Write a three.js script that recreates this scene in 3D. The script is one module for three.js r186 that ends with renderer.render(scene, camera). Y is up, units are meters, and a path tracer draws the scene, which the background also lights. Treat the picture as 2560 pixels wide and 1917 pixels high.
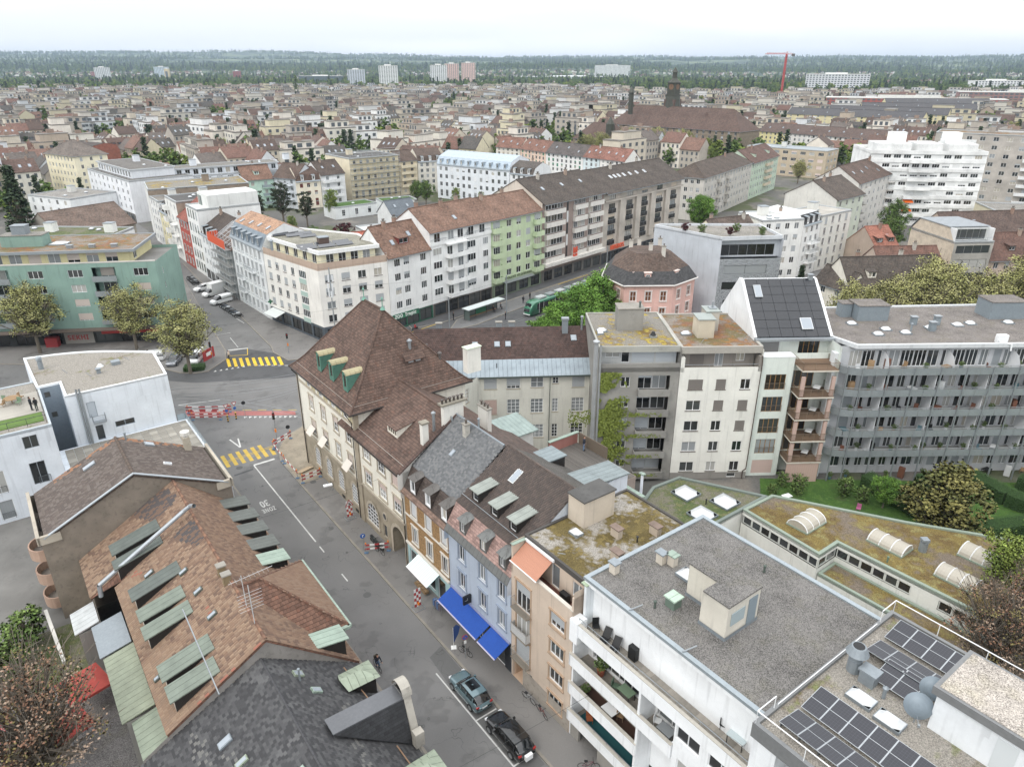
import*as THREE from'three';
import{mergeGeometries}from'three/addons/utils/BufferGeometryUtils.js';
import{TextGeometry}from'three/addons/geometries/TextGeometry.js';
import{FontLoader}from'three/addons/loaders/FontLoader.js';
import{MarchingCubes}from'three/addons/objects/MarchingCubes.js';

// ---------------------------------------------------------------- camera, sky, sun, exposure
const scene=new THREE.Scene();
const camera=new THREE.PerspectiveCamera(56.35,1024/766,0.5,40000);
camera.position.set(0,50,0); // a drone 50 m above the street
camera.rotation.set(-23.84*Math.PI/180,0,0);
const renderer=new THREE.WebGLRenderer({antialias:true});
renderer.toneMapping=THREE.LinearToneMapping;
renderer.toneMappingExposure=1.1;
renderer.shadowMap.enabled=true;

function mulberry(a){return()=>{a|=0;a=a+0x6D2B79F5|0;let t=Math.imul(a^a>>>15,1|a);t=t+Math.imul(t^t>>>7,61|t)^t;return((t^t>>>14)>>>0)/4294967296;};}
const rnd=mulberry(20240417);
const rr=(a,b)=>a+(b-a)*rnd();
const pick=(l)=>l[Math.floor(rnd()*l.length)];
const hash2=(x,y,s)=>{let h=Math.imul(x,374761393)+Math.imul(y,668265263)+Math.imul(s,1442695041)|0;h=Math.imul(h^h>>>13,1274126177);return((h^h>>>16)>>>0)/4294967296;};
function vnoise(x,y,px,py,s){ // value noise, periodic in px, py
const xi=Math.floor(x),yi=Math.floor(y);let fx=x-xi,fy=y-yi;
fx=fx*fx*(3-2*fx);fy=fy*fy*(3-2*fy);
const x0=((xi%px)+px)%px,x1=(x0+1)%px,y0=((yi%py)+py)%py,y1=(y0+1)%py;
const a=hash2(x0,y0,s),b=hash2(x1,y0,s),c=hash2(x0,y1,s),d=hash2(x1,y1,s);
return a+(b-a)*fx+(c-a)*fy+(a-b-c+d)*fx*fy;
}
function fbm(u,v,f,oct,s,ay=1){let t=0,w=0.5,n=0;for(let i=0;i<oct;i++){t+=w*vnoise(u*f,v*f*ay,f,f*ay,s+i);n+=w;w*=0.5;f*=2;}return t/n;}

{ // overcast sky, brighter overhead as the standard overcast sky is, with faint cloud streaks
const w=1024,h=512,d=new Float32Array(w*h*4);
for(let j=0;j<h;j++){
const el=(j+0.5)/h*Math.PI-Math.PI/2,se=Math.max(0,Math.sin(el));
const L=1.26*(1+0.75*se);
for(let i=0;i<w;i++){
const u=i/w,v=Math.max(0,el)/Math.PI;
const n=fbm(u,v*2,10,5,11,3),m=fbm(u,v*2,26,4,31,3);
const c=Math.max(0,Math.min(1,(n*0.6+m*0.4-0.36)*3.6));
const k=L*(0.80+0.20*c),o=(j*w+i)*4;
d[o]=k*(0.955+0.045*c);d[o+1]=k*(0.985+0.015*c);d[o+2]=k*(1.02-0.015*c);d[o+3]=1;
}
}
const t=new THREE.DataTexture(d,w,h,THREE.RGBAFormat,THREE.FloatType);
t.mapping=THREE.EquirectangularReflectionMapping;t.magFilter=t.minFilter=THREE.LinearFilter;t.needsUpdate=true;
scene.background=t;scene.environment=t;
}
const sun=new THREE.DirectionalLight(0xfff8ee,1.0); // the sun behind thin cloud, high on the left
sun.position.set(-160,260,60);sun.target.position.set(0,0,-120);
sun.castShadow=true;sun.shadow.radius=34;sun.shadow.mapSize.set(4096,4096);
Object.assign(sun.shadow.camera,{left:-320,right:320,top:320,bottom:-320,near:1,far:900});
scene.add(sun,sun.target);
scene.fog=new THREE.FogExp2(0xc6dbf0,0.00007);
// ---------------------------------------------------------------- street frame: a runs along the street away from the drone, b across it to the right
const SA=Math.sin(36.6*Math.PI/180),CA=Math.cos(36.6*Math.PI/180);
const AB=(a,b)=>[-SA*a+CA*b,-CA*a-SA*b];

// ---------------------------------------------------------------- textures (what the surfaces are made of, uv in metres)
const texs={};
const toS=(c)=>Math.round(255*Math.max(0,Math.min(1,c<=0.0031308?c*12.92:1.055*Math.pow(c,1/2.4)-0.055)));
function makeTex(name,n,metres,fn,bump){ // fn(u, v) -> [r, g, b, height]
const d=new Uint8Array(n*n*4),b=bump?new Uint8Array(n*n*4):null;
let m0=0,m1=0,m2=0;
for(let j=0;j<n;j++)for(let i=0;i<n;i++){
const c=fn((i+0.5)/n,(j+0.5)/n),o=(j*n+i)*4;
d[o]=toS(c[0]);d[o+1]=toS(c[1]);d[o+2]=toS(c[2]);d[o+3]=255;m0+=c[0];m1+=c[1];m2+=c[2];
if(b){b[o]=b[o+1]=b[o+2]=Math.round(255*Math.max(0,Math.min(1,c[3])));b[o+3]=255;}
}
const mk=(dd,s)=>{const t=new THREE.DataTexture(dd,n,n);t.wrapS=t.wrapT=THREE.RepeatWrapping;t.magFilter=THREE.LinearFilter;t.minFilter=THREE.LinearMipmapLinearFilter;t.generateMipmaps=true;if(s)t.colorSpace=THREE.SRGBColorSpace;t.repeat.set(1/metres,1/metres);t.needsUpdate=true;return t;};
texs[name]={map:mk(d,true),bump:b&&mk(b,false),mean:[m0/n/n,m1/n/n,m2/n/n]};
}
const g3=(v,h=0.5)=>[v,v,v,h];
const sat=(x)=>Math.max(0,Math.min(1,x));
const mix3=(a,b,t)=>[a[0]+(b[0]-a[0])*t,a[1]+(b[1]-a[1])*t,a[2]+(b[2]-a[2])*t];
makeTex('plaster',512,9,(u,v)=>{const a=fbm(u,v,5,4,1),g=hash2(Math.floor(u*512),Math.floor(v*512),3),st=fbm(u,v,40,2,9)*fbm(u,v,3,2,14);const rs=sat((fbm(u,v*0.06+0.3,36,2,19)-0.62)*5)*fbm(u,v,4,2,23);return g3(0.74+0.17*(a-0.5)+0.06*(g-0.5)+0.07*(st-0.25)-0.16*rs,0.5+0.5*(g-0.5));},true);
makeTex('rough',512,6,(u,v)=>{const a=fbm(u,v,6,5,41),g=hash2(Math.floor(u*512),Math.floor(v*512),43),s=sat((fbm(u,v,20,3,46)-0.6)*6);return g3(0.7+0.3*(a-0.5)+0.16*(g-0.5)-0.12*s,0.5+0.5*(g-0.5));},true);
makeTex('concrete',512,8,(u,v)=>{const a=fbm(u,v,4,5,51),b=fbm(u,v,32,2,57)*fbm(u,v,6,2,60),g=hash2(Math.floor(u*512),Math.floor(v*512),53);return g3(0.72+0.36*(a-0.5)-0.35*sat(b-0.3)+0.05*(g-0.5),0.5+0.3*(g-0.5));},true);
makeTex('asphalt',1024,14,(u,v)=>{const a=fbm(u,v,3,4,71),g=hash2(Math.floor(u*1024),Math.floor(v*1024),73),p=sat((fbm(u,v,9,3,76)-0.6)*9),cr=Math.abs(fbm(u,v,6,4,79)-0.5)<0.004?1:0;const k=0.7+0.3*(a-0.5)+0.2*(g-0.5)-0.12*p-0.22*cr;return[k,k,k*0.985,0.5+0.4*(g-0.5)];},true);
makeTex('gravel',512,7,(u,v)=>{const a=fbm(u,v,4,4,81),g=vnoise(u*170,v*170,170,170,83),p=sat((fbm(u,v,7,3,87)-0.55)*4),k=0.55+0.7*(g-0.5)+0.3*(a-0.5);return[k*(1-0.08*p),k*(0.985-0.08*p),k*(0.96-0.14*p),g];},true);
const mossTex=(name,m,seed,bare,c1,c2,c3,amt)=>makeTex(name,1024,m,(u,v)=>{
const g=vnoise(u*240,v*240,240,240,seed),a=fbm(u,v,4,5,seed+3),b=fbm(u,v,9,4,seed+7),d=fbm(u,v,22,3,seed+11);
const cover=sat((a*0.6+d*0.4-1+amt)*6),t=sat((b-0.5)*3.2+0.5),t2=sat((d-0.56)*5);
let c=mix3(mix3(c1,c2,t),c3,t2);c=mix3(bare,c,cover);const k=0.55+0.9*g;
return[c[0]*k,c[1]*k,c[2]*k,0.3*cover+0.7*g];},true);
mossTex('mossYellow',13,101,[0.22,0.205,0.18],[0.26,0.19,0.045],[0.16,0.10,0.03],[0.36,0.28,0.05],0.52);
mossTex('mossBrown',15,121,[0.16,0.13,0.10],[0.125,0.085,0.03],[0.175,0.13,0.04],[0.21,0.18,0.07],0.66);
mossTex('sedum',14,141,[0.22,0.19,0.16],[0.20,0.10,0.055],[0.14,0.12,0.05],[0.26,0.13,0.04],0.60);
mossTex('mossWhite',9,161,[0.30,0.28,0.25],[0.13,0.10,0.035],[0.10,0.075,0.025],[0.17,0.13,0.045],0.66);
mossTex('turf',10,181,[0.16,0.15,0.11],[0.10,0.12,0.045],[0.075,0.105,0.035],[0.15,0.15,0.07],0.66);
mossTex('lawn',8,201,[0.06,0.09,0.025],[0.045,0.105,0.018],[0.06,0.13,0.02],[0.08,0.15,0.03],0.7);
mossTex('gravelmoss',11,221,[0.27,0.25,0.22],[0.20,0.17,0.13],[0.16,0.12,0.08],[0.17,0.18,0.08],0.42);
const tileTex=(name,n,rows,cols,m,seed,spread,red)=>makeTex(name,n,m,(u,v)=>{
const r=Math.floor(v*rows),fv=v*rows-r,off=(r%2)*0.5,c=Math.floor(u*cols+off),fu=u*cols+off-c;
const t=hash2(((c%cols)+cols)%cols,r,seed),big=fbm(u,v,4,3,seed+5),fine=fbm(u,v,30,2,seed+8);
let k=0.66+spread*(t-0.5)+0.42*(big-0.5)+0.2*(fine-0.5);
const gap=fv<0.10?0.45:(fu<0.07?0.68:1),h=(1-fv)*0.75+0.25*Math.sin(Math.PI*sat(fu));
const hot=hash2(((c%cols)+cols)%cols,r,seed+2)>0.93?red:0;k*=gap;
return[k*(1+hot),k,k*(1-hot*0.4),h*gap];},true);
tileTex('tiles',1024,24,28,8.0,301,0.34,0.12);
tileTex('tilesfar',512,30,20,14.0,331,0.25,0.1);
tileTex('slate',512,16,12,4.0,361,0.34,0);
makeTex('seam',256,3.0,(u,v)=>{const s=(u*5)%1,a=fbm(u,v,4,4,401),st=fbm(u,v,24,2,405);const l=s<0.06;return g3((l?0.42:0.72)+0.26*(a-0.5)+0.1*(st-0.5),l?1:0.2);},true);
makeTex('slats',128,0.9,(u,v)=>{const s=(v*10)%1;return g3(s<0.16?0.45:0.74+0.04*(hash2(Math.floor(v*10),3,9)-0.5),s<0.16?0:0.7);},true);
makeTex('vertline',128,1.2,(u,v)=>{const s=(u*12)%1;return g3(s<0.12?0.5:0.74,s<0.12?0:0.7);},true);
makeTex('panel',256,4.0,(u,v)=>{const a=fbm(u,v,4,4,431),s=fbm(u,v,30,2,436)*0.12;return g3(0.72+0.12*(a-0.5)+s-0.06,0.5);},false);
makeTex('solar',256,2.04,(u,v)=>{const a=(u*12)%1,b=(v*12)%1,l=a<0.045||b<0.045;const k=l?0.07:0.020;return[k*0.95,k,k*1.35,0.5];},false);
makeTex('forest',512,700,(u,v)=>{const a=fbm(u,v,6,5,501),b=fbm(u,v,40,3,506),f=sat((fbm(u,v,3,3,510)-0.60)*12);let c=mix3([0.018,0.036,0.022],[0.055,0.085,0.032],sat((a-0.42)*4)*0.6+0.4*b);c=mix3(c,[0.15,0.19,0.08],f*0.8);const k=0.5+b;return[c[0]*k,c[1]*k,c[2]*k,b];},false);
makeTex('earth',512,90,(u,v)=>{const a=fbm(u,v,6,5,521),b=fbm(u,v,18,4,526),g=hash2(Math.floor(u*512),Math.floor(v*512),529);let c=mix3([0.11,0.11,0.105],[0.07,0.085,0.04],sat((a-0.47)*7));c=mix3(c,[0.16,0.15,0.135],sat((b-0.6)*6));const k=0.85+0.3*g;return[c[0]*k,c[1]*k,c[2]*k,g];},false);
makeTex('perfor',256,2.2,(u,v)=>{let m=9;const n=14;const gx=Math.floor(u*n),gy=Math.floor(v*n);for(let a=-1;a<2;a++)for(let b=-1;b<2;b++){const cx=gx+a,cy=gy+b,hx=((cx%n)+n)%n,hy=((cy%n)+n)%n;const dx=u*n-(cx+0.15+0.7*hash2(hx,hy,5)),dy=v*n-(cy+0.15+0.7*hash2(hx,hy,6));m=Math.min(m,Math.hypot(dx,dy)/(0.24+0.2*hash2(hx,hy,8)));}return g3(m<1?0.10:0.66,m<1?0:1);},true);
makeTex('shingle',256,1.6,(u,v)=>{const r=Math.floor(v*14),fv=v*14-r,c=u*14+(r%2)*0.5,fu=c-Math.floor(c);const t=hash2(Math.floor(c)%14,r,601);return g3((0.66+0.3*(t-0.5))*(fv<0.16?0.55:1)*(fu<0.1?0.75:1),1-fv);},true);
makeTex('wood',256,2.4,(u,v)=>{const p=Math.floor(v*20),f=v*20-p,a=fbm(u,v,8,4,621,8);return g3((0.66+0.3*(hash2(p,1,7)-0.5)+0.2*(a-0.5))*(f<0.1?0.5:1),f<0.1?0:1);},true);
makeTex('stripeAw',64,1.0,(u,v)=>((u*4)%1)<0.5?[0.55,0.80,0.84,0]:[0.86,0.9,0.9,0],false);

const mats={};
function M(key,col,o={}){ // col: linear rgb array or css string; o: tex, rough, metal, bump
if(mats[key])return mats[key];
const c=Array.isArray(col)?new THREE.Color().setRGB(...col):new THREE.Color(col);
const P={color:c,roughness:o.rough??0.9,metalness:o.metal??0,side:THREE.DoubleSide};
if(o.tex){const t=texs[o.tex];P.map=t.map;if(!o.raw)c.setRGB(c.r/t.mean[0],c.g/t.mean[1],c.b/t.mean[2]);if(t.bump&&o.bump!==0){P.bumpMap=t.bump;P.bumpScale=o.bump??0.01;}}
if(o.vc)P.vertexColors=true;
const m=o.coat||o.trans?new THREE.MeshPhysicalMaterial({...P,clearcoat:o.coat??0,clearcoatRoughness:0.05,transmission:o.trans??0,thickness:0}):new THREE.MeshStandardMaterial(P);
m.name=key;return mats[key]=m;
}
const hexLin=(h)=>{const c=new THREE.Color(h),l=0.3*c.r+0.59*c.g+0.11*c.b,k=0.8;return[l+(c.r-l)*k,l+(c.g-l)*k,l+(c.b-l)*k];}; // city paints are greyed by dust
// albedo of painted walls: 'plaster' grain over a colour
const wallM=(hex,tex='plaster',bump=0.006)=>M('wall '+hex+tex,hexLin(hex),{tex,bump,rough:0.93});
const roofM=(hex,tex='tiles',bump=0.05)=>M('roof '+hex+tex,hexLin(hex),{tex,bump,rough:0.9});
const flatM=(tex,bump=0.03)=>M('flat '+tex,[1,1,1],{tex,raw:1,bump,rough:0.98});
const gravelM=(hex)=>M('gravel '+hex,hexLin(hex),{tex:'gravel',bump:0.03,rough:0.97});
const seamM=(hex,metal=0.2,rough=0.5)=>M('seam '+hex,hexLin(hex),{tex:'seam',bump:0.03,rough,metal});
const metalM=(hex,metal=0.5,rough=0.45)=>M('metal '+hex,hexLin(hex),{metal,rough,tex:'panel'});
const paintM=(hex,rough=0.55)=>M('paint '+hex+rough,hexLin(hex),{rough});
const slatM=(hex)=>M('slat '+hex,hexLin(hex),{tex:'slats',bump:0.012,rough:0.6});
const glassMs=[[0.018,0.021,0.024],[0.035,0.042,0.048],[0.012,0.013,0.014],[0.055,0.060,0.060]].map((c,i)=>M('window glass '+i,c,{rough:0.06,coat:1}));
const curtainMs=[[0.42,0.42,0.40],[0.30,0.32,0.33],[0.20,0.22,0.23],[0.46,0.43,0.37]].map((c,i)=>M('curtain behind glass '+i,c,{tex:'vertline',rough:0.25,coat:0.7,bump:0}));
const white=paintM('#e6e8e9'),blindGrey=slatM('#aab0b4'),dark=paintM('#1c1d1f',0.5),steel=metalM('#9aa1a6'),zinc=metalM('#8d979e',0.35,0.5),copper=seamM('#8fa394',0.1,0.6),brownM=paintM('#4a3b31');

// ---------------------------------------------------------------- geometry collector: quads and boxes with uv in metres
const V=(x,y,z)=>new THREE.Vector3(x,y,z);
class Geo{
constructor(){this.p=[];this.n=[];this.u=[];this.m=null;}
at(m){this.m=m;return this;}
tri(a,b,c){
if(this.m){a=a.clone().applyMatrix4(this.m);b=b.clone().applyMatrix4(this.m);c=c.clone().applyMatrix4(this.m);}
const n=b.clone().sub(a).cross(c.clone().sub(a));if(n.lengthSq()<1e-14)return this;n.normalize();
let t,s;if(Math.abs(n.y)>0.985){t=V(1,0,0);s=V(0,0,-1);}else{t=V(n.z,0,-n.x).normalize();s=n.clone().cross(t);if(s.y<0)s.negate();}
for(const q of[a,b,c]){this.p.push(q.x,q.y,q.z);this.n.push(n.x,n.y,n.z);this.u.push(q.dot(t),q.dot(s));}
return this;
}
quad(a,b,c,d){return this.tri(a,b,c).tri(a,c,d);}
poly(l){for(let i=2;i<l.length;i++)this.tri(l[0],l[i-1],l[i]);return this;}
box(x0,x1,y0,y1,z0,z1){
const q=(...k)=>{const c=k.map((i)=>V(i&1?x1:x0,i&2?y1:y0,i&4?z1:z0));this.quad(...c);};
q(4,5,7,6);q(1,0,2,3);q(5,1,3,7);q(0,4,6,2);q(6,7,3,2);q(0,1,5,4);return this;
}
slab(pts,t){ // polygon (x, y, z) thickened downwards by t
this.poly(pts);const lo=pts.map((q)=>V(q.x,q.y-t,q.z));this.poly([...lo].reverse());
for(let i=0;i<pts.length;i++){const j=(i+1)%pts.length;this.quad(pts[i],lo[i],lo[j],pts[j]);}
return this;
}
prism(poly,y0,y1,cap=true){ // poly of [x, z], counter-clockwise seen from above or not
const sh=THREE.ShapeUtils,c=poly.map(([x,z])=>new THREE.Vector2(x,z));
if(cap)for(const f of sh.triangulateShape(c,[])){let[a,b,d]=f.map((i)=>poly[i]);const up=((b[0]-a[0])*(d[1]-a[1])-(b[1]-a[1])*(d[0]-a[0]))<0;if(!up)[b,d]=[d,b];this.tri(V(a[0],y1,a[1]),V(b[0],y1,b[1]),V(d[0],y1,d[1]));}
const cw=sh.isClockWise(c);
for(let i=0;i<poly.length;i++){let a=poly[i],b=poly[(i+1)%poly.length];if(!cw)[a,b]=[b,a];if(y1-y0>1e-4)this.quad(V(a[0],y0,a[1]),V(b[0],y0,b[1]),V(b[0],y1,b[1]),V(a[0],y1,a[1]));}
return this;
}
cyl(x,y0,y1,z,r0,r1=r0,n=10){for(let i=0;i<n;i++){const a=i/n*6.2832,b=(i+1)/n*6.2832;const A=V(x+r0*Math.cos(a),y0,z-r0*Math.sin(a)),B=V(x+r0*Math.cos(b),y0,z-r0*Math.sin(b)),C=V(x+r1*Math.cos(b),y1,z-r1*Math.sin(b)),D=V(x+r1*Math.cos(a),y1,z-r1*Math.sin(a));this.quad(A,B,C,D);this.tri(V(x,y1,z),D,C);}return this;}
tube(p,q,r,n=6){ // straight round bar between two points
const d=q.clone().sub(p),t=Math.abs(d.y)>0.9*d.length()?V(1,0,0):V(0,1,0),e=d.clone().cross(t).normalize(),f=d.clone().cross(e).normalize();
const P=(o,i)=>o.clone().addScaledVector(e,r*Math.cos(i/n*6.2832)).addScaledVector(f,r*Math.sin(i/n*6.2832));
for(let i=0;i<n;i++)this.quad(P(p,i),P(q,i),P(q,i+1),P(p,i+1));return this;
}
geom(){const g=new THREE.BufferGeometry();g.setAttribute('position',new THREE.Float32BufferAttribute(this.p,3));g.setAttribute('normal',new THREE.Float32BufferAttribute(this.n,3));g.setAttribute('uv',new THREE.Float32BufferAttribute(this.u,2));return g;}
build(name,mat,parent){return part(name,this.geom(),mat,parent);}
}
const taken={};
const numbered=(n)=>{const k=taken[n]=(taken[n]??-1)+1;return k?n+'_'+String(k).padStart(3,'0'):n;};
function part(name,geometry,mat,parent){const m=new THREE.Mesh(geometry,mat);m.castShadow=m.receiveShadow=true;m.name=name;(parent??scene).add(m);return m;}
function thing(name,label,category,x=0,y=0,z=0,turn=0,group){const o=new THREE.Group();o.name=numbered(name);o.userData={label,category};if(group)o.userData.group=group;o.position.set(x,y,z);o.rotation.y=turn;scene.add(o);return o;}
function tag(m,label,category,group){m.name=numbered(m.name);m.userData={label,category,...(group?{group}:{})};return m;}
function struct(g,name,mat){const m=(g.isBufferGeometry?part(name,g,mat):g.build(name,mat));m.name=numbered(name);m.userData={kind:'structure'};return m;}
function copyOf(o,x,y,z,turn,label,s){const c=o.clone();c.name=numbered(o.name.replace(/_\d{3}$/,''));c.userData={...o.userData};if(label)c.userData.label=label;c.position.set(x,y,z);c.rotation.y=turn;if(s)c.scale.setScalar(s);scene.add(c);return c;}

// ---------------------------------------------------------------- windows
const winCache={};
function winGeo(w,h,nx,ny,fr,sill,surround){
const k=[w,h,nx,ny,fr,sill,surround].join();if(winCache[k])return winCache[k];
const g=new Geo(),f=fr,z0=-0.16,z1=-0.08,x=w/2;
g.box(-x,x,0,f,z0,z1).box(-x,x,h-f,h,z0,z1).box(-x,-x+f,f,h-f,z0,z1).box(x-f,x,f,h-f,z0,z1);
for(let i=1;i<nx;i++){const c=-x+w*i/nx;g.box(c-f*0.6,c+f*0.6,f,h-f,z0,z1);}
for(let j=1;j<ny;j++){const c=h*j/ny;for(let i=0;i<nx;i++){const a=-x+w*i/nx+f*0.6,b=-x+w*(i+1)/nx-f*0.6;g.box(a,b,c-0.02,c+0.02,z0,z1-0.01);}}
const pane=new Geo().quad(V(-x,0,-0.125),V(x,0,-0.125),V(x,h,-0.125),V(-x,h,-0.125)).geom();
const s=sill?new Geo().box(-x-0.08,x+0.08,-0.09,0,-0.2,0.07).geom():null;
let su=null;if(surround){const q=new Geo(),e=surround;q.box(-x-e,-x,-0.02,h+e,-0.02,0.05).box(x,x+e,-0.02,h+e,-0.02,0.05).box(-x,x,h,h+e,-0.02,0.05).box(-x-e*1.3,x+e*1.3,h+e,h+e+0.1,-0.02,0.14).box(-x-e*1.2,x+e*1.2,-0.18,-0.02,-0.02,0.13);su=q.geom();}
return winCache[k]={frame:g.geom(),pane,sill:s,su};
}
const bcache={};
// o: nx, ny panes; frame material; blind 0..1 closed share; bm blind material; glass index; sill material; surround [width, material]
function win(parent,x,y,z,ry,w,h,o={}){
w=Math.round(w*20)/20;h=Math.round(h*20)/20;
const G=winGeo(w,h,o.nx??2,o.ny??1,o.f??0.06,!!o.sill,o.surround?.[0]??0);
const m=part(o.name??'window',G.frame,o.frame??white,parent);m.position.set(x,y,z);m.rotation.y=ry;
const r=rnd(),pm=o.pane??(r<(o.curtain??0.3)?pick(curtainMs):pick(glassMs));
part('pane',G.pane,pm,m);
if(o.sill)part('sill',G.sill,o.sill,m);
if(o.surround)part('surround',G.su,o.surround[1],m);
const bl=o.blind??0;
if(bl>0.02){const bh=Math.round(h*bl*10)/10||0.1,k=w+','+h+','+bh;bcache[k]??=new Geo().box(-w/2+0.01,w/2-0.01,h-bh,h,-0.075,-0.035).geom();part('roller_blind',bcache[k],o.bm??blindGrey,m);}
return m;
}
// ---------------------------------------------------------------- walls with openings; local frame of a building: x along the front, z out of it
function wallGeo(g,A,B,y0,y1,holes,dep=0.22){
const L=Math.hypot(B[0]-A[0],B[1]-A[1]),d=[(B[0]-A[0])/L,(B[1]-A[1])/L],o=[-d[1],d[0]];
const P=(s,y,e=0)=>V(A[0]+d[0]*s-o[0]*e,y,A[1]+d[1]*s-o[1]*e);
holes=holes.map((q)=>[Math.max(0.001,q[0]),Math.max(y0,q[1]),Math.min(L-0.001,q[2]),Math.min(y1,q[3])]).filter((q)=>q[2]>q[0]&&q[3]>q[1]);
const ys=[...new Set([y0,y1,...holes.flatMap((q)=>[q[1],q[3]])])].sort((a,b)=>a-b);
for(let j=0;j+1<ys.length;j++){
const a=ys[j],b=ys[j+1];if(b-a<1e-5)continue;
const cut=holes.filter((q)=>q[1]<=a+1e-6&&q[3]>=b-1e-6).sort((p,q)=>p[0]-q[0]);let s=0;
for(const q of[...cut,[L,0,L,0]]){if(q[0]>s+1e-5)g.quad(P(s,a),P(q[0],a),P(q[0],b),P(s,b));s=Math.max(s,q[2]);}
}
for(const[a,b,c,e]of holes){g.quad(P(a,b),P(c,b),P(c,b,dep),P(a,b,dep));g.quad(P(a,e),P(a,e,dep),P(c,e,dep),P(c,e));g.quad(P(a,b),P(a,b,dep),P(a,e,dep),P(a,e));g.quad(P(c,b),P(c,e),P(c,e,dep),P(c,b,dep));}
return{L,d,o,ry:Math.atan2(-d[1],d[0])};
}
// wins: [x centre, sill height, w, h, options]
function facade(t,A,B,y0,y1,mat,wins=[],name='wall',holes=[]){
const g=new Geo(),f=wallGeo(g,A,B,y0,y1,[...holes,...wins.map(([x,y,w,h])=>{w=Math.round(w*20)/20;h=Math.round(h*20)/20;return[x-w/2,y,x+w/2,y+h];})]);
const m=g.build(name,mat,t);
for(const[x,y,w,h,o]of wins)win(t,A[0]+f.d[0]*x,y,A[1]+f.d[1]*x,f.ry,w,h,o);
return m;
}
// a regular grid of windows; spec o may be a function of (column, row)
function grid(xs,ys,w,h,o={}){const r=[];ys.forEach((y,j)=>xs.forEach((x,i)=>{const q=typeof o==='function'?o(i,j):o;if(q)r.push([x,y,q.w??w,q.h??h,q]);}));return r;}
const spread=(n,L,m=0)=>Array.from({length:n},(_,i)=>m+(L-2*m)*(i+0.5)/n);
const someBlind=(bm,p=0.4,ex={})=>()=>({...ex,bm,blind:rnd()<p?pick([0.3,0.5,0.75,1,1]):rnd()<0.3?0.15:0});

// a building whose front runs from p0 to p1 (left to right as seen from outside)
function building(name,label,category,p0,p1,group){
const t=thing(name,label,category,p0[0],0,p0[1],Math.atan2(-(p1[1]-p0[1]),p1[0]-p0[0]),group);
t.L=Math.hypot(p1[0]-p0[0],p1[1]-p0[1]);return t;
}
function gableRoof(t,L,D,e,r,mat,o={}){ // ridge along x; o: over (eaves), side (verges), t, ridge position 0..1, wall material for the gable triangles
const ov=o.over??0.5,sv=o.side??0.1,rz=-D*(o.mid??0.5),s1=(r-e)/-rz,s2=(r-e)/(D+rz),x0=-sv,x1=L+sv,th=o.t??0.18,g=new Geo();
g.slab([V(x0,e-ov*s1+th,ov),V(x1,e-ov*s1+th,ov),V(x1,r+th,rz),V(x0,r+th,rz)],th);
g.slab([V(x1,e-ov*s2+th,-D-ov),V(x0,e-ov*s2+th,-D-ov),V(x0,r+th,rz),V(x1,r+th,rz)],th);
const m=g.build('roof',mat,t);
if(o.cap!==0)new Geo().box(x0,x1,r+th-0.02,r+th+0.09,rz-0.13,rz+0.13).build('ridge_cap',o.cap??mat,m);
if(o.gut!==0)new Geo().box(x0,x1,e-ov*s1-0.06,e-ov*s1+0.06,ov,ov+0.14).build('gutter',o.gut??zinc,m);
if(o.wall){const w=new Geo();for(const x of[0,L])w.tri(V(x,e,0),V(x,e,-D),V(x,r,rz));w.build('gable',o.wall,t);}
return{m,mat,yAt:(z)=>z>rz?e+th+(r-e)*z/rz:e+th+(r-e)*(z+D)/(D+rz),ang:Math.atan(s1),ang2:Math.atan(s2),rz};
}
function hipRoof(t,L,D,e,r,mat,o={}){
const ov=o.over??0.5,run=o.run??D/2,rz=-D/2,s=(r-e)/(D/2),ye=e-ov*s+0.02,g=new Geo();
const a=V(-ov,ye,ov),b=V(L+ov,ye,ov),c=V(L+ov,ye,-D-ov),d=V(-ov,ye,-D-ov),p=V(run,r,rz),q=V(L-run,r,rz);
g.poly([a,b,q,p]).poly([c,d,p,q]).tri(b,c,q).tri(d,a,p).quad(a,d,c,b);
const m=g.build('roof',mat,t),h=new Geo();for(const[u,v]of[[a,p],[b,q],[c,q],[d,p],[p,q]])if(u.distanceTo(v)>0.1)h.tube(u,v,0.1,5);h.build('ridge_cap',o.cap??mat,m);
new Geo().box(-ov-0.1,L+ov+0.1,ye-0.1,ye+0.03,ov,ov+0.12).box(L+ov,L+ov+0.12,ye-0.1,ye+0.03,-D-ov,ov).box(-ov-0.12,-ov,ye-0.1,ye+0.03,-D-ov,ov).build('gutter',zinc,m);
return{m,mat,yAt:(z)=>e+(r-e)*(z>rz?z/rz:(z+D)/(D+rz)),ang:Math.atan(s),ang2:Math.atan(s),rz};
}
function flatRoof(t,poly,h,mat,edge,o={}){ // roof surface at h inside a raised edge
const up=o.up??0.3,w=o.w??0.3,c=poly.reduce((q,p)=>[q[0]+p[0]/poly.length,q[1]+p[1]/poly.length],[0,0]);
const ins=inset(poly,w);
const m=new Geo().prism(ins,h,h,true).build('roof',mat,t),g=new Geo();
for(let i=0;i<poly.length;i++){const j=(i+1)%poly.length,A=poly[i],B=poly[j],a=ins[i],b=ins[j],y=h+up;g.quad(V(A[0],y,A[1]),V(B[0],y,B[1]),V(b[0],y,b[1]),V(a[0],y,a[1]));g.quad(V(a[0],h-0.02,a[1]),V(b[0],h-0.02,b[1]),V(b[0],y,b[1]),V(a[0],y,a[1]));const lo=h-(o.down??0.25);g.quad(V(A[0],lo,A[1]),V(B[0],lo,B[1]),V(B[0],y,B[1]),V(A[0],y,A[1]));}
g.build('parapet',edge,m);return m;
}
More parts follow.
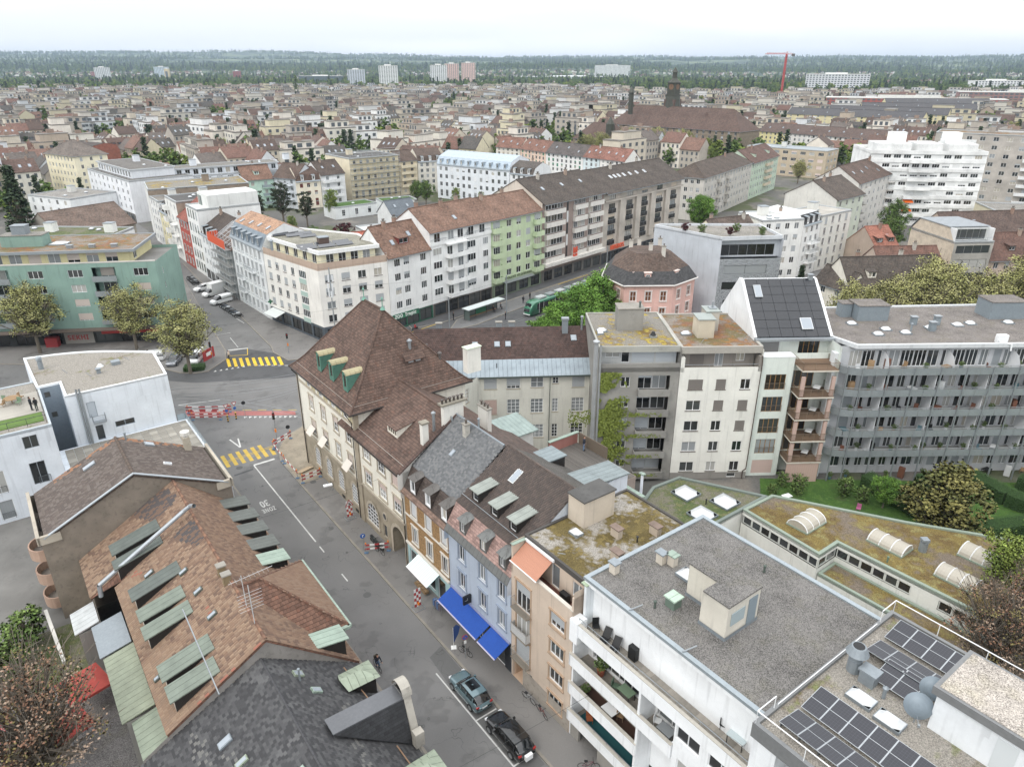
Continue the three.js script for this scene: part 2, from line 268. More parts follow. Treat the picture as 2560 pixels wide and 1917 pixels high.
function inset(poly,w){ // offset a convex-ish polygon inwards
const n=poly.length;let ar=0;for(let i=0;i<n;i++){const[a,b]=poly[i],[c,d]=poly[(i+1)%n];ar+=a*d-c*b;}const s=ar>0?1:-1;
return poly.map((p,i)=>{const q=poly[(i+n-1)%n],r=poly[(i+1)%n];let u=[p[0]-q[0],p[1]-q[1]],v=[r[0]-p[0],r[1]-p[1]];const lu=Math.hypot(...u),lv=Math.hypot(...v);u=[-u[1]/lu*s,u[0]/lu*s];v=[-v[1]/lv*s,v[0]/lv*s];const k=1+u[0]*v[0]+u[1]*v[1];return[p[0]+(u[0]+v[0])/k*w,p[1]+(u[1]+v[1])/k*w];});
}
const rect=(x0,x1,z0,z1)=>[[x0,z1],[x1,z1],[x1,z0],[x0,z0]];
// things on roofs
function skylight(t,R,x,z,w=0.8,h=1.2,fm=zinc){ // lies in the slope of roof R at depth z
const g=new Geo(),back=z<R.rz,m=part('skylight',new Geo().box(-w/2,w/2,-0.02,0.14,-h/2,h/2).geom(),fm,t);
m.position.set(x,R.yAt(z),z);m.rotation.x=back?-R.ang2:R.ang;if(back)m.rotation.set(-R.ang2,0,0);
part('pane',new Geo().box(-w/2+0.08,w/2-0.08,0.13,0.16,-h/2+0.08,h/2-0.08).geom(),skyPane,m);return m;
}
const skyPane=M('skylight pane',[0.30,0.34,0.38],{rough:0.08,coat:1});
function chimney(t,x,y0,y1,z,w=0.6,d=0.6,mat=wallM('#b9b2a6','rough'),pots=1){
const m=new Geo().box(x-w/2,x+w/2,y0,y1,z-d/2,z+d/2).build('chimney',mat,t),c=new Geo();
c.box(x-w/2-0.09,x+w/2+0.09,y1,y1+0.12,z-d/2-0.09,z+d/2+0.09);c.build('cap',wallM('#8f8a80','concrete'),m);
for(let i=0;i<pots;i++){const u=(i+0.5)/pots-0.5,px=w>=d?x+u*w:x,pz=w>=d?z:z+u*d,q=new Geo();q.cyl(px,y1+0.12,y1+0.45,pz,0.11).box(px-0.15,px+0.15,y1+0.5,y1+0.55,pz-0.15,pz+0.15);q.build('pot',metalM('#5c5148',0.1,0.7),m);}
return m;
}
function pipe(t,x,y0,y1,z,r=0.08,mat=zinc,cap=true){const g=new Geo().cyl(x,y0,y1,z,r);if(cap)g.cyl(x,y1,y1+r*0.8,z,r*1.6,r*1.6).cyl(x,y1+r*0.8,y1+r*1.8,z,r*1.6,r*0.3);return g.build('vent_pipe',mat,t);}
function dome(t,x,y,z,w=1.2,d=1.2,mat=domeM,curb=zinc){ // acrylic roof-light on its curb
const c=new Geo().box(x-w/2,x+w/2,y,y+0.22,z-d/2,z+d/2).build('roof_light',curb,t),g=new Geo(),n=4;
const P=(i,j)=>{const u=i/n*2-1,v=j/n*2-1;return V(x+u*w*0.47,y+0.22+0.26*(1-u*u*u*u)*(1-v*v*v*v),z+v*d*0.47);};
for(let i=0;i<n;i++)for(let j=0;j<n;j++)g.quad(P(i,j+1),P(i+1,j+1),P(i+1,j),P(i,j));g.build('dome',mat,c);return c;
}
const domeM=M('acrylic dome',[0.62,0.64,0.65],{rough:0.25,coat:0.6});
function cabin(t,name,x0,x1,y0,y1,z0,z1,wm,tm){const m=new Geo().box(x0,x1,y0,y1,z0,z1).build(name,wm,t);new Geo().box(x0-0.1,x1+0.1,y1,y1+0.12,z0-0.1,z1+0.1).build('cover',tm,m);return m;}
// dormer with a lean-to or gabled top, standing on roof R (front slope): front at z, sill at the slope
function shedDormer(t,R,x,z,w,h,roofMat,sideMat,o={}){
const y=R.yAt(z)-0.05,m=new THREE.Group();m.name='dormer';t.add(m);const s=Math.tan(R.ang),rise=o.rise??0.18,len=h/Math.max(0.12,s-rise);
const g=new Geo(),yb=(q)=>y+s*q;const q=(X)=>[V(X,y,z),V(X,y+h,z),V(X,y+h+rise*len,z-len)];
g.tri(...q(x-w/2));g.tri(...q(x+w/2));
const n=o.n??1,ww=(w-0.24)/n-0.08,wx=Array.from({length:n},(_,i)=>x-w/2+0.12+(w-0.24)*(i+0.5)/n);
const wl=part('cheek',g.geom(),sideMat,m);const f=new Geo();wallGeo(f,[x-w/2,z],[x+w/2,z],y,y+h,wx.map((c)=>[c-x+w/2-ww/2,y+0.22,c-x+w/2+ww/2,y+h-0.14]),0.15);f.build('front',o.front??sideMat,m);
for(const c of wx)win(m,c,y+0.22,z,0,ww,h-0.36,{nx:o.nx??1,frame:o.frame??white,blind:o.blind??0,curtain:0.2});
const ov=0.14,k=V(x-w/2-ov,y+h+0.02-rise*0.2,z+0.2),l=V(x+w/2+ov,y+h+0.02-rise*0.2,z+0.2),e=V(x+w/2+ov,y+h+0.02+rise*len,z-len),ff=V(x-w/2-ov,y+h+0.02+rise*len,z-len);
new Geo().slab([k,l,e,ff].map((v)=>v.setY(v.y+0.09)),0.09).build('dormer_roof',roofMat,m);return m;
}
function railing(t,pts,y,h,mat,o={}){ // posts, top rail, bars or panel between the points of a polyline [x, z]
const g=new Geo();for(let i=0;i+1<pts.length;i++){const[ax,az]=pts[i],[bx,bz]=pts[i+1],L=Math.hypot(bx-ax,bz-az),n=Math.max(1,Math.round(L/(o.post??1.5)));
g.tube(V(ax,y+h,az),V(bx,y+h,bz),o.r??0.03);if(o.mid)for(const k of o.mid)g.tube(V(ax,y+h*k,az),V(bx,y+h*k,bz),0.015,4);
for(let k=0;k<=n;k++){const x=ax+(bx-ax)*k/n,z=az+(bz-az)*k/n;g.tube(V(x,y,z),V(x,y+h,z),0.025,4);}
if(o.bars){const b=Math.round(L/o.bars);for(let k=0;k<b;k++){const x=ax+(bx-ax)*k/b,z=az+(bz-az)*k/b;g.tube(V(x,y+0.05,z),V(x,y+h,z),0.012,3);}}}
const m=g.build('railing',mat,t);
if(o.panel){const q=new Geo();for(let i=0;i+1<pts.length;i++){const[ax,az]=pts[i],[bx,bz]=pts[i+1];q.quad(V(ax,y+0.04,az),V(bx,y+0.04,bz),V(bx,y+h-0.06,bz),V(ax,y+h-0.06,az));}q.build('panel',o.panel,m);}
return m;
}
function balcony(t,x0,x1,y,z,d,mat,rm,o={}){ // slab with a parapet of height o.h (solid) or a railing
const h=o.h??0.95,g=new Geo().box(x0,x1,y-0.18,y,z,z+d);
if(o.solid){g.box(x0,x1,y,y+h,z+d-0.12,z+d).box(x0,x0+0.12,y,y+h,z,z+d-0.12).box(x1-0.12,x1,y,y+h,z,z+d-0.12);}
const m=g.build('balcony',mat,t);if(!o.solid)railing(m,[[x0+0.04,z],[x0+0.04,z+d-0.04],[x1-0.04,z+d-0.04],[x1-0.04,z]],y,h,rm,o);return m;
}
// ---------------------------------------------------------------- ground, roads, pavements
const asphM=M('asphalt',[0.165,0.163,0.160],{tex:'asphalt',bump:0.004,rough:0.92}),asphDark=M('fresh asphalt',[0.085,0.086,0.089],{tex:'asphalt',bump:0.004,rough:0.9}),paveM=M('pavement asphalt',[0.185,0.178,0.170],{tex:'asphalt',bump:0.004,rough:0.93});
const kerbM=M('granite kerb',[0.24,0.22,0.19],{tex:'rough',bump:0.006}),lineM=M('road paint',[0.55,0.55,0.53],{tex:'rough',bump:0,rough:0.7}),yellowM=M('yellow road paint',[0.52,0.36,0.065],{tex:'rough',bump:0,rough:0.7}),yellowNew=M('fresh yellow paint',[0.74,0.50,0.03],{tex:'rough',bump:0,rough:0.7});
struct(new THREE.PlaneGeometry(60000,60000,1,1).rotateX(-Math.PI/2).translate(0,-0.06,-8000),'ground',M('city ground',[0.12,0.12,0.10],{tex:'earth',rough:1,bump:0}));
{const g=scene.children[scene.children.length-1].geometry,p=g.attributes.position,u=g.attributes.uv;for(let i=0;i<p.count;i++)u.setXY(i,p.getX(i),-p.getZ(i));}
const sheet=(name,pts,y,mat)=>struct(new Geo().prism(pts,y,y,true),name,mat);
const abs=(l)=>l.map(([a,b])=>AB(a,b));
sheet('road',[...abs([[-30,15.8],[-30,29.2],[88,29.2],[88,46],[108,52]]),[30,-118],[90,-180],[80,-215],[42,-222],[-16,-152],[-38,-134],[-64,-163],[-95,-204],[-170,-303],[-178,-298],[-100,-196],[-70,-148],[-73,-132],[-130,-124],[-135,-100],...abs([[130,5],[98,12],[82,15.8]])],0,asphM);
sheet('fresh_road_surface',[[-61.3,-114.5],[-54.8,-113.4],[-39.4,-115.7],[-30,-119],[-28,-135],[-36.5,-130.5],[-45.8,-127.6],[-52,-130],[-55.2,-127],[-53.6,-124],[-55,-118.2],[-59.2,-117.8],[-66,-121.5],[-68,-118.5]],0.004,asphDark);
sheet('tram_street_surface',[[-28,-124],[10,-130],[44,-168],[60,-205],[34,-209],[6,-177],[-17,-150.5],[-26,-139]],0.006,M('tram street asphalt',[0.095,0.096,0.099],{tex:'asphalt',bump:0.004,rough:0.9}));
function pavement(pts,mat=paveM,k=0.24){ // raised pavement behind a granite kerb
const m=struct(new Geo().prism(inset(pts,k),0.02,0.124,true),'pavement',mat),g=new Geo().prism(pts,0,0.12,false),q=inset(pts,k);
for(let i=0;i<pts.length;i++){const j=(i+1)%pts.length;g.quad(V(pts[i][0],0.12,pts[i][1]),V(pts[j][0],0.12,pts[j][1]),V(q[j][0],0.12,q[j][1]),V(q[i][0],0.12,q[i][1]));}
g.build('kerb',kerbM,m);return m;
}
pavement(abs([[-30,25.6],[80.8,25.6],[80.8,31],[-30,31]]));
pavement(abs([[80.9,25.6],[88.5,25.7],[92,26.6],[95,28.6],[100,38],[90,48],[80.9,31]]),M('sand of the dig',[0.30,0.26,0.20],{tex:'rough',bump:0.03}));
pavement(abs([[-30,14],[99,14],[99,18.3],[97,18.6],[-30,18.6]]));
pavement([[-53.4,-124.2],[-54.6,-118.3],[-56.5,-117.5],[-59.4,-117.6],[-66,-121],[-104,-122],[-106,-131],[-70,-136],[-61.5,-139.5],[-55.3,-129]]);
pavement([[-61.2,-139],[-84,-178.5],[-106,-208],[-109,-206],[-70,-148],[-66,-137]],paveM,0.15);
pavement([[-41.8,-123.6],[-45.8,-127.7],[-47,-130.5],[-57,-145.5],[-65.6,-157.8],[-80,-178],[-92,-196],[-88,-199],[-60,-166],[-36,-140],[-30,-133],[-33,-126]]);
pavement([[-21,-141.2],[-15,-145],[9,-172],[34,-200.5],[30,-205],[4,-180],[-24,-148]],asphDark);
pavement([[-13.2,-139.5],[-7.6,-143.6],[1.7,-155],[15,-171],[11.5,-174.5],[-2.5,-159],[-12,-147]],M('platform',[0.15,0.15,0.15],{tex:'asphalt',bump:0.003}));
// painted markings, each its own strip of paint
const strip=(name,pts,mat,y=0.012)=>sheet(name,pts,y,mat);
function dash(ax,az,bx,bz,w,mat=lineM,y=0.012,name='lane_marking'){const L=Math.hypot(bx-ax,bz-az),nx=-(bz-az)/L*w/2,nz=(bx-ax)/L*w/2;strip(name,[[ax+nx,az+nz],[bx+nx,bz+nz],[bx-nx,bz-nz],[ax-nx,az-nz]],mat,y);}
const dab=(a0,b0,a1,b1,w,mat,y)=>dash(...AB(a0,b0),...AB(a1,b1),w,mat,y);
dab(89.6,22.4,68.1,22.4,0.16);dab(89.7,22.4,89.7,25.3,0.4);dab(67,22.4,65.7,22.4,0.14);for(let a=61;a>20;a-=6)if(a>56)dab(a,22.4,a-1.5,22.4,0.14);
dab(43,23.4,26,23.4,0.13);dab(36.6,23.4,36.6,25.5,0.13);dab(31.3,23.4,31.3,25.5,0.13);
for(let k=0;k<7;k++){const b=19.5+k*1.04;dab(91.2-k*0.06,b,k===6?93:94.9,b+0.15,0.52,yellowM);}
dab(92.6,19.6,93.2,26.8,0.12,yellowM,0.015);dab(93.0,19.6,93.6,26.8,0.12,yellowM,0.016);
for(let k=0;k<9;k++){const t=k/8.5,x=-52.4+t*9.9,z=-122.7-t*0.6*1.6;dash(x+0.85,z+2,x-1.05,z-2,0.55,yellowNew);}
for(let k=0;k<8;k++){const t=k/8,x=-53.6+t*7,z=-118.3-t*3.5;strip('give_way_marking',[[x,z],[x+0.5,z-0.15],[x+0.1,z-0.75]],lineM);}
for(let k=0;k<7;k++)dash(-46.5+k*1.2,-121.3,-45.9+k*1.2,-121.3,0.2);
dash(-54.9,-129.0,-51.4,-130.1,0.45);dash(-53.8,-126.0,-50.3,-126.6,0.14,yellowNew);dash(-50.3,-126.6,-51.4,-129.8,0.12,yellowNew);
dab(99.2,22,95.9,22.5,0.2);dab(98.8,23.1,95.9,22.55,0.2,lineM,0.014);
strip('red_cycle_lane',[[-52,-102.3],[-34.5,-102.3],[-34.0,-100.9],[-42,-100.7],[-51,-100.5]],M('red road surface',[0.33,0.13,0.12],{tex:'asphalt',bump:0.003}),0.008);
for(let k=0;k<11;k++){const x=-42+k*0.78,z=-100.35-k*0.02;strip('give_way_marking',[[x,z],[x+0.55,z],[x+0.28,z+0.62]],lineM);}
for(let k=0;k<4;k++)dash(-43+k*2.4,-102.7,-41.6+k*2.4,-102.7,0.16,yellowM);
dash(-60.4,-137.4,-58,-139,0.12);dash(-64.2,-153,-57.2,-144.9,0.12);dash(-57,-136,-53.5,-130.6,0.1);dash(-54,-104.5,-48,-106.5,0.14);dash(-54,-104.4,-47.5,-103.6,0.12);
dash(-26,-133.5,20,-184,0.16,yellowNew,0.016);for(let k=0;k<5;k++)dash(-20+k*9,-131-k*10,-17.5+k*9,-133.8-k*10,0.16,yellowNew,0.016);
// manhole covers and repairs of the road
for(const[a,b,r]of[[56.3,23.1,0.42],[90.2,20.6,0.45],[97.6,23.2,0.4],[80.5,27.2,0.4],[69.5,24.9,0.3]]){const[x,z]=AB(a,b),g=new Geo().cyl(x,0,a>79&&b>26?0.135:0.011,z,r,r,18);tag(g.build('manhole_cover',metalM('#5d5d5c',0.2,0.7)),`round iron manhole cover in the ${a > 85 ? 'road by the zebra crossing' : b > 26 ? 'sandy dig' : 'asphalt of the street'}`,'manhole cover','manhole covers');}
sheet('road_repair',abs([[45,23.9],[45.6,25.5],[30,25.5],[30,23.55],[40,23.55]]),0.008,M('parking strip',[0.12,0.12,0.118],{tex:'asphalt'}));
sheet('road_repair',abs([[88.7,19.4],[88.9,22],[88.5,22],[88.3,19.4]]),0.010,asphDark);
{const fl=await new FontLoader().loadAsync('fonts/droid/droid_sans_bold.typeface.json');globalThis.boldFont=fl;}
function letters(s,size,depth,mat,name='lettering',parent){const g=new TextGeometry(s,{font:boldFont,size,depth,curveSegments:3,bevelEnabled:false});g.computeBoundingBox();g.translate(-(g.boundingBox.min.x+g.boundingBox.max.x)/2,0,0);return part(name,g,mat,parent);}
{ // ZONE 30, read by drivers coming down the street towards the drone, so upside down from here
const[x,z]=AB(78.6,20.3);for(const[s,size,k,sx]of[['30',1.0,0.75,0.72],['ZONE',0.62,-1.15,0.72]]){
const m=letters(s,size,0.004,lineM,'zone_marking');m.geometry.scale(sx,1.5,1);m.rotation.set(-Math.PI/2,0,0);const h=new THREE.Matrix4();m.rotation.order='YXZ';m.rotation.y=36.6*Math.PI/180+Math.PI;m.name=numbered('zone_marking');m.userData={kind:'structure'};
const[px,pz]=AB(78.6+k+0.8,20.35);m.position.set(px,0.012,pz);}}
// tram rails
const railM=metalM('#8b8f92',0.7,0.35);
function rail(pts){const c=new THREE.CatmullRomCurve3(pts.map(([x,z])=>V(x,0.012,z))),g=new Geo(),n=40,w=0.05;let a=null;for(let i=0;i<=n;i++){const p=c.getPoint(i/n),t=c.getTangent(i/n),l=V(p.x-t.z*w,p.y,p.z+t.x*w),r=V(p.x+t.z*w,p.y,p.z-t.x*w);if(a)g.quad(a[0],a[1],r,l);a=[l,r];}struct(g,'tram_rail',railM);}
for(const o of[0,1.3]){rail([[-110,-109-o],[-62,-107-o],[-44,-109.5-o],[-30,-117-o],[-8,-137-o],[24-o,-170],[62-o,-212]]);rail([[-110,-112.3-o],[-62,-110.5-o],[-46,-113-o],[-31,-121-o],[-11,-141-o],[-2,-150-o],[20-o,-173.5]]);rail([[-62,-107.4-o],[-48,-105.5-o],[-36,-101.5-o],[-26,-96-o]]);rail([[-31,-118-o],[-38,-108.5-o],[-47,-103.5-o],[-62,-101-o]]);}
// courtyard grounds
sheet('courtyard',abs([[15,43],[60,43],[60,72],[88,60],[80,46],[46,43.2]]),-0.03,M('courtyard asphalt',[0.11,0.108,0.10],{tex:'asphalt'}));
sheet('garden_lawn',[[30,-72],[80,-48],[96,-60],[96,-80],[33,-82]],-0.02,flatM('lawn',0.04));
sheet('rear_court',abs([[70,-30],[96,-30],[96,0],[70,0]]),-0.022,M('rear court paving',[0.17,0.165,0.155],{tex:'concrete',bump:0.01}));
sheet('yard',abs([[10,-22],[62,-22],[62,2.2],[10,2.2]]),-0.025,M('yard paving',[0.20,0.19,0.18],{tex:'gravel',bump:0.01}));
sheet('back_garden',abs([[62,-30],[70,-30],[70,0],[62,0]]),-0.02,flatM('turf',0.04));
// ---------------------------------------------------------------- real roof tiles on the nearest roofs
// a field of tiles over the plane o + u*U + v*W (u along the eaves, v up the slope); the tiles that show largest are parts, the others one mass
function tileField(parent,o,U,W,nu,nv,cols,base,opt={}){
const lu=U.length(),lv=W.length(),w=lu/nu,h=lv/nv,eu=U.clone().normalize(),ev=W.clone().normalize(),en=eu.clone().cross(ev);if(en.y<0)en.negate();
const th=opt.th??0.03,g=new Geo(),a=w*0.485,l=h*1.22,cr=opt.curve??0.03,nm=opt.name??'tile';
for(const[x0,y0,x1,y1]of cr?[[-a,0,-a*0.35,cr],[-a*0.35,cr,a*0.35,cr],[a*0.35,cr,a,0]]:[[-a,0,a,0]]){g.quad(V(x0,y0+th,0),V(x1,y1+th,0),V(x1,y1,l),V(x0,y0,l));g.quad(V(x0,y0,0),V(x1,y1,0),V(x1,y1+th,0),V(x0,y0+th,0));}
g.quad(V(-a,0,0),V(-a,th,0),V(-a,0,l),V(-a,0,l));g.quad(V(a,th,0),V(a,0,0),V(a,0,l),V(a,0,l));
const geom=g.geom(),list=[],cam=V(0,50,0),mat4=new THREE.Matrix4(),q=parent;q.updateWorldMatrix(true,false);
for(let j=0;j<nv;j++)for(let i=0;i<nu+1;i++){
const u=(i+(j%2)*(opt.stagger??0.5))*w;if(u>lu||(opt.mask&&!opt.mask(u,j*h)))continue;
const p=o.clone().addScaledVector(eu,u).addScaledVector(ev,j*h-0.02+rr(-0.008,0.008)).addScaledVector(en,0.03);
list.push({p,d:p.clone().applyMatrix4(q.matrixWorld).distanceTo(cam),r:rr(-0.012,0.012),c:opt.colour?opt.colour(u,j*h,hash2(Math.floor(i),j,5)):Math.floor(rnd()*cols.length)});
}
list.sort((x,y)=>x.d-y.d);
const ms=cols.map((c)=>M((base??'tile')+' '+c.join(),c,{tex:'rough',bump:0.003,rough:0.92})),basis=new THREE.Matrix4().makeBasis(eu,en,ev),n=opt.parts??300;
const place=(t)=>mat4.copy(basis).multiply(new THREE.Matrix4().makeRotationY(t.r)).setPosition(t.p);
for(const t of list.slice(0,n)){const m=part(nm,geom,ms[t.c],parent);m.applyMatrix4(place(t));}
for(let c=0;c<cols.length;c++){const L=list.slice(n).filter((t)=>t.c===c);if(!L.length)continue;const im=new THREE.InstancedMesh(geom,ms[c],L.length);L.forEach((t,i)=>im.setMatrixAt(i,place(t)));im.name=nm+'_field';im.userData={kind:'stuff'};im.castShadow=im.receiveShadow=true;parent.add(im);}
}
function profileRoof(t,x0,x1,pts,matList,names){ // extrude a roof profile of [z, y] points along x
const r=[];for(let i=0;i+1<pts.length;i++){const[za,ya]=pts[i],[zb,yb]=pts[i+1];r.push(new Geo().slab([V(x0,ya,za),V(x1,ya,za),V(x1,yb,zb),V(x0,yb,zb)],0.12).build(names?.[i]??'roof',matList[i],t));}return r;
}
function capEnd(t,x,pts,y0,mat){const z0=pts[0][0],z1=pts[pts.length-1][0];return new Geo().poly([V(x,y0,z0),...pts.map(([z,y])=>V(x,y-0.02,z)),V(x,y0,z1)]).build('gable',mat,t);}
const bld=(name,label,cat,a0,a1,b=28.8)=>building(name,label,cat,AB(a0,b),AB(a1,b));

// R1: white house with the solar roof
{
const t=bld('apartment_house','white house with solar panels and satellite dishes on its gravel roof','house',15.1,-2,28.2),L=t.L,D=15,H=16.2,wm=wallM('#e3e7ea');
const holes=[[1.5,13.0,5.2,15.4],[7,13,10.7,15.4],[1.5,10,5.2,12.4],[7,10,10.7,12.4],[1.5,7,5.2,9.4]];
facade(t,[0,0],[L,0],0,H,wm,[],'wall',holes);facade(t,[L,0],[L,-D],0,H,wm);facade(t,[L,-D],[0,-D],0,H,wm);facade(t,[0,-D],[0,0],0,H,wm);
for(const[a,b,c,d]of holes){const m=new Geo().box(a,c,b-0.02,b+0.06,-1.8,-0.01).box(a,c,b,d,-1.9,-1.8).box(a-0.05,a,b,d,-1.9,-0.2).box(c,c+0.05,b,d,-1.9,-0.2).box(a,c,d,d+0.05,-1.9,-0.2).build('loggia',wm,t);railing(m,[[a+0.05,-0.12],[c-0.05,-0.12]],b+0.06,1.0,steel,{panel:paintM('#b9c2c6',0.3)});win(t,(a+c)/2,b+0.1,-1.63,0,2.2,2.1,{nx:3,frame:white});}
const pm=metalM('#7d7f80',0.2,0.6);
flatRoof(t,rect(-0.1,L+0.1,-D,0.15),H+0.1,flatM('gravelmoss'),pm,{up:0.25,w:0.25,down:0.8});
{const g=new Geo().box(5.8,L-1,H+0.1,H+3,-11.6,-7.6);const m=g.build('penthouse',wallM('#dfe4e8'),t);new Geo().box(5.55,L-0.8,H+2.6,H+3.12,-11.8,-7.4).build('fascia',pm,m);new Geo().box(5.8,L-1,H+3.12,H+3.16,-11.6,-7.6).build('cover',gravelM('#a89f94'),m);new Geo().box(8.9,9.9,H+0.2,H+2.3,-7.62,-7.57).build('door',paintM('#ccd3d6'),m);}
railing(t,[[6,0.1],[0.05,0.1],[0.05,-1.6]],H+0.4,0.9,paintM('#e9ebec'),{r:0.035,post:3});railing(t,[[0.05,-13.2],[0.05,-14.9],[L,-14.9]],H+0.4,0.9,paintM('#e9ebec'),{r:0.035,post:3});railing(t,[[0.05,-2],[0.05,-12.8]],H+0.2,0.25,paintM('#e9ebec'),{post:4});
// solar arrays: rows of modules tilted east and west
const cell=M('solar cells',[0.030,0.033,0.045],{tex:'solar',raw:1,rough:0.3,coat:0.25});cell.color.setRGB(1,1,1);
const fr=metalM('#b8bec2',0.6,0.4),pg=new Geo().box(-0.98,0.98,-0.02,0.02,-0.57,0.57).geom(),cg=new Geo().box(-0.95,0.95,0.02,0.024,-0.54,0.54).geom(),mg=new Geo().box(-0.015,0.015,0.0245,0.027,-0.54,0.54).geom();
const array=(x,z,n,rz,tilt,lab)=>{const[wx,wz]=AB(15.1-x,28.2-z),s=thing('solar_array',lab,'solar panels',wx,H+0.12,wz,t.rotation.y,'solar arrays on the gravel roof');for(let k=0;k<n;k++)for(const r of rz){const p=part('solar_panel',pg,fr,s);p.position.set(0.57+k*1.15,0.42+Math.abs(0),-r);p.rotation.order='YXZ';p.rotation.set(tilt,Math.PI/2*0,0);p.rotation.set(0,0,0);p.rotation.y=Math.PI/2;p.rotation.z=0;const q=new THREE.Euler(tilt,0,0),m4=new THREE.Matrix4().makeRotationFromEuler(q).multiply(new THREE.Matrix4().makeRotationY(Math.PI/2));p.quaternion.setFromRotationMatrix(m4);part('cells',cg,cell,p);part('busbar',mg,fr,p);}const g=new Geo();for(let k=0;k<=n;k+=1)g.box(k*1.15-0.03,k*1.15+0.03,0.0,0.3,-rz[0]-0.7,-rz[0]+0.7);g.build('mount',metalM('#6d7276',0.5,0.5),s);};
array(0.9,-12.2,11,[0.9],0.18,'long row of dark solar panels along the garden edge');array(0.9,-9.9,5,[0.8],-0.18,'second row of solar panels beside the long garden-edge row');array(2.2,-8.3,2,[0.9],0.18,'short pair of solar panels beside the satellite dishes');array(0.9,-3.0,8,[0.9],0.18,'row of solar panels on the street side leaning to the penthouse');array(0.9,-0.9,6,[0.8],-0.18,'row of solar panels on the street side leaning to the street');
// dishes, vents, roof lights
const dish=(x,z,r,lab)=>{const[wx,wz]=AB(15.1-x,28.2-z),s=thing('satellite_dish',lab,'satellite dish',wx,H+0.1,wz,t.rotation.y+0.5,'satellite dishes');const g=new THREE.SphereGeometry(r*1.6,20,8,0,6.2832,0,0.68).translate(0,-r*1.6,0).rotateX(Math.PI/2-0.45).translate(0,1.35,0.2);part('reflector',g,metalM('#7c8b96',0.2,0.5),s);new Geo().cyl(0,0,1.3,0,0.04).tube(V(0,0.8,0.2),V(0,1.0,1.2),0.02).box(-0.06,0.06,0.95,1.1,1.15,1.3).build('mast',steel,s);};
dish(5.2,-7.3,0.75,'round grey satellite dish facing the street by the penthouse corner');dish(5.1,-9.2,0.7,'second satellite dish half behind the penthouse roof');
const m=new Geo().cyl(1.1,H,H+1.0,-8.2,0.42,0.42,14).cyl(1.1,H+1.0,H+1.5,-8.2,0.36,0.36,14).cyl(1.1,H+1.5,H+2.0,-8.2,0.68,0.42,14).build('ventilator',zinc,t);new Geo().cyl(1.1,H+2.0,H+2.02,-8.2,0.34,0.34,14).build('mouth',dark,m);
cabin(t,'vent_box',1.7,2.6,H,H+1.0,-8.3,-7.6,zinc,zinc);dome(t,2.6,H+0.1,-6.4,1.5,1.0);dome(t,4.4,H+0.1,-6.2,1.5,1.0);pipe(t,3.3,H,H+0.8,-7.6,0.11);
}
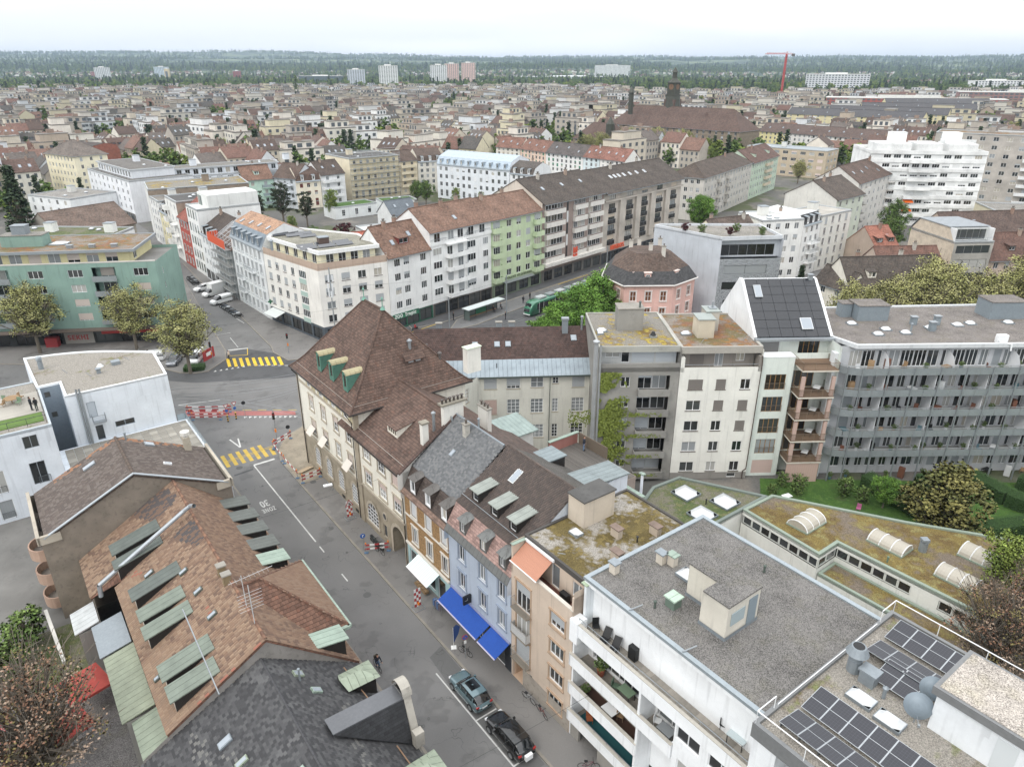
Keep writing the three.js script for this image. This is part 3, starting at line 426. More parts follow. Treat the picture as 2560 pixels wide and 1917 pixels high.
// R2: white house with long balconies and a gravel roof
{
const t=bld('apartment_house','white house with long balcony parapets and grey gravel roof','house',31,15.25),L=t.L,H=15.6,wm=wallM('#e9ecee'),D=14.2;
const B=[2.0,4.9,7.8]; // balcony floors
facade(t,[0,-1.6],[L,-1.6],2.6,14.9,wm,[],'wall',[[0.7,5.0,6.6,7.2],[0.7,7.9,6.6,10.1],[0.7,2.6,6.6,4.4],[7.4,5,10,7.2],[7.4,7.9,10,10.1]]);
facade(t,[L,-1.6],[L,-D],0,14.9,wm);facade(t,[L,-D],[0,-D],0,14.9,wm);facade(t,[0,-D],[0,-1.6],0,14.9,wm);
for(const y of B){win(t,2.2,y+0.1,-1.6,0,2.6,2.1,{nx:3});win(t,5.2,y+0.1,-1.6,0,2.4,2.1,{nx:3});if(y>3)win(t,8.7,y+0.1,-1.6,0,2.4,2.1,{nx:2,curtain:1});}
const floorM=M('balcony floor',[0.24,0.22,0.19],{tex:'concrete'}),cap=metalM('#b9b3a6',0,0.6);
B.forEach((y,i)=>{const x1=i===2?10:7.0,m=new Geo().box(0,x1,y-0.22,y,-1.58,0).build('balcony',floorM,t);new Geo().box(-0.15,x1,y-0.25,y+0.92,-0.02,0.16).box(x1-0.02,x1+0.16,y-0.25,y+0.92,-1.0,0.16).box(-0.17,-0.02,y-0.25,y+0.92,-1.5,0.16).build('parapet',wm,m);new Geo().box(-0.19,x1+0.17,y+0.92,y+0.97,-0.06,0.2).build('coping',cap,m);if(i===0)railing(m,[[0.2,0.05],[x1,0.05]],y+0.97,0.22,steel);});
new Geo().box(-0.02,0.14,0,12,-1.6,-0.05).build('fin_wall',wm,t);new Geo().box(7.0,7.2,0,11.2,-1.58,0.1).build('fin_wall',wm,t);
// bay with strip windows
facade(t,[10.2,0.02],[L,0.02],0,11.0,wm,[[1.1,9.6,1.9,1.25,{nx:2,curtain:0.6}],[3.7,9.6,1.9,1.25,{nx:2,curtain:0.8}],[1.4,6.7,1.9,1.25,{nx:2}],[3.9,6.7,1.9,1.25,{nx:2}],[1.4,3.8,1.9,1.25,{}],[3.9,3.8,1.9,1.25,{}]]);facade(t,[10.2,-1.6],[10.2,0.02],0,11,wm);
facade(t,[0.1,-0.05],[10.2,-0.05],0,1.75,wallM('#9a968e','concrete'),[],'base_wall',[[1.0,0,3.2,1.75],[5,0,7.5,1.75]]);new Geo().box(0,10.2,1.5,1.76,-1.6,-0.06).build('soffit',wm,t);
// terrace floor and parapet
const tm=M('terrace slabs',[0.30,0.27,0.23],{tex:'concrete'}),TY=11.2;
const tf=new Geo().box(0.1,L,TY-0.2,TY,-3.0,0).build('terrace',tm,t);const sg=[0,1,2].map((k)=>new Geo().box(-0.24,0.24,0,0.02,-0.24,0.24).geom()),sm=[0.30,0.26,0.34].map((k)=>M('slab '+k,[k,k*0.92,k*0.8],{tex:'concrete'}));for(let i=0;i<30;i++)for(let j=0;j<3;j++){const q=part('slab',sg[0],pick(sm),tf);q.position.set(0.6+i*0.5,TY,-0.36-j*0.5);}
new Geo().box(0.3,L,TY-0.3,TY+0.9,-0.02,0.16).build('parapet',wm,t);new Geo().box(0.28,L,TY+0.9,TY+0.95,-0.06,0.2).build('coping',cap,t);new Geo().box(-0.1,0.75,10.2,TY+1.05,-0.7,0.3).build('pillar',wm,t);railing(t,[[0.5,-0.1],[L,-0.1]],TY+0.95,0.28,steel,{post:2});
// attic: boxes between terraces
const am=wallM('#dfe6ea');for(const[x0,x1,z]of[[5.0,7.0,-2.2],[7.0,11.0,-2.25]])new Geo().box(x0,x1,TY,15.0,-4,z).build('attic_room',am,t);
facade(t,[0.4,-3],[5,-3],TY,15,am,[[1.8,TY+0.3,3.2,2.2,{nx:4,blind:0.95,bm:slatM('#d4dade')}]]);facade(t,[11,-3.4],[L,-3.4],TY,15,am,[[2.2,TY+0.1,3.2,2.3,{nx:2,curtain:0}]]);
new Geo().box(5.3,6.4,TY+1.1,TY+2.5,-2.19,-2.15).build('shutter',slatM('#d4dade'),t);new Geo().box(7.4,10.6,TY+1.3,TY+2.6,-2.24,-2.2).build('shutter',slatM('#dde3e6'),t);new Geo().box(6.55,6.95,TY,TY+2.3,-2.19,-2.15).build('shutter',slatM('#cdd5da'),t);
new Geo().box(0.15,0.4,TY,15,-3,-0.8).build('fin_wall',am,t);new Geo().box(-0.1,0.5,15.0,15.1,-2.0,-0.7).build('fin_cap',seamM('#a9bd9c',0.05,0.7),t);
flatRoof(t,rect(0,L,-D,-0.8),15.55,gravelM('#6f6c68'),metalM('#9aa6ad',0.3,0.45),{up:0.12,w:0.35,down:0.12});new Geo().box(0.02,L-0.02,14.95,15.42,-1.7,-0.95).build('eave_band',wm,t);
// stair head, vents
{const cm=wallM('#cdc7b8');const p=[[5.8,-5.4],[8.2,-5.4],[8.2,-3.9],[10.3,-3.9],[10.3,-7.3],[5.8,-7.3]].map(([x,z])=>[x,z]);const m=new Geo().prism(p,15.5,18.3,false).build('stair_head',cm,t);new Geo().prism(p.map(([x,z])=>[x+(x<7?-0.08:0.08),z+(z<-6?-0.08:0.08)]),18.3,18.42,true).build('cover',gravelM('#6f6c68'),m);new Geo().prism(inset(p,-0.05),15.5,15.85,false).build('skirting',zinc,m);new Geo().box(10.31,10.36,16.6,17.6,-5.7,-4.3).build('window',paintM('#9fb0b4',0.2),m);new Geo().box(10.31,10.36,15.8,17.9,-7.0,-6.1).build('door',paintM('#7f8f98'),m);}
dome(t,4.6,15.6,-7.0,1.5,1.2);cabin(t,'vent_box',5.6,6.4,15.55,16.3,-4.2,-3.4,paintM('#63786a'),seamM('#a9c3ae',0.05,0.6));
for(const[x,z]of[[2.2,-6.7],[2.9,-7.2]]){const m=new Geo().box(x-0.3,x+0.3,15.5,16.35,z-0.25,z+0.25).build('chimney',wallM('#c9bfae'),t);new Geo().box(x-0.42,x+0.42,16.45,16.55,z-0.35,z+0.35).build('cap',x>2.5?copper:zinc,m);}
{const m=new Geo().box(0.6,1.2,15.5,16.35,-3.3,-2.8).build('chimney',wallM('#c9bfae'),t);new Geo().box(0.5,1.3,16.42,16.52,-3.4,-2.7).build('cap',zinc,m);}
for(const[x,z]of[[5.4,-2.6],[7.6,-12],[4.3,-9.6]])pipe(t,x,15.5,16.1,z,0.08,paintM('#4d5b52'));for(const[x,z]of[[4.6,-0.9],[9.4,-0.9]])new Geo().tube(V(x,15.7,z),V(x+0.3,15.85,z-1),0.05).build('lightning_rod',steel,t);
}
// R3: peach house with a moss roof
{
const t=bld('apartment_house','peach house with a brown moss roof and orange awning','house',38.85,31.05),L=t.L,wm=wallM('#c9b5a0'),fm=wallM('#b4977a'),D=13.2,X=(a)=>38.85-a;
const su=(o)=>({nx:3,surround:[0.14,fm],...o});
facade(t,[0,0],[L,0],0,12.65,wm,[[X(32.8),9.7,1.7,1.35,su({blind:0.6})],[X(32.8),6.8,1.7,1.35,su({curtain:0.6})],[X(32.8),4.0,1.7,1.35,su()],[X(32.8),1.2,1.7,1.35,su({curtain:0.5})],[X(37.2),8.5,1.9,2.6,su({blind:0.35})],[X(37.2),5.8,1.9,2.3,su({curtain:0.6})],[X(37.2),3.0,1.9,2.3,su({blind:1})],[X(36.1),1.5,0.45,0.7,{nx:1}]],'wall',[[0.25,0,1.65,2.2]]);
new Geo().box(1.7,L-0.02,0,2.1,0.004,0.03).build('plinth',wallM('#9d9488','rough'),t);new Geo().box(0.25,1.65,0,2.2,-1.6,-1.5).box(0.25,0.3,0,2.2,-1.5,-0.2).box(1.6,1.65,0,2.2,-1.5,-0.2).box(0.25,1.65,0.13,0.17,-1.5,0).build('entrance',wallM('#c9a98a'),t);
[8.5,5.8,3.0].forEach((y,i)=>{const m=new Geo().box(0.55,2.75,y-0.12,y,0.02,0.55).build('balcony',wallM('#8b8172','concrete'),t);railing(m,[[0.6,0],[0.6,0.52],[2.7,0.52],[2.7,0]],y,0.95,paintM('#8f8b84'),{bars:0.14,...(i===1?{panel:M('white tin',[0.55,0.56,0.56],{tex:'slats'})}:{})});});
// terrace behind the top parapet
new Geo().box(0.05,L-0.05,11.5,11.6,-1.6,-0.2).build('terrace',M('red deck',[0.13,0.055,0.04],{tex:'wood'}),t);new Geo().box(0,L,12.65,12.75,-0.25,0.05).build('coping',wallM('#cfc8bb','concrete'),t);new Geo().quad(V(0,11.5,-0.2),V(L,11.5,-0.2),V(L,12.7,-0.2),V(0,12.7,-0.2)).build('parapet',wm,t);
facade(t,[0,-1.5],[L,-1.5],11.6,14.5,wm,[[6.6,12.3,1.3,1.4,{nx:2}],[3.9,11.65,1.0,2.2,{nx:1}]]);new Geo().box(0,0.2,11.5,14.3,-1.5,0).build('fin_wall',wm,t);new Geo().box(-0.05,0.35,14.3,14.38,-1.6,0.1).build('fin_cap',copper,t);new Geo().box(L-0.2,L,11.5,13.9,-1.5,0).build('fin_wall',wm,t);
{const g=new Geo();g.slab([V(0.3,13.0,0.35),V(3.7,13.0,0.35),V(3.7,14.2,-1.4),V(0.3,14.2,-1.4)],0.04);const m=g.build('awning',M('orange awning cloth',[0.44,0.215,0.145],{tex:'slats'}),t);new Geo().box(0.25,3.9,14.2,14.42,-1.5,-1.2).build('cassette',white,m);new Geo().tube(V(0.25,12.95,0.38),V(3.75,12.95,0.38),0.05).build('front_bar',white,m);}
facade(t,[L,0],[L,-D],0,14.5,wm);facade(t,[0,-D],[0,0],0,14.5,wm);facade(t,[L,-D],[0,-D],0,14.5,wm);
flatRoof(t,rect(0,L,-D,-1.35),14.5,flatM('mossWhite'),M('bitumen edge',[0.07,0.065,0.06],{rough:0.8}),{up:0.14,w:0.22,down:0.35});
cabin(t,'stair_head',0.2,2.2,14.5,17.0,-9.4,-5.9,wallM('#c5b7a3'),M('bitumen',[0.085,0.083,0.08],{tex:'rough',rough:0.85}));dome(t,2.4,14.5,-4.9,1.0,0.8);
for(const[x,z]of[[4.6,-7.4],[6.3,-10.2],[6.9,-5.2]]){const m=new Geo().box(x-0.45,x+0.45,14.4,15.25,z-0.25,z+0.25).build('chimney',wallM('#b7a793'),t);new Geo().box(x-0.55,x+0.55,15.32,15.42,z-0.35,z+0.35).build('cap',wallM('#7d6a5e','rough'),m);}pipe(t,6.2,14.4,15,-8.2,0.07,paintM('#333'));new Geo().tube(V(3.6,14.7,-1.9),V(4.3,14.9,-2.1),0.03).build('lightning_rod',steel,t);
}
// R4 + R5: light blue house and ochre house, mansard roofs
const awn=(x0,x1,y0,z0,y1,z1,mat,t,bar)=>{const m=new Geo().slab([V(x0,y1,z1),V(x1,y1,z1),V(x1,y0,z0),V(x0,y0,z0)],0.05).build('awning',mat,t);new Geo().tube(V(x0,y1-0.02,z1),V(x1,y1-0.02,z1),0.07).build('front_bar',bar??white,m);return m;};
{
const A0=48.95,t=bld('town_house','light blue town house with mansard and blue shop awning','house',A0,38.9),L=t.L,X=(a)=>A0-a,wm=wallM('#a9b7c9'),sm=wallM('#92a0b4'),D=14;
const o={nx:2,surround:[0.24,sm],sill:white},cs=[46.65,43.2,40.25].map(X);
facade(t,[0,0],[L,0],3.5,10.2,wm,[...grid(cs,[7.65],0.95,1.75,{...o,curtain:0.2}),...grid(cs,[4.5],0.95,1.75,{...o,curtain:0.2})]);
facade(t,[0,0],[L,0],0,3.5,wallM('#2e3238'),[[2.2,0.5,2.6,2.4,{nx:2,curtain:0}],[5.4,0.5,2.6,2.4,{nx:2,curtain:0}],[8.4,0.1,1.4,2.7,{nx:1,curtain:0}]],'shop_front');
awn(0.3,6.9,3.45,0.06,2.55,1.7,M('blue awning cloth',[0.012,0.07,0.34],{tex:'panel',rough:0.8}),t,paintM('#b9b4d0'));awn(7.15,L-0.15,3.45,0.06,2.55,1.7,M('blue awning cloth',[0,0,0]),t,paintM('#b9b4d0'));new Geo().box(0.2,L-0.1,3.45,3.6,0.02,0.16).build('cornice',paintM('#8e93b8'),t);
const prof=[[0.45,10.15],[0.1,10.75],[-1.0,12.65],[-7.1,16.6],[-D,12.2]],mp=M('pink mansard tiles',[0.30,0.20,0.175],{tex:'slate',bump:0.02}),zk=seamM('#6c6e6c',0.25,0.5),br=roofM('#5d5049');
const rs=profileRoof(t,0,L,prof,[zk,mp,br,gravelM('#57534e')],['eave_gutter','mansard','roof','rear_roof']);capEnd(t,L,prof,9,wallM('#c9d3e0'));capEnd(t,0,prof,9,wm);
facade(t,[L,0],[L,-D],0,10.2,wm);facade(t,[L,-D],[0,-D],0,12.2,wm);
tileField(rs[2],V(0.05,12.72,-1.05),V(L-0.1,0,0),V(0,3.9,-6.0),38,22,[[0.085,0.068,0.060],[0.10,0.078,0.068],[0.075,0.060,0.054]],'brown roof tile',{curve:0.045});
new Geo().tube(V(0,16.68,-7.1),V(L,16.68,-7.1),0.13).build('ridge_cap',br,rs[2]);new Geo().tube(V(0.1,13.35,-1.65),V(L,13.35,-1.65),0.035).build('snow_guard',steel,rs[2]);
const R={yAt:(z)=>z>-1?10.75+(0.1-z)*1.727:12.65+(-1-z)*0.6475,ang:Math.atan(1.9/1.1),rz:-7.1,ang2:0.56};
for(const c of[46.4,43.1,40.2].map(X)){const m=new THREE.Group();m.name='dormer';t.add(m);const g=new Geo();for(const s of[-0.5,0.5])g.poly([V(c+s,10.9,0.0),V(c+s,12.25,0.0),V(c+s,12.6,-1.05)]);g.build('cheek',zk,m);const f=new Geo();wallGeo(f,[c-0.5,0],[c+0.5,0],10.9,12.3,[[0.17,11.05,0.83,12.15]],0.12);f.build('front',zk,m);win(m,c,11.05,0,0,0.65,1.1,{nx:2});new Geo().poly([V(c-0.68,12.28,0.18),V(c+0.68,12.28,0.18),V(c,12.75,-0.5)]).poly([V(c+0.68,12.28,0.18),V(c+0.66,12.62,-1.1),V(c,12.78,-1.1),V(c,12.75,-0.5)]).poly([V(c-0.68,12.28,0.18),V(c,12.75,-0.5),V(c,12.78,-1.1),V(c-0.66,12.62,-1.1)]).build('dormer_roof',zk,m);}
const R2={yAt:(z)=>12.65+(-1-z)*0.6475,ang:Math.atan(0.6475)};for(const c of[47.0,44.0,41.2].map(X))shedDormer(t,R2,c,-1.9,1.15,1.25,seamM('#8d948c',0.2,0.5),paintM('#2b2724',0.7),{n:1,rise:0.12});
{const s=skylight(t,{yAt:R2.yAt,ang:R2.ang,rz:-99},X(45.4),-5.4,0.8,1.5,paintM('#cfd2d0'));}
// shop clock
const[wx,wz]=AB(45.2,28.3),c=thing('shop_clock','black square clock hanging over the blue awning','clock',wx,3.9,wz,t.rotation.y);new Geo().box(-0.09,0.09,0,0.95,-0.42,0.42).build('case',dark,c);new Geo().box(0.095,0.1,0.45,0.47,-0.02,0.28).box(0.095,0.1,0.46,0.72,-0.01,0.01).build('hand',white,c);new Geo().tube(V(0,0.5,-0.42),V(0,0.5,-0.6),0.04).build('bracket',steel,c);
}
{
const A0=57.6,t=bld('town_house','ochre shingled town house with white window surrounds and striped awning','house',A0,49.0),L=t.L,X=(a)=>A0-a,wm=M('ochre shingles',[0.30,0.185,0.085],{tex:'shingle',bump:0.015}),sm=wallM('#d8d2c6'),D=14,cs=[55.7,52.75,49.8].map(X);
const o={nx:2,surround:[0.2,sm],sill:sm};
facade(t,[0,0],[L,0],3.7,10.1,wm,[...grid(cs,[7.6],1.0,1.85,{...o,blind:0.95,bm:slatM('#c9cdd0')}),...grid(cs,[4.3],1.0,1.9,{...o,curtain:0.3})]);new Geo().box(0,L,7.15,7.3,0,0.1).build('string_course',sm,t);
facade(t,[0,0],[L,0],0,3.7,wallM('#9fc3c6'),[[1.7,0.4,2.4,2.5,{nx:2,curtain:0}],[4.6,0.4,2.0,2.5,{nx:1,curtain:0}],[6.9,0.1,1.5,2.7,{nx:1,curtain:0}]],'shop_front');new Geo().box(0,L,3.5,3.75,0.02,0.2).build('cornice',sm,t);
const sa=M('striped awning cloth',[1,1,1],{tex:'stripeAw',raw:1,rough:0.8});awn(2.6,6.8,3.5,0.1,2.6,1.65,sa,t);
const prof=[[0.4,9.95],[0,10.3],[-1.1,12.45],[-6.7,16.7],[-D,12.2]],dm=M('dark mansard',[0.075,0.058,0.05],{tex:'slate',bump:0.02}),gm=M('eave copper',[0.17,0.115,0.09],{tex:'slate',bump:0.01}),sl=M('slate bed',[0.12,0.125,0.13],{tex:'slate'});
const rs=profileRoof(t,0,L,prof,[gm,dm,sl,roofM('#5a4a42')],['eave_gutter','mansard','roof','rear_roof']);capEnd(t,0,prof,9,wallM('#d8d6cf'));facade(t,[L,-D],[0,-D],0,12.2,wallM('#cfcbc1'));
tileField(rs[2],V(0.1,12.52,-1.15),V(L-0.15,0,0),V(0,4.2,-5.52),34,32,[[0.14,0.145,0.15],[0.16,0.165,0.17],[0.12,0.125,0.13],[0.185,0.188,0.19]],'slate',{curve:0,th:0.012,name:'slate'});
for(const c of[55.6,52.6,49.6].map(X)){const m=new THREE.Group();m.name='dormer';t.add(m);const g=new Geo();for(const s of[-0.5,0.5])g.poly([V(c+s,10.6,0.0),V(c+s,12.15,0.0),V(c+s,12.5,-1.1)]);g.build('cheek',dm,m);const f=new Geo();wallGeo(f,[c-0.5,0.01],[c+0.5,0.01],10.55,12.15,[[0.14,10.7,0.86,12.0]],0.1);f.build('front',white,m);win(m,c,10.7,0.01,0,0.7,1.3,{nx:1});const zk=seamM('#5f5b57',0.2,0.5);new Geo().poly([V(c-0.7,12.15,0.2),V(c+0.7,12.15,0.2),V(c,12.65,-0.4)]).poly([V(c+0.7,12.15,0.2),V(c+0.68,12.5,-1.2),V(c,12.72,-1.2),V(c,12.65,-0.4)]).poly([V(c-0.7,12.15,0.2),V(c,12.65,-0.4),V(c,12.72,-1.2),V(c-0.68,12.5,-1.2)]).build('dormer_roof',zk,m);}
skylight(t,{yAt:(z)=>12.45+(-1.1-z)*0.759,ang:Math.atan(0.759),rz:-99},3.6,-3.9,0.5,0.75);new Geo().tube(V(0,16.75,-6.7),V(L,16.75,-6.7),0.1).build('ridge_cap',zinc,rs[2]);new Geo().box(0.1,0.45,14.2,16.75,-6.0,-5.9).build('flashing',steel,t);
chimney(t,3.4,14.8,17.2,-5.7,0.55,0.55,wallM('#b5b1a6','rough'),1);chimney(t,2.8,14.6,18.1,-8.4,1.7,0.5,wallM('#c9c6bd'),3);pipe(t,3.9,16,17.6,-6.9,0.1);
}
// ---------------------------------------------------------------- stone-based office with the tall hipped roof, its wing and its rear range
const cream=wallM('#e3dfd0'),stoneM=wallM('#9d917b','rough',0.012),trimM=wallM('#b5a994','rough'),tileBr=roofM('#5e483d','tiles',0.03);
function archWin(t,x,y0,w,h,ny=4){ // arched window: voussoir ring, frame with bars, pane
const r=w/2,n=10,ring=new Geo(),z=0.12,P=(k,R,zz)=>V(x+R*Math.cos(Math.PI*k/n),y0+h-r+R*Math.sin(Math.PI*k/n),zz);
for(let k=0;k<n;k++){ring.quad(P(k,r+0.35,z),P(k+1,r+0.35,z),P(k+1,r,z),P(k,r,z));ring.quad(P(k,r,z),P(k+1,r,z),P(k+1,r,0.03),P(k,r,0.03));}ring.box(x-r-0.2,x-r,y0,y0+h-r,0.03,z).box(x+r,x+r+0.2,y0,y0+h-r,0.03,z).box(x-r-0.3,x+r+0.3,y0-0.18,y0,0.03,0.2);
ring.build('arch',trimM,t);const f=new Geo();for(let i=0;i<=4;i++){const c=x-r+w*i/4,top=y0+h-r+Math.sqrt(Math.max(0,r*r-(c-x)**2));f.box(c-0.035,c+0.035,y0,top,0.05,0.09);}for(let j=0;j<=ny+1;j++){const y=y0+(h-r*0.55)*j/(ny+1),q=y>y0+h-r?Math.sqrt(Math.max(0,r*r-(y-y0-h+r)**2)):r;f.box(x-q,x+q,y-0.025,y+0.025,0.052,0.088);}
const wv=f.build('window',white,t),p=new Geo();p.poly([V(x-r,y0,0.045),V(x+r,y0,0.045),...Array.from({length:n+1},(_,k)=>P(k,r,0.045))]);p.build('pane',pick(glassMs),wv);
}
{
const A0=85.9,t=bld('corner_office','stone-based corner office with tall brown hipped roof and green copper dormers','office building',A0,69.0),L=t.L,D=15,X=(a)=>A0-a;
const cs=[81.95,78.15,74.4,70.9].map(X),sb=(p)=>({nx:2,ny:3,surround:[0.16,trimM],bm:slatM('#c9b9ae'),blind:p});
facade(t,[0,0],[L,0],5.3,14.3,cream,[...cs.map((x,i)=>[x,9.6,1.35,2.0,sb([0.35,0.3,0.4,0][i])]),...cs.map((x,i)=>[x,6.1,1.35,2.0,sb([0.5,0.4,0,0.45][i])])]);
const fr=new Geo();const fx=[];for(let k=0;k<4;k++)fx.push(cs[k]);for(const x of fx)win(t,x-0.2,12.95,0.17,0,0.75,0.9,{nx:2});for(const x of fx)for(const s of[-1.1,0.65,1.35])new Geo().box(x+s,x+s+0.5,12.85,13.95,0.01,0.06).build('frieze_panel',wallM('#c8bc93'),t);new Geo().box(-0.05,L,12.5,12.8,0,0.12).build('cornice',trimM,t);
const ah=[81.6,77.95,74.3,70.4].map(X);facade(t,[0,0.02],[L,0.02],0,5.3,stoneM,[],'stone_wall');for(const x of ah)archWin(t,x,1.7,1.5,2.6);new Geo().box(0,L,5.2,5.42,0.02,0.14).build('string_course',trimM,t);for(const x of ah)new Geo().box(x-0.5,x+0.4,0.25,0.7,0.0,0.03).build('cellar_window',dark,t);
for(const i of[0,1,3]){const x=cs[i],m=new Geo().slab([V(x-0.75,6.35,1.0),V(x+0.75,6.35,1.0),V(x+0.75,7.3,0.15),V(x-0.75,7.3,0.15)],0.03).build('awning',paintM('#d9d0c4',0.8),t);}
facade(t,[L,0],[L,-7],5,14.3,cream);facade(t,[L,-7],[L+0.2,-D],0,14.3,cream,[[5.4,7.5,1.6,3.2,{nx:3,ny:5,surround:[0.12,trimM]}],[2.2,11,0.6,1.2,{nx:1}]]);facade(t,[0,-D],[0,0],0,14.3,cream);facade(t,[L,-D],[0,-D],0,14.3,cream);new Geo().box(-0.5,0.0,0,13.5,-0.6,0.05).build('corner_pier',stoneM,t);new Geo().box(L-0.02,L+0.3,0,14,-0.5,0.1).build('corner_pier',stoneM,t);
// bell-cast hipped roof
const g=new Geo(),e=0.75,ring=(s,y)=>{const x0=-e+s*(X(79.6)+e),x1=L+e-s*(L+e-X(74.6)),z0=e-s*(e+7.4),z1=-D-e+s*(D+e-7.4);return[V(x0,y,z0),V(x1,y,z0),V(x1,y,z1),V(x0,y,z1)];};
const rings=[[0,14.35],[0.10,15.0],[0.22,16.0],[0.36,17.4],[1,23.6]].map(([s,y])=>ring(s,y));for(let k=0;k+1<rings.length;k++)for(let i=0;i<4;i++){const j=(i+1)%4;g.quad(rings[k][i],rings[k][j],rings[k+1][j],rings[k+1][i]);}g.quad(...[0,3,2,1].map((i)=>rings[0][i]));
const rm=g.build('roof',tileBr,t),cap=new Geo();for(let k=0;k+1<rings.length;k++)for(let i=0;i<4;i++)cap.tube(rings[k][i],rings[k+1][i],0.12,5);cap.tube(rings[4][0],rings[4][1],0.14);cap.build('ridge_cap',tileBr,rm);
const gut=new Geo();for(let i=0;i<4;i++)gut.tube(rings[0][i],rings[0][(i+1)%4],0.1);gut.tube(V(0.1,14.2,0.8),V(0.2,13.3,0.15),0.06).tube(V(0.2,13.3,0.15),V(0.2,0,0.15),0.06).tube(V(L-0.4,14.2,0.8),V(L-0.3,12.9,0.15),0.06).tube(V(L-0.3,12.9,0.15),V(L-0.3,0,0.15),0.06);gut.build('gutter',paintM('#2c2622'),t);const sn=new Geo();sn.tube(rings[1][0],rings[1][1],0.03).tube(rings[1][1],rings[1][2],0.03);sn.build('snow_guard',paintM('#9a8f84'),rm);
for(const p of[rings[4][0],rings[4][1]]){const m=new Geo().cyl(p.x,p.y,p.y+0.35,p.z,0.34,0.12,8).cyl(p.x,p.y+0.35,p.y+1.1,p.z,0.07,0.05,8).cyl(p.x,p.y+1.1,p.y+1.35,p.z,0.05,0.15,8).cyl(p.x,p.y+1.35,p.y+1.6,p.z,0.15,0.02,8).build('finial',M('verdigris',[0.17,0.34,0.27],{rough:0.7}),rm);}
const vg=M('verdigris copper',[0.09,0.215,0.165],{tex:'rough',rough:0.7}),vt=seamM('#a79c72',0.05,0.6);
for(const a of[79.6,75.9,72.0]){const x=X(a),z=-0.7,y=16.1,m=new THREE.Group();m.name='dormer';t.add(m);const n=6,w=0.6,pr=[];for(let k=0;k<=n;k++){const q=Math.PI*k/n;pr.push([w*Math.cos(q),0.35*Math.sin(q)]);}const r=new Geo(),s=new Geo(),yt=y+1.75,back=-2.6;for(let k=0;k<n;k++)r.quad(V(x+pr[k][0]*1.15,yt+pr[k][1]*1.15,z+0.15),V(x+pr[k][0]*1.15,yt+pr[k][1]*1.15,z+back),V(x+pr[k+1][0]*1.15,yt+pr[k+1][1]*1.15,z+back),V(x+pr[k+1][0]*1.15,yt+pr[k+1][1]*1.15,z+0.15));r.build('dormer_roof',vt,m);s.poly([V(x-w,yt,z),...pr.map(([u,v])=>V(x+u,yt+v,z)).reverse()]);for(const q of[-w,w])s.poly([V(x+q,y-0.3,z),V(x+q,yt,z),V(x+q,yt,z+back),V(x+q,y+0.4,z-0.8)]);s.build('cheek',vg,m);const f=new Geo();wallGeo(f,[x-w,z],[x+w,z],y-0.4,yt,[[0.3,y+0.1,0.9,y+1.6]],0.12);f.build('front',vg,m);win(m,x,y+0.1,z,0,0.6,1.5,{nx:2,ny:4,frame:paintM('#5a4b40')});}
{ // dormer and vents on the slope above the wing
const m=new THREE.Group();m.name='dormer';t.add(m);const x=L-1.9,z0=-8.2,z1=-10.3,y=17.0;new Geo().box(x-0.05,x,y,y+1.1,z1,z0).poly([V(x,y,z0),V(x,y+1.1,z0),V(x-1.6,y+2.3,z0)]).poly([V(x,y,z1),V(x,y+1.1,z1),V(x-1.6,y+2.3,z1)]).build('cheek',cream,m);win(m,x+0.17,y+0.25,-8.75,Math.PI/2,0.7,0.75,{nx:1,blind:0.7});win(m,x+0.17,y+0.25,-9.7,Math.PI/2,0.7,0.75,{nx:1,blind:0.7});new Geo().slab([V(x+0.4,y+1.15,z0+0.3),V(x+0.4,y+1.15,z1-0.3),V(x-3.0,y+3.6,z1-0.3),V(x-3.0,y+3.6,z0+0.3)],0.1).build('dormer_roof',tileBr,m);
pipe(t,L-2.8,18.6,20.0,-9.2,0.2,steel);pipe(t,L-1.6,16.6,18.0,-12.6,0.18,paintM('#5b5450'));pipe(t,L-2.9,18,19,-11.6,0.1,paintM('#5b5450'));new Geo().box(L-0.4,L+0.6,15.4,18.6,-17.2,-15.2).build('lift_shaft',wallM('#e4e2d8'),t);new Geo().box(L-0.5,L+0.7,18.6,18.7,-17.3,-15.1).build('lift_cover',seamM('#cfdcc0',0.05,0.5),t);}
}
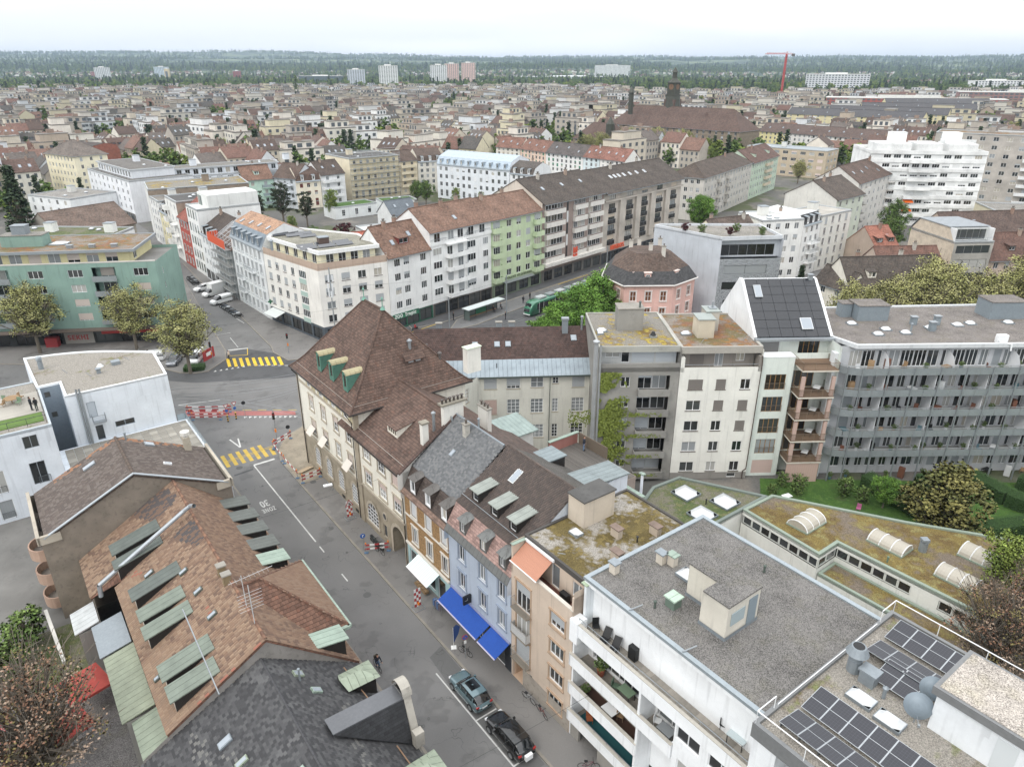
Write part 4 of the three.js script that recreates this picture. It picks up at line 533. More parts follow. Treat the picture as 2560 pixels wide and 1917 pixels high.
{ // street wing with the arched gateway
const A0=68.95,t=bld('office_wing','cream office wing with arched gateway and stone ground floor','office building',A0,57.7),L=t.L,X=(a)=>A0-a,D=13.2;
const cs=[66.2,62.65,59.3].map(X),sb=(p)=>({nx:3,ny:3,surround:[0.16,trimM],bm:slatM('#c9b4aa'),blind:p});
facade(t,[0,0],[L,0],5.6,12.1,cream,[...cs.map((x,i)=>[x,9.45,1.75,1.9,sb([0.3,0.3,1][i])]),...cs.map((x,i)=>[x,6.15,1.75,1.9,sb([0.2,0.35,0.35][i])])]);
const bx=X(65.7),ax=X(59.55);facade(t,[0,0.02],[L,0.02],0,5.6,stoneM,[[X(62.9),0.9,0.9,1.7,{nx:1,ny:1,frame:trimM}]],'stone_wall',[[ax-1.4,0,ax+1.4,4.06]]);archWin(t,bx,1.2,2.7,2.7,3);
{const n=12,r=1.4,g=new Geo(),y=2.65,P=(k,R,z)=>V(ax+R*Math.cos(Math.PI*k/n),y+R*Math.sin(Math.PI*k/n),z),sp=new Geo(),ps=new Geo();for(let k=0;k<n;k++){g.quad(P(k,r+0.45,0.06),P(k+1,r+0.45,0.06),P(k+1,r,0.06),P(k,r,0.06));const p=P(k,r,0.02),q=P(k+1,r,0.02);sp.quad(p,V(p.x,4.06,0.02),V(q.x,4.06,0.02),q);ps.quad(P(k,r,0.06),P(k+1,r,0.06),P(k+1,r,-6),P(k,r,-6));}g.box(ax+r,ax+r+0.4,0,y,0.02,0.06).box(ax-r-0.4,ax-r,0,y,0.02,0.06);const m=g.build('gateway_arch',trimM,t);sp.build('spandrel',stoneM,m);ps.quad(V(ax-r,0,0.06),V(ax-r,0,-6),V(ax-r,y,-6),V(ax-r,y,0.06)).quad(V(ax+r,0,0.06),V(ax+r,0,-6),V(ax+r,y,-6),V(ax+r,y,0.06)).quad(V(ax-r,0,-6),V(ax+r,0,-6),V(ax+r,4.1,-6),V(ax-r,4.1,-6)).build('gateway',stoneM,m);const iron=new Geo();for(let k=0;k<12;k++)iron.box(ax-1.3+k*0.22,ax-1.26+k*0.22,0.1,3.0,-2.05,-2);iron.build('gate',dark,m);}
{const m=new Geo().cyl(0,0,0.06,0,0.55,0.55,18).build('round_window',trimM,t);m.rotation.x=Math.PI/2;m.position.set(X(62.7),3.85,0.02);part('pane',new Geo().cyl(0,0.06,0.065,0,0.36,0.36,18).geom(),glassMs[0],m);}new Geo().box(0,L,5.45,5.68,0.02,0.15).build('string_course',trimM,t);new Geo().box(-0.1,0.9,0,12,0.0,0.16).build('pier',stoneM,t);
const prof=[[0.6,11.85],[-0.9,12.75],[-6.6,16.4],[-D-0.5,12.0]],rs=profileRoof(t,-3.5,L-0.1,prof,[tileBr,tileBr,tileBr],['eave_roof','roof','rear_roof']);capEnd(t,L,prof,10,wallM('#dcdad2'));new Geo().slab([V(L-0.1,12.1,0.5),V(L+0.35,12.1,0.5),V(L+0.35,16.75,-6.6),V(L-0.1,16.75,-6.6)],0.15).build('verge',roofM('#4d3a33'),t);facade(t,[L,0],[L,-D],0,11.9,wallM('#d9d7cf'));facade(t,[L,-D],[0,-D],0,11.9,cream);
new Geo().tube(V(-3.5,16.45,-6.6),V(L,16.45,-6.6),0.13).build('ridge_cap',tileBr,rs[1]);new Geo().box(-0.3,L,11.68,11.82,0.55,0.72).tube(V(L-0.3,11.7,0.6),V(L-0.15,10.8,0.1),0.06).tube(V(L-0.15,10.8,0.1),V(L-0.15,0,0.1),0.06).build('gutter',paintM('#2c2622'),t);new Geo().tube(V(-0.3,12.5,-0.3),V(L,12.5,-0.3),0.03).build('snow_guard',paintM('#a49a90'),rs[0]);
shedDormer(t,{yAt:(z)=>12.75+(-0.9-z)*0.64,ang:Math.atan(0.64)},X(63.2),-1.9,2.2,1.0,tileBr,cream,{n:4,rise:0.22,frame:paintM('#7a6a58')});
const cw=wallM('#dddbd2');{const m=new Geo().box(L-0.5,L+0.1,14.2,18.0,-7.6,-5.2).build('chimney',cw,t);new Geo().box(L-0.65,L+0.25,18,18.2,-8,-4.9).build('cap',wallM('#8c8677','concrete'),m);for(let k=0;k<6;k++){const z=-5.2-k*0.48;new Geo().cyl(L-0.2,18.2,18.55,z,0.12).box(L-0.36,L-0.04,18.62,18.68,z-0.16,z+0.16).build('pot',paintM('#4b423b'),m);}}{const m=new Geo().box(L-0.9,L-0.3,13.6,16.4,-3.5,-2.8).build('chimney',cw,t);new Geo().box(L-1.0,L-0.2,16.4,16.6,-3.6,-2.7).build('cap',wallM('#8c8677','concrete'),m);}pipe(t,L-0.9,14.5,17,-4.5,0.16,steel);
}
{ // rear range with zinc and tile roof
const t=building('rear_office_range','long cream rear office range with brown tiled and zinc roof','office building',[-4.2,-87.6],[10.9,-88.6]),L=t.L,wm=wallM('#d3d2c6'),sm=wallM('#c0b59d'),w=(p,n=3,o={})=>({nx:n,ny:4,sill:sm,blind:p,...o});
facade(t,[0,0],[L+0.3,0],0,12.45,wm,[[1.3,10.4,1.7,1.6,w(1)],[4.4,10.4,1.8,1.6,w(0.7)],[7.6,10.5,1.7,1.5,w(0,2,{ny:2})],[10.1,11,0.8,0.9,w(0,2,{ny:2})],[13.2,10.4,1.7,1.6,w(1)],[1.3,6.6,1.7,2.2,{...w(1),bm:slatM('#c4a79c')}],[4.4,6.7,1.7,2.1,w(0)],[7.6,6.7,1.7,2.1,w(0)],[10.1,6.8,0.8,2.0,w(0,2)],[13.2,6.7,1.7,2.1,w(0)],[4.4,2.9,1.7,2.0,w(0)],[7.7,2.9,1.7,2.0,w(0)],[10.1,2.9,0.8,2.0,w(0,2)],[13.2,2.9,1.7,2.0,w(0)]]);
const q=AB(69.2,38.5),loc=(x,z)=>{const v=V(x,0,z);t.updateMatrixWorld();return t.worldToLocal(v);},k=loc(q[0],q[1]);facade(t,[k.x,k.z],[0,0],0,12.45,wm,[[7.6,9.6,1.5,2.0,w(0)],[7.9,6,1.4,2.1,w(0)]]);
const rs=profileRoof(t,-9,L+0.5,[[0.55,12.4],[-1.4,14.1],[-6.2,17.0],[-12.5,12.6]],[seamM('#8f9da6',0.3,0.45),roofM('#4a3731'),roofM('#4a3731')],['zinc_roof','roof','rear_roof']);const R={yAt:(z)=>14.1+(-1.4-z)*0.604,ang:Math.atan(0.604),rz:-99};
for(const x of[-0.6,2.4,3.9]){const m=skylight(t,R,x,-3.6,0.75,0.9);}skylight(t,R,13,-4.3,0.8,1.0);new Geo().box(-0.2,L+0.5,12.18,12.4,0.5,0.62).tube(V(9.3,12.3,0.5),V(9.3,0,0.1),0.06).build('gutter',paintM('#47534e'),t);facade(t,[L+0.3,-12],[-9,-12],0,12.6,wm);facade(t,[L+0.3,0],[L+0.3,-12],0,12.45,wm);
{const m=new Geo().box(11.5,12.3,15,18.2,-5.6,-5.0).build('chimney',zinc,t);new Geo().box(11.4,12.4,18.2,18.5,-5.7,-4.9).build('cap',steel,m);}pipe(t,14.3,15.8,18.4,-5.6,0.15,steel);for(const x of[-5.5,2.8,4.6])chimney(t,x,16.5,17.6,-6.6,0.8,0.5,zinc,0);new Geo().tube(V(2.2,13.2,-0.5),V(2.2,13.9,-0.5),0.06).build('vent_pipe',dark,t);
}
// antenna mast behind the tall roof
{const[x,z]=[-33.5,-128],t=thing('mobile_mast','slim telecom mast with stacked antennas behind the hipped roof','mast',x,0,z);new Geo().cyl(0,0,16.5,0,0.1).build('pole',steel,t);for(const[y,r]of[[13,0.9],[14.5,0.9],[11.6,0.8]])for(let k=0;k<3;k++){const a=k*2.1+y;new Geo().box(Math.cos(a)*r*0.5-0.12,Math.cos(a)*r*0.5+0.12,y-0.6,y+0.6,Math.sin(a)*r*0.5-0.1,Math.sin(a)*r*0.5+0.1).build('antenna',paintM('#d5d9dc'),t);}}

// ---------------------------------------------------------------- courtyard behind the town houses
{
const glassy=seamM('#8fa19c',0.1,0.6);
{const[x,z]=AB(62.8,46.5),t=thing('courtyard_annex','white courtyard annex with a pale green tin roof','annex',x,0,z,Math.atan2(CA,-SA)-Math.PI/2);t.rotation.y=36.6*Math.PI/180+Math.PI/2*0;new Geo().box(-2.2,2.0,0,9.3,-1.9,1.9).build('wall',wallM('#dcdeda'),t);new Geo().slab([V(-2.5,9.5,2.3),V(2.5,9.5,2.3),V(2.5,10.1,-2.2),V(-2.5,10.1,-2.2)],0.15).build('roof',glassy,t);}
const box3=(name,label,a0,a1,b0,b1,y0,y1,wm,tm,lean=0,cat='annex')=>{const t=building(name,label,cat,AB(a1,b0),AB(a0,b0)),L=t.L,D=b1-b0;new Geo().box(0,L,y0,y1-lean-(lean?0.02:0),-D,0).build('wall',wm,t);new Geo().slab([V(-0.15,y1+0.14,0.15),V(L+0.15,y1+0.14,0.15),V(L+0.15,y1+0.14-lean,-D-0.15),V(-0.15,y1+0.14-lean,-D-0.15)],0.13).build('roof',tm,t);return t;};
box3('roof_annex','black-sided attic room with a grey tin roof behind the ridge',47.9,50.1,39.8,42.3,11,13.8,paintM('#26211f'),seamM('#7f8c90',0.1,0.6));
box3('roof_annex','long pale lean-to with standing-seam tin roof beside the moss roof',42.0,44.8,39.2,45.4,9,13.9,wallM('#cfd6e0'),seamM('#7f8b8d',0.1,0.65),0.5);
for(const[a0,a1,b,h]of[[40.9,43.2,46.4,10.8],[39.9,40.9,46.6,10.0],[43.2,43.5,49,11.4],[39.3,39.9,46.9,8.6]])box3('garden_wall',`white stepped terrace wall beside the grass roof, ${h > 11 ? 'tallest step' : h > 10.5 ? 'long step' : h > 9 ? 'short step' : 'lowest step'}`,a0,a1,b,b+(a1-a0<0.5?0.1:0.3),0,h,wallM('#dfe4ec'),copper,0,'wall');
{const t=building('roof_terrace','roof terrace with potted plants behind the town houses','terrace',AB(55.7,45),AB(46,45));new Geo().box(0,t.L,0,9.2,-6,0).build('wall',wallM('#9b8b80'),t);new Geo().box(0.05,t.L-0.05,9.2,9.24,-5.9,-0.05).build('deck',M('terrace boards',[0.11,0.10,0.09],{tex:'wood'}),t);new Geo().box(0,0.2,9.2,10.6,-5.9,-1.6).build('parapet',wallM('#a3685c'),t);new Geo().box(-0.1,0.35,10.6,10.7,-6,-1.5).build('coping',copper,t);new Geo().box(0.4,5.2,9.2,10.7,-6.0,-5.9).build('fence',M('slat fence',[0.15,0.12,0.09],{tex:'slats'}),t);}
}
// ---------------------------------------------------------------- low workshop with moss roofs
{
const edge=metalM('#8c9c8c',0.1,0.6),wm=wallM('#d2d3cb');
const poly=(l,o)=>l.map(([a,b])=>{const[x,z]=AB(a,b);return[x-o[0],z-o[1]];});
{const o=AB(43,60),t=thing('grass_roof_shed','low flat building with thin grass roof and three square domes','workshop',o[0],0,o[1]),p=poly([[48.1,61],[48.4,56.7],[39.1,49],[38.9,61.5],[39,66]],o);const q=poly([[48.1,61],[48.4,56.7],[45.5,50],[39.0,50],[39.0,66]],o);new Geo().prism(q,0,4.3,false).build('wall',wm,t);flatRoof(t,q,4.35,flatM('turf'),metalM('#77837c',0.1,0.7),{up:0.22,w:0.35});t.userData.o=undefined;for(const[a,b]of[[45.1,58.8],[41.2,61.0],[41.1,56.9]]){const[x,z]=AB(a,b),m=dome(t,0,4.4,0,2.5,2.5);m.position.set(x-o[0],0,z-o[1]);m.rotation.y=36.6*Math.PI/180;}const[px,pz]=AB(42.3,59);pipe(t,px-o[0],4.3,5,pz-o[1],0.07,dark);}
{const o=AB(28,67),t=thing('moss_roof_workshop','long low workshop with brown moss roof and vaulted skylights','workshop',o[0],0,o[1]);
const P=[[38.9,61.2],[29.1,60.6],[29.1,64.0],[10,64.6],[10,80],[19,79],[26.8,73.6],[38.8,66.4]],q=poly(P,o),lm=wallM('#d8d9d2');new Geo().prism(q,0,2.9,false).build('wall',lm,t);new Geo().prism(q,3.95,4.5,false).build('fascia',lm,t);flatRoof(t,q,4.5,flatM('mossBrown'),edge,{up:0.2,w:0.35});
const rib=(a0,b0,a1,b1,n,blank=[])=>{const A=poly([[a0,b0]],o)[0],B=poly([[a1,b1]],o)[0],f=wallGeo(new Geo(),A,B,0,1,[]);for(let k=0;k<n;k++){if(blank.includes(k)){const c=new Geo();wallGeo(c,[A[0]+f.d[0]*f.L*k/n,A[1]+f.d[1]*f.L*k/n],[A[0]+f.d[0]*f.L*(k+1)/n,A[1]+f.d[1]*f.L*(k+1)/n],2.9,3.95,[]);c.build('wall',lm,t);continue;}const x=f.L*(k+0.5)/n;win(t,A[0]+f.d[0]*x,2.9,A[1]+f.d[1]*x,f.ry,f.L/n-0.02,1.05,{nx:1,f:0.1,pane:glassMs[k%3],frame:paintM('#cdd0c9')});}};
rib(38.8,61.25,29.1,60.65,8);rib(29.1,60.6,29.1,64,2);rib(29.1,64,10,64.6,15,[6,7]);const rest=new Geo();for(const[i,j]of[[4,5],[5,6],[6,7],[7,0],[3,4]])wallGeo(rest,q[i],q[j],2.9,3.95,[]);rest.build('wall',lm,t);
const vm=M('fibreglass vault',[0.42,0.39,0.33],{tex:'vertline',rough:0.5});for(const[a0,a1,b0,b1]of[[32.0,34.4,62.9,66.4],[24.0,27.6,67,69.2],[17.4,20.8,72.1,74.6],[17.3,20.7,66.9,69.1]]){const[cx,cz]=AB((a0+a1)/2,(b0+b1)/2),wide=b1-b0>a1-a0,lx=wide?b1-b0:a1-a0,lz=wide?a1-a0:b1-b0,g=new Geo(),n=8,fr=new Geo();const Q=(k,x,s=1)=>V(x,4.65+0.85*s*Math.sin(Math.PI*k/n)*Math.min(1,lz/2.4),-lz/2*s*Math.cos(Math.PI*k/n));for(let k=0;k<n;k++)g.quad(Q(k,-lx/2),Q(k+1,-lx/2),Q(k+1,lx/2),Q(k,lx/2));for(const x of[-lx/2,lx/2])g.poly(Array.from({length:n+1},(_,k)=>Q(k,x)));for(const x of[-lx/2,-lx/6,lx/6,lx/2])for(let k=0;k<n;k++)fr.tube(Q(k,x,1.02),Q(k+1,x,1.02),0.06,4);const m=g.build('vault_light',vm,t);fr.build('rib',white,m);new Geo().box(-lx/2-0.1,lx/2+0.1,4.4,4.68,-lz/2-0.1,lz/2+0.1).build('curb',edge,m);m.position.set(cx-o[0],0,cz-o[1]);m.rotation.y=36.6*Math.PI/180+(wide?0:Math.PI/2);}
const[hx,hz]=AB(23.3,69.9);new Geo().cyl(hx-o[0],4.4,5.6,hz-o[1],0.4,0.4,12).box(hx-o[0]-0.35,hx-o[0]+0.35,5.7,6.0,hz-o[1]-0.35,hz-o[1]+0.35).build('ventilator',zinc,t);for(const[a,b]of[[24.5,65.2],[33,65.6]]){const[x,z]=AB(a,b);pipe(t,x-o[0],4.4,5.1,z-o[1],0.08,paintM('#5f7a68'));}}
{const o=AB(22,60),t=thing('moss_roof_shed','lower moss-roofed strip between workshop and gravel-roofed house','workshop',o[0],0,o[1]),q=poly([[29.0,60.8],[10,61.2],[10,64.5],[29.0,63.9]],o);new Geo().prism(q,0,2.2,false).build('wall',wm,t);flatRoof(t,q,2.25,flatM('mossBrown'),edge,{up:0.15,w:0.3});const q2=poly([[38,45],[30,45],[30,61],[38,61]],o);new Geo().prism(q2,0,1.2,true).build('gravel_court',gravelM('#6b6257'),t);}
}
// ---------------------------------------------------------------- row of flats behind the garden
{ // concrete house with creeper
const t=building('concrete_flats','stained concrete apartment house overgrown with green creeper','apartment house',[10.7,-81.4],[20.8,-81.7]),L=t.L,wm=wallM('#8d8b85','concrete',0.01),D=14,lt=slatM('#c3cbd1');
const ys=[1.6,4.6,7.6,10.6,13.4],lo=[];for(const y of ys)lo.push([5.0,y-0.9,9.0,y+1.6]);
facade(t,[0,0],[L,0],0,16.1,wm,grid([3.4],[2.0,4.9,7.8,10.7,13.5],1.15,1.35,someBlind(blindGrey,0.8)),'wall',lo);
for(const y of ys){const m=new Geo().box(5.0,9.0,y-0.95,y-0.85,-1.6,0.6).box(5.0,9.0,y-1.0,y-0.05,0.55,0.68).box(5.0,5.12,y-0.95,y-0.05,0,0.55).box(8.88,9.0,y-0.95,y-0.05,0,0.55).box(5,9,y-0.9,y+1.6,-1.7,-1.6).build('balcony',wm,t);win(t,6.1,y-0.8,-1.43,0,1.9,2.2,{nx:2,blind:pick([0.3,0.9,0.9]),bm:lt});win(t,8.0,y-0.8,-1.43,0,1.8,2.2,{nx:2,blind:pick([0,0,0.9]),bm:lt});}
facade(t,[0.3,-1.5],[L-0.2,-1.5],16,18.3,wallM('#c2c5c4'),[[1.6,16.9,1.8,1.0,{nx:2}],[3.2,16.2,1.0,2.0,{nx:1}],[5.4,16.2,2.8,1.9,{blind:1,bm:lt}],[8.3,16.2,2.6,1.9,{blind:1,bm:lt}]]);new Geo().box(0,L,15.5,16.6,-0.16,0.0).build('parapet',wm,t);
facade(t,[0,-D],[0,0],0,18.4,wm);facade(t,[L,0],[L,-D],0,18.4,wm);facade(t,[L,-D],[0,-D],0,18.4,wm);
flatRoof(t,rect(0,L,-D,-0.6),18.5,flatM('mossYellow'),wallM('#a9a9a0','concrete'),{up:0.18,w:0.2,down:0.6});cabin(t,'lift_house',3.3,6.6,18.5,21.4,-9.3,-6.8,wm,wallM('#8e8980','rough'));pipe(t,6.1,21.4,22.2,-7.2,0.13,paintM('#59635f'));dome(t,1.2,18.5,-6.6,1.3,1.0);dome(t,0.9,18.5,-5.6,0.8,0.7);{const m=new Geo().box(7.0,7.8,18.5,18.8,-4.6,-3.8).build('ventilator',steel,t);new Geo().cyl(7.4,18.8,19.3,-4.2,0.4,0.15,10).build('hood',dark,m);}
// steel flue pipes up the left edge
const f=new Geo();f.tube(V(-0.5,1,0.5),V(-0.5,19.6,0.4),0.26,10).tube(V(0.1,1.2,0.4),V(0.1,19.2,0.3),0.13,8).cyl(-0.5,19.6,19.8,0.4,0.42,0.42).cyl(-0.5,19.8,20.0,0.4,0.42,0.1);f.build('flue',metalM('#b3b7ba',0.5,0.4),t);
// creeper
const lp=new Geo(),R=mulberry(5);const leaf=(x,y,z,s)=>{const a=R()*6.28,b=(R()-0.5)*1.6;const u=V(Math.cos(a)*s,Math.sin(a)*s,0.25*s*(R()-0.5)),w=V(-Math.sin(a)*s*0.8,Math.cos(a)*s*0.8,b*s);lp.quad(V(x,y,z).sub(u),V(x,y,z).sub(w),V(x,y,z).add(u),V(x,y,z).add(w));};
for(let i=0;i<9000;i++){const y=R()*15.5,w=(y<10?3.0:3.0-(y-10)*0.28)*(0.55+0.45*Math.sin(y*1.7)**2),x=0.2+R()*w+(R()<0.25?R()*1.8:0);const d=fbm(x*0.11+0.3,y*0.09,8,3,77);if(d<0.40)continue;leaf(x,y,0.1+R()*0.3,0.1+0.09*R());}for(let i=0;i<500;i++){const y=pick([0.9,3.7,6.7,9.7])+R()*0.5,x=4+R()*R()*5;leaf(x,y,0.75,0.11);}for(let i=0;i<260;i++)leaf(-3.6+R()*3.4,9.2+R()*1.5-R()*1.2,0.2,0.12);
const[cx,cz]=[10.7,-81.4];const cr=lp.build('creeper',M('creeper leaves',[0.16,0.20,0.035],{rough:0.8}),null);cr.position.set(cx,0,cz);cr.rotation.y=t.rotation.y;tag(cr,'yellow-green creeper climbing the left edge of the concrete house','climbing plant');
}
{ // pale house with small windows
const t=building('pale_flats','pale plastered apartment house with three columns of small windows','apartment house',[20.85,-81.7],[31,-82]),L=t.L,wm=wallM('#dddcd3'),D=13.6,br=slatM('#77706a'),sl=wallM('#6d645c'),top=wallM('#8d867e');
const sp=[[1,1,0],[0,1,1],[0,0,1],[0,0,0],[0,0,0]],ys=[13.0,10.1,7.2,4.2,1.2];
facade(t,[0,0],[L,0],1.0,16.0,wm,grid([2.1,5.3,8.4],ys,1.3,1.4,(i,j)=>({w:i?1.25:1.85,nx:2,sill:sl,bm:br,blind:sp[j][i]})));facade(t,[0,-0.04],[L,-0.04],0,1.0,wallM('#8d8983'),[[8.2,0.2,1.2,0.6,{nx:1}]],'plinth');
facade(t,[0.5,-1.6],[L-0.5,-1.6],15.4,18.2,top,[[1.9,15.6,1.8,2.0,{blind:1,bm:br}],[4.7,15.5,1.1,2.2,{nx:2}],[7.4,16.2,1.1,1.4,{nx:2}]]);new Geo().box(0.1,L-0.1,15.35,15.42,-1.6,-0.12).build('terrace',wallM('#8e8579','concrete'),t);new Geo().quad(V(0,15.4,-0.15),V(L,15.4,-0.15),V(L,16,-0.15),V(0,16,-0.15)).build('parapet',wm,t);railing(t,[[0.5,-0.1],[L-0.3,-0.1]],16,0.35,steel,{post:3});new Geo().box(0,0.5,15.4,17.3,-1.6,0).build('fin_wall',wm,t);new Geo().box(L-0.4,L,15.4,17.4,-1.6,0).build('fin_wall',top,t);
facade(t,[L,0],[L,-D],0,18.3,wm);facade(t,[0,-D],[0,0],16,18.3,wm);facade(t,[L,-D],[0,-D],0,18.3,wm);flatRoof(t,rect(0,L,-D,-0.4),18.4,M('sedum roof b',[1,1,1],{tex:'sedum',raw:1,bump:0.03}),metalM('#a8a399',0.1,0.6),{up:0.18,w:0.3,down:0.7});
cabin(t,'lift_house',2.9,5.0,18.4,20.8,-6.6,-4.0,wallM('#bdb29b','concrete'),metalM('#9aa39e',0.2,0.5));cabin(t,'lift_house',4.6,6.3,18.4,21.0,-9.0,-6.6,wallM('#b0aca2','concrete'),metalM('#9aa39e',0.2,0.5));new Geo().cyl(5.7,21,22,-8,0.14).box(5.2,6.2,21.1,21.25,-8.5,-7.5).build('flue',steel,t);dome(t,1.8,18.4,-5.4,1.3,0.9);for(const[x,z]of[[1.4,-10],[3,-2.4],[8.6,-3.2],[7,-11]])new Geo().tube(V(x,18.4,z),V(x+0.3,18.9,z),0.03).tube(V(x+0.3,18.9,z),V(x+0.8,18.9,z-0.1),0.03).build('lightning_rod',steel,t);
new Geo().tube(V(L-0.1,17.5,0.1),V(L-0.1,16.3,0.3),0.07).tube(V(L-0.1,16.3,0.3),V(L-0.1,1.5,0.1),0.06).tube(V(L-0.1,1.5,0.1),V(L-0.5,1.2,0.1),0.06).tube(V(L-0.5,1.2,0.1),V(L-0.5,0,0.1),0.06).build('downpipe',paintM('#4a3a30'),t);
}
{ // narrow house with the steep solar roof
const t=building('solar_roof_house','narrow pale green house with steep black solar roof and brown balconies','apartment house',[31.05,-82.6],[40.5,-83.0]),L=t.L,wm=wallM('#d3dcd4'),D=14,wood=M('oak frame',[0.30,0.17,0.07],{tex:'wood'});
facade(t,[0,0],[4.3,0],0,17,wm,[[2.2,0.4,2.8,2.0,{nx:1,blind:1,bm:slatM('#c9ada3')}],...[3.4,6.4,9.5,12.6].map((y)=>[2.2,y,2.6,2.1,{nx:4,frame:wood,curtain:0.35}])]);for(const y of[3.4,6.4,9.5,12.6])railing(t,[[0.9,0.06],[3.5,0.06]],y,0.9,paintM('#6d5f50'),{bars:0.13});
facade(t,[4.3,-1.4],[L,-1.4],0,17,wm,[3.4,6.4,9.5,12.6].flatMap((y)=>[[2.2,y-0.3,2.4,2.3,{nx:3,frame:wood,curtain:0.1}],[0.6,y-0.3,0.8,2.3,{nx:1,frame:wood,curtain:0.8}]]));facade(t,[4.3,0],[4.3,-1.4],0,17,wm);new Geo().box(0,4.3,17,17.12,-1.6,0.05).build('coping',white,t);
facade(t,[0.2,-2.6],[L,-2.6],16.2,18.9,wm,[[1.7,16.3,2.6,2.1,{nx:1,pane:M('grey wall pane',[0.25,0.25,0.25])}],[6.8,16.2,2.7,2.4,{nx:4,frame:wood,curtain:0}]]);new Geo().box(0,L,16.0,16.2,-2.6,-0.1).build('terrace',M('oak deck',[0.17,0.11,0.07],{tex:'wood'}),t);
const pinkC=M('pale pink curtain',[0.50,0.36,0.31],{tex:'vertline',rough:0.9});[15.9,12.3,9.2,6.1,3.0].forEach((y,i)=>{const m=balcony(t,4.6,L-0.3,y,-1.3,3.2,wallM('#c9c2b3','concrete'),paintM('#7d6a55'),{bars:0.11,h:1.0});new Geo().box(4.62,L-0.32,y,y+0.03,-1.2,1.85).build('boards',M('oak deck',[0,0,0]),m);if(i)for(const x of[4.75,L-0.9])new Geo().box(x,x+0.45,y+0.1,y+2.7,1.5,1.8).build('curtain',pinkC,m);});new Geo().box(4.7,L-0.5,0,2.8,1.7,1.8).build('curtain',pinkC,t);
facade(t,[L,1.0],[L,-D],0,18.6,wm);facade(t,[0,-D],[0,-0.1],0,18.6,wm);facade(t,[L,-D-1],[0,-D-1],0,18.4,wm);
const prof=[[-2.3,18.7],[-9.4,24.3],[-10.2,24.3],[-16.0,18.4]],ww=wallM('#e3e6e8');for(const x of[-0.35,L])new Geo().poly([V(x,18,-2.3),...prof.map(([z,y])=>V(x,y+0.12,z)),V(x,18,-16)]).poly([V(x+0.35,18,-2.3),...prof.map(([z,y])=>V(x+0.35,y+0.12,z)),V(x+0.35,18,-16)]).quad(V(x,18.82,-2.3),V(x+0.35,18.82,-2.3),V(x+0.35,24.42,-9.4),V(x,24.42,-9.4)).quad(V(x,24.42,-9.4),V(x+0.35,24.42,-9.4),V(x+0.35,24.42,-10.2),V(x,24.42,-10.2)).build('gable',ww,t);
const rs=profileRoof(t,0,L,prof,[M('solar slate bed',[0.02,0.022,0.026],{rough:0.4}),ww,zinc]);const sol=M('black solar slate',[0.013,0.015,0.020],{tex:'slats',rough:0.22,bump:0.006,coat:0.5}),s=7.1/5,pl=Math.hypot(7.1,5.6)/7;for(let j=0;j<7;j++)for(let i=0;i<6;i++){const w=L/6,q0=j/7+0.003,q1=(j+1)/7-0.003,P=(x,q)=>V(x,18.86+5.6*q,-2.3-7.1*q);new Geo().slab([P(i*w+0.02,q0),P((i+1)*w-0.02,q0),P((i+1)*w-0.02,q1),P(i*w+0.02,q1)],0.08).build('solar_slate',sol,rs[0]);}
const R={yAt:(z)=>18.95+(-2.3-z)*0.789,ang:Math.atan(0.789),rz:-99};skylight(t,R,1.4,-7.7,0.95,1.9,paintM('#b9bec1'));skylight(t,R,6.7,-3.7,1.45,1.7,paintM('#d2d6d8'));new Geo().box(-0.35,L+0.35,18.45,18.75,-2.3,-1.7).build('eave',steel,t);cabin(t,'flue',8.6,9.1,23,24.9,-9.6,-9.1,steel,steel);
}
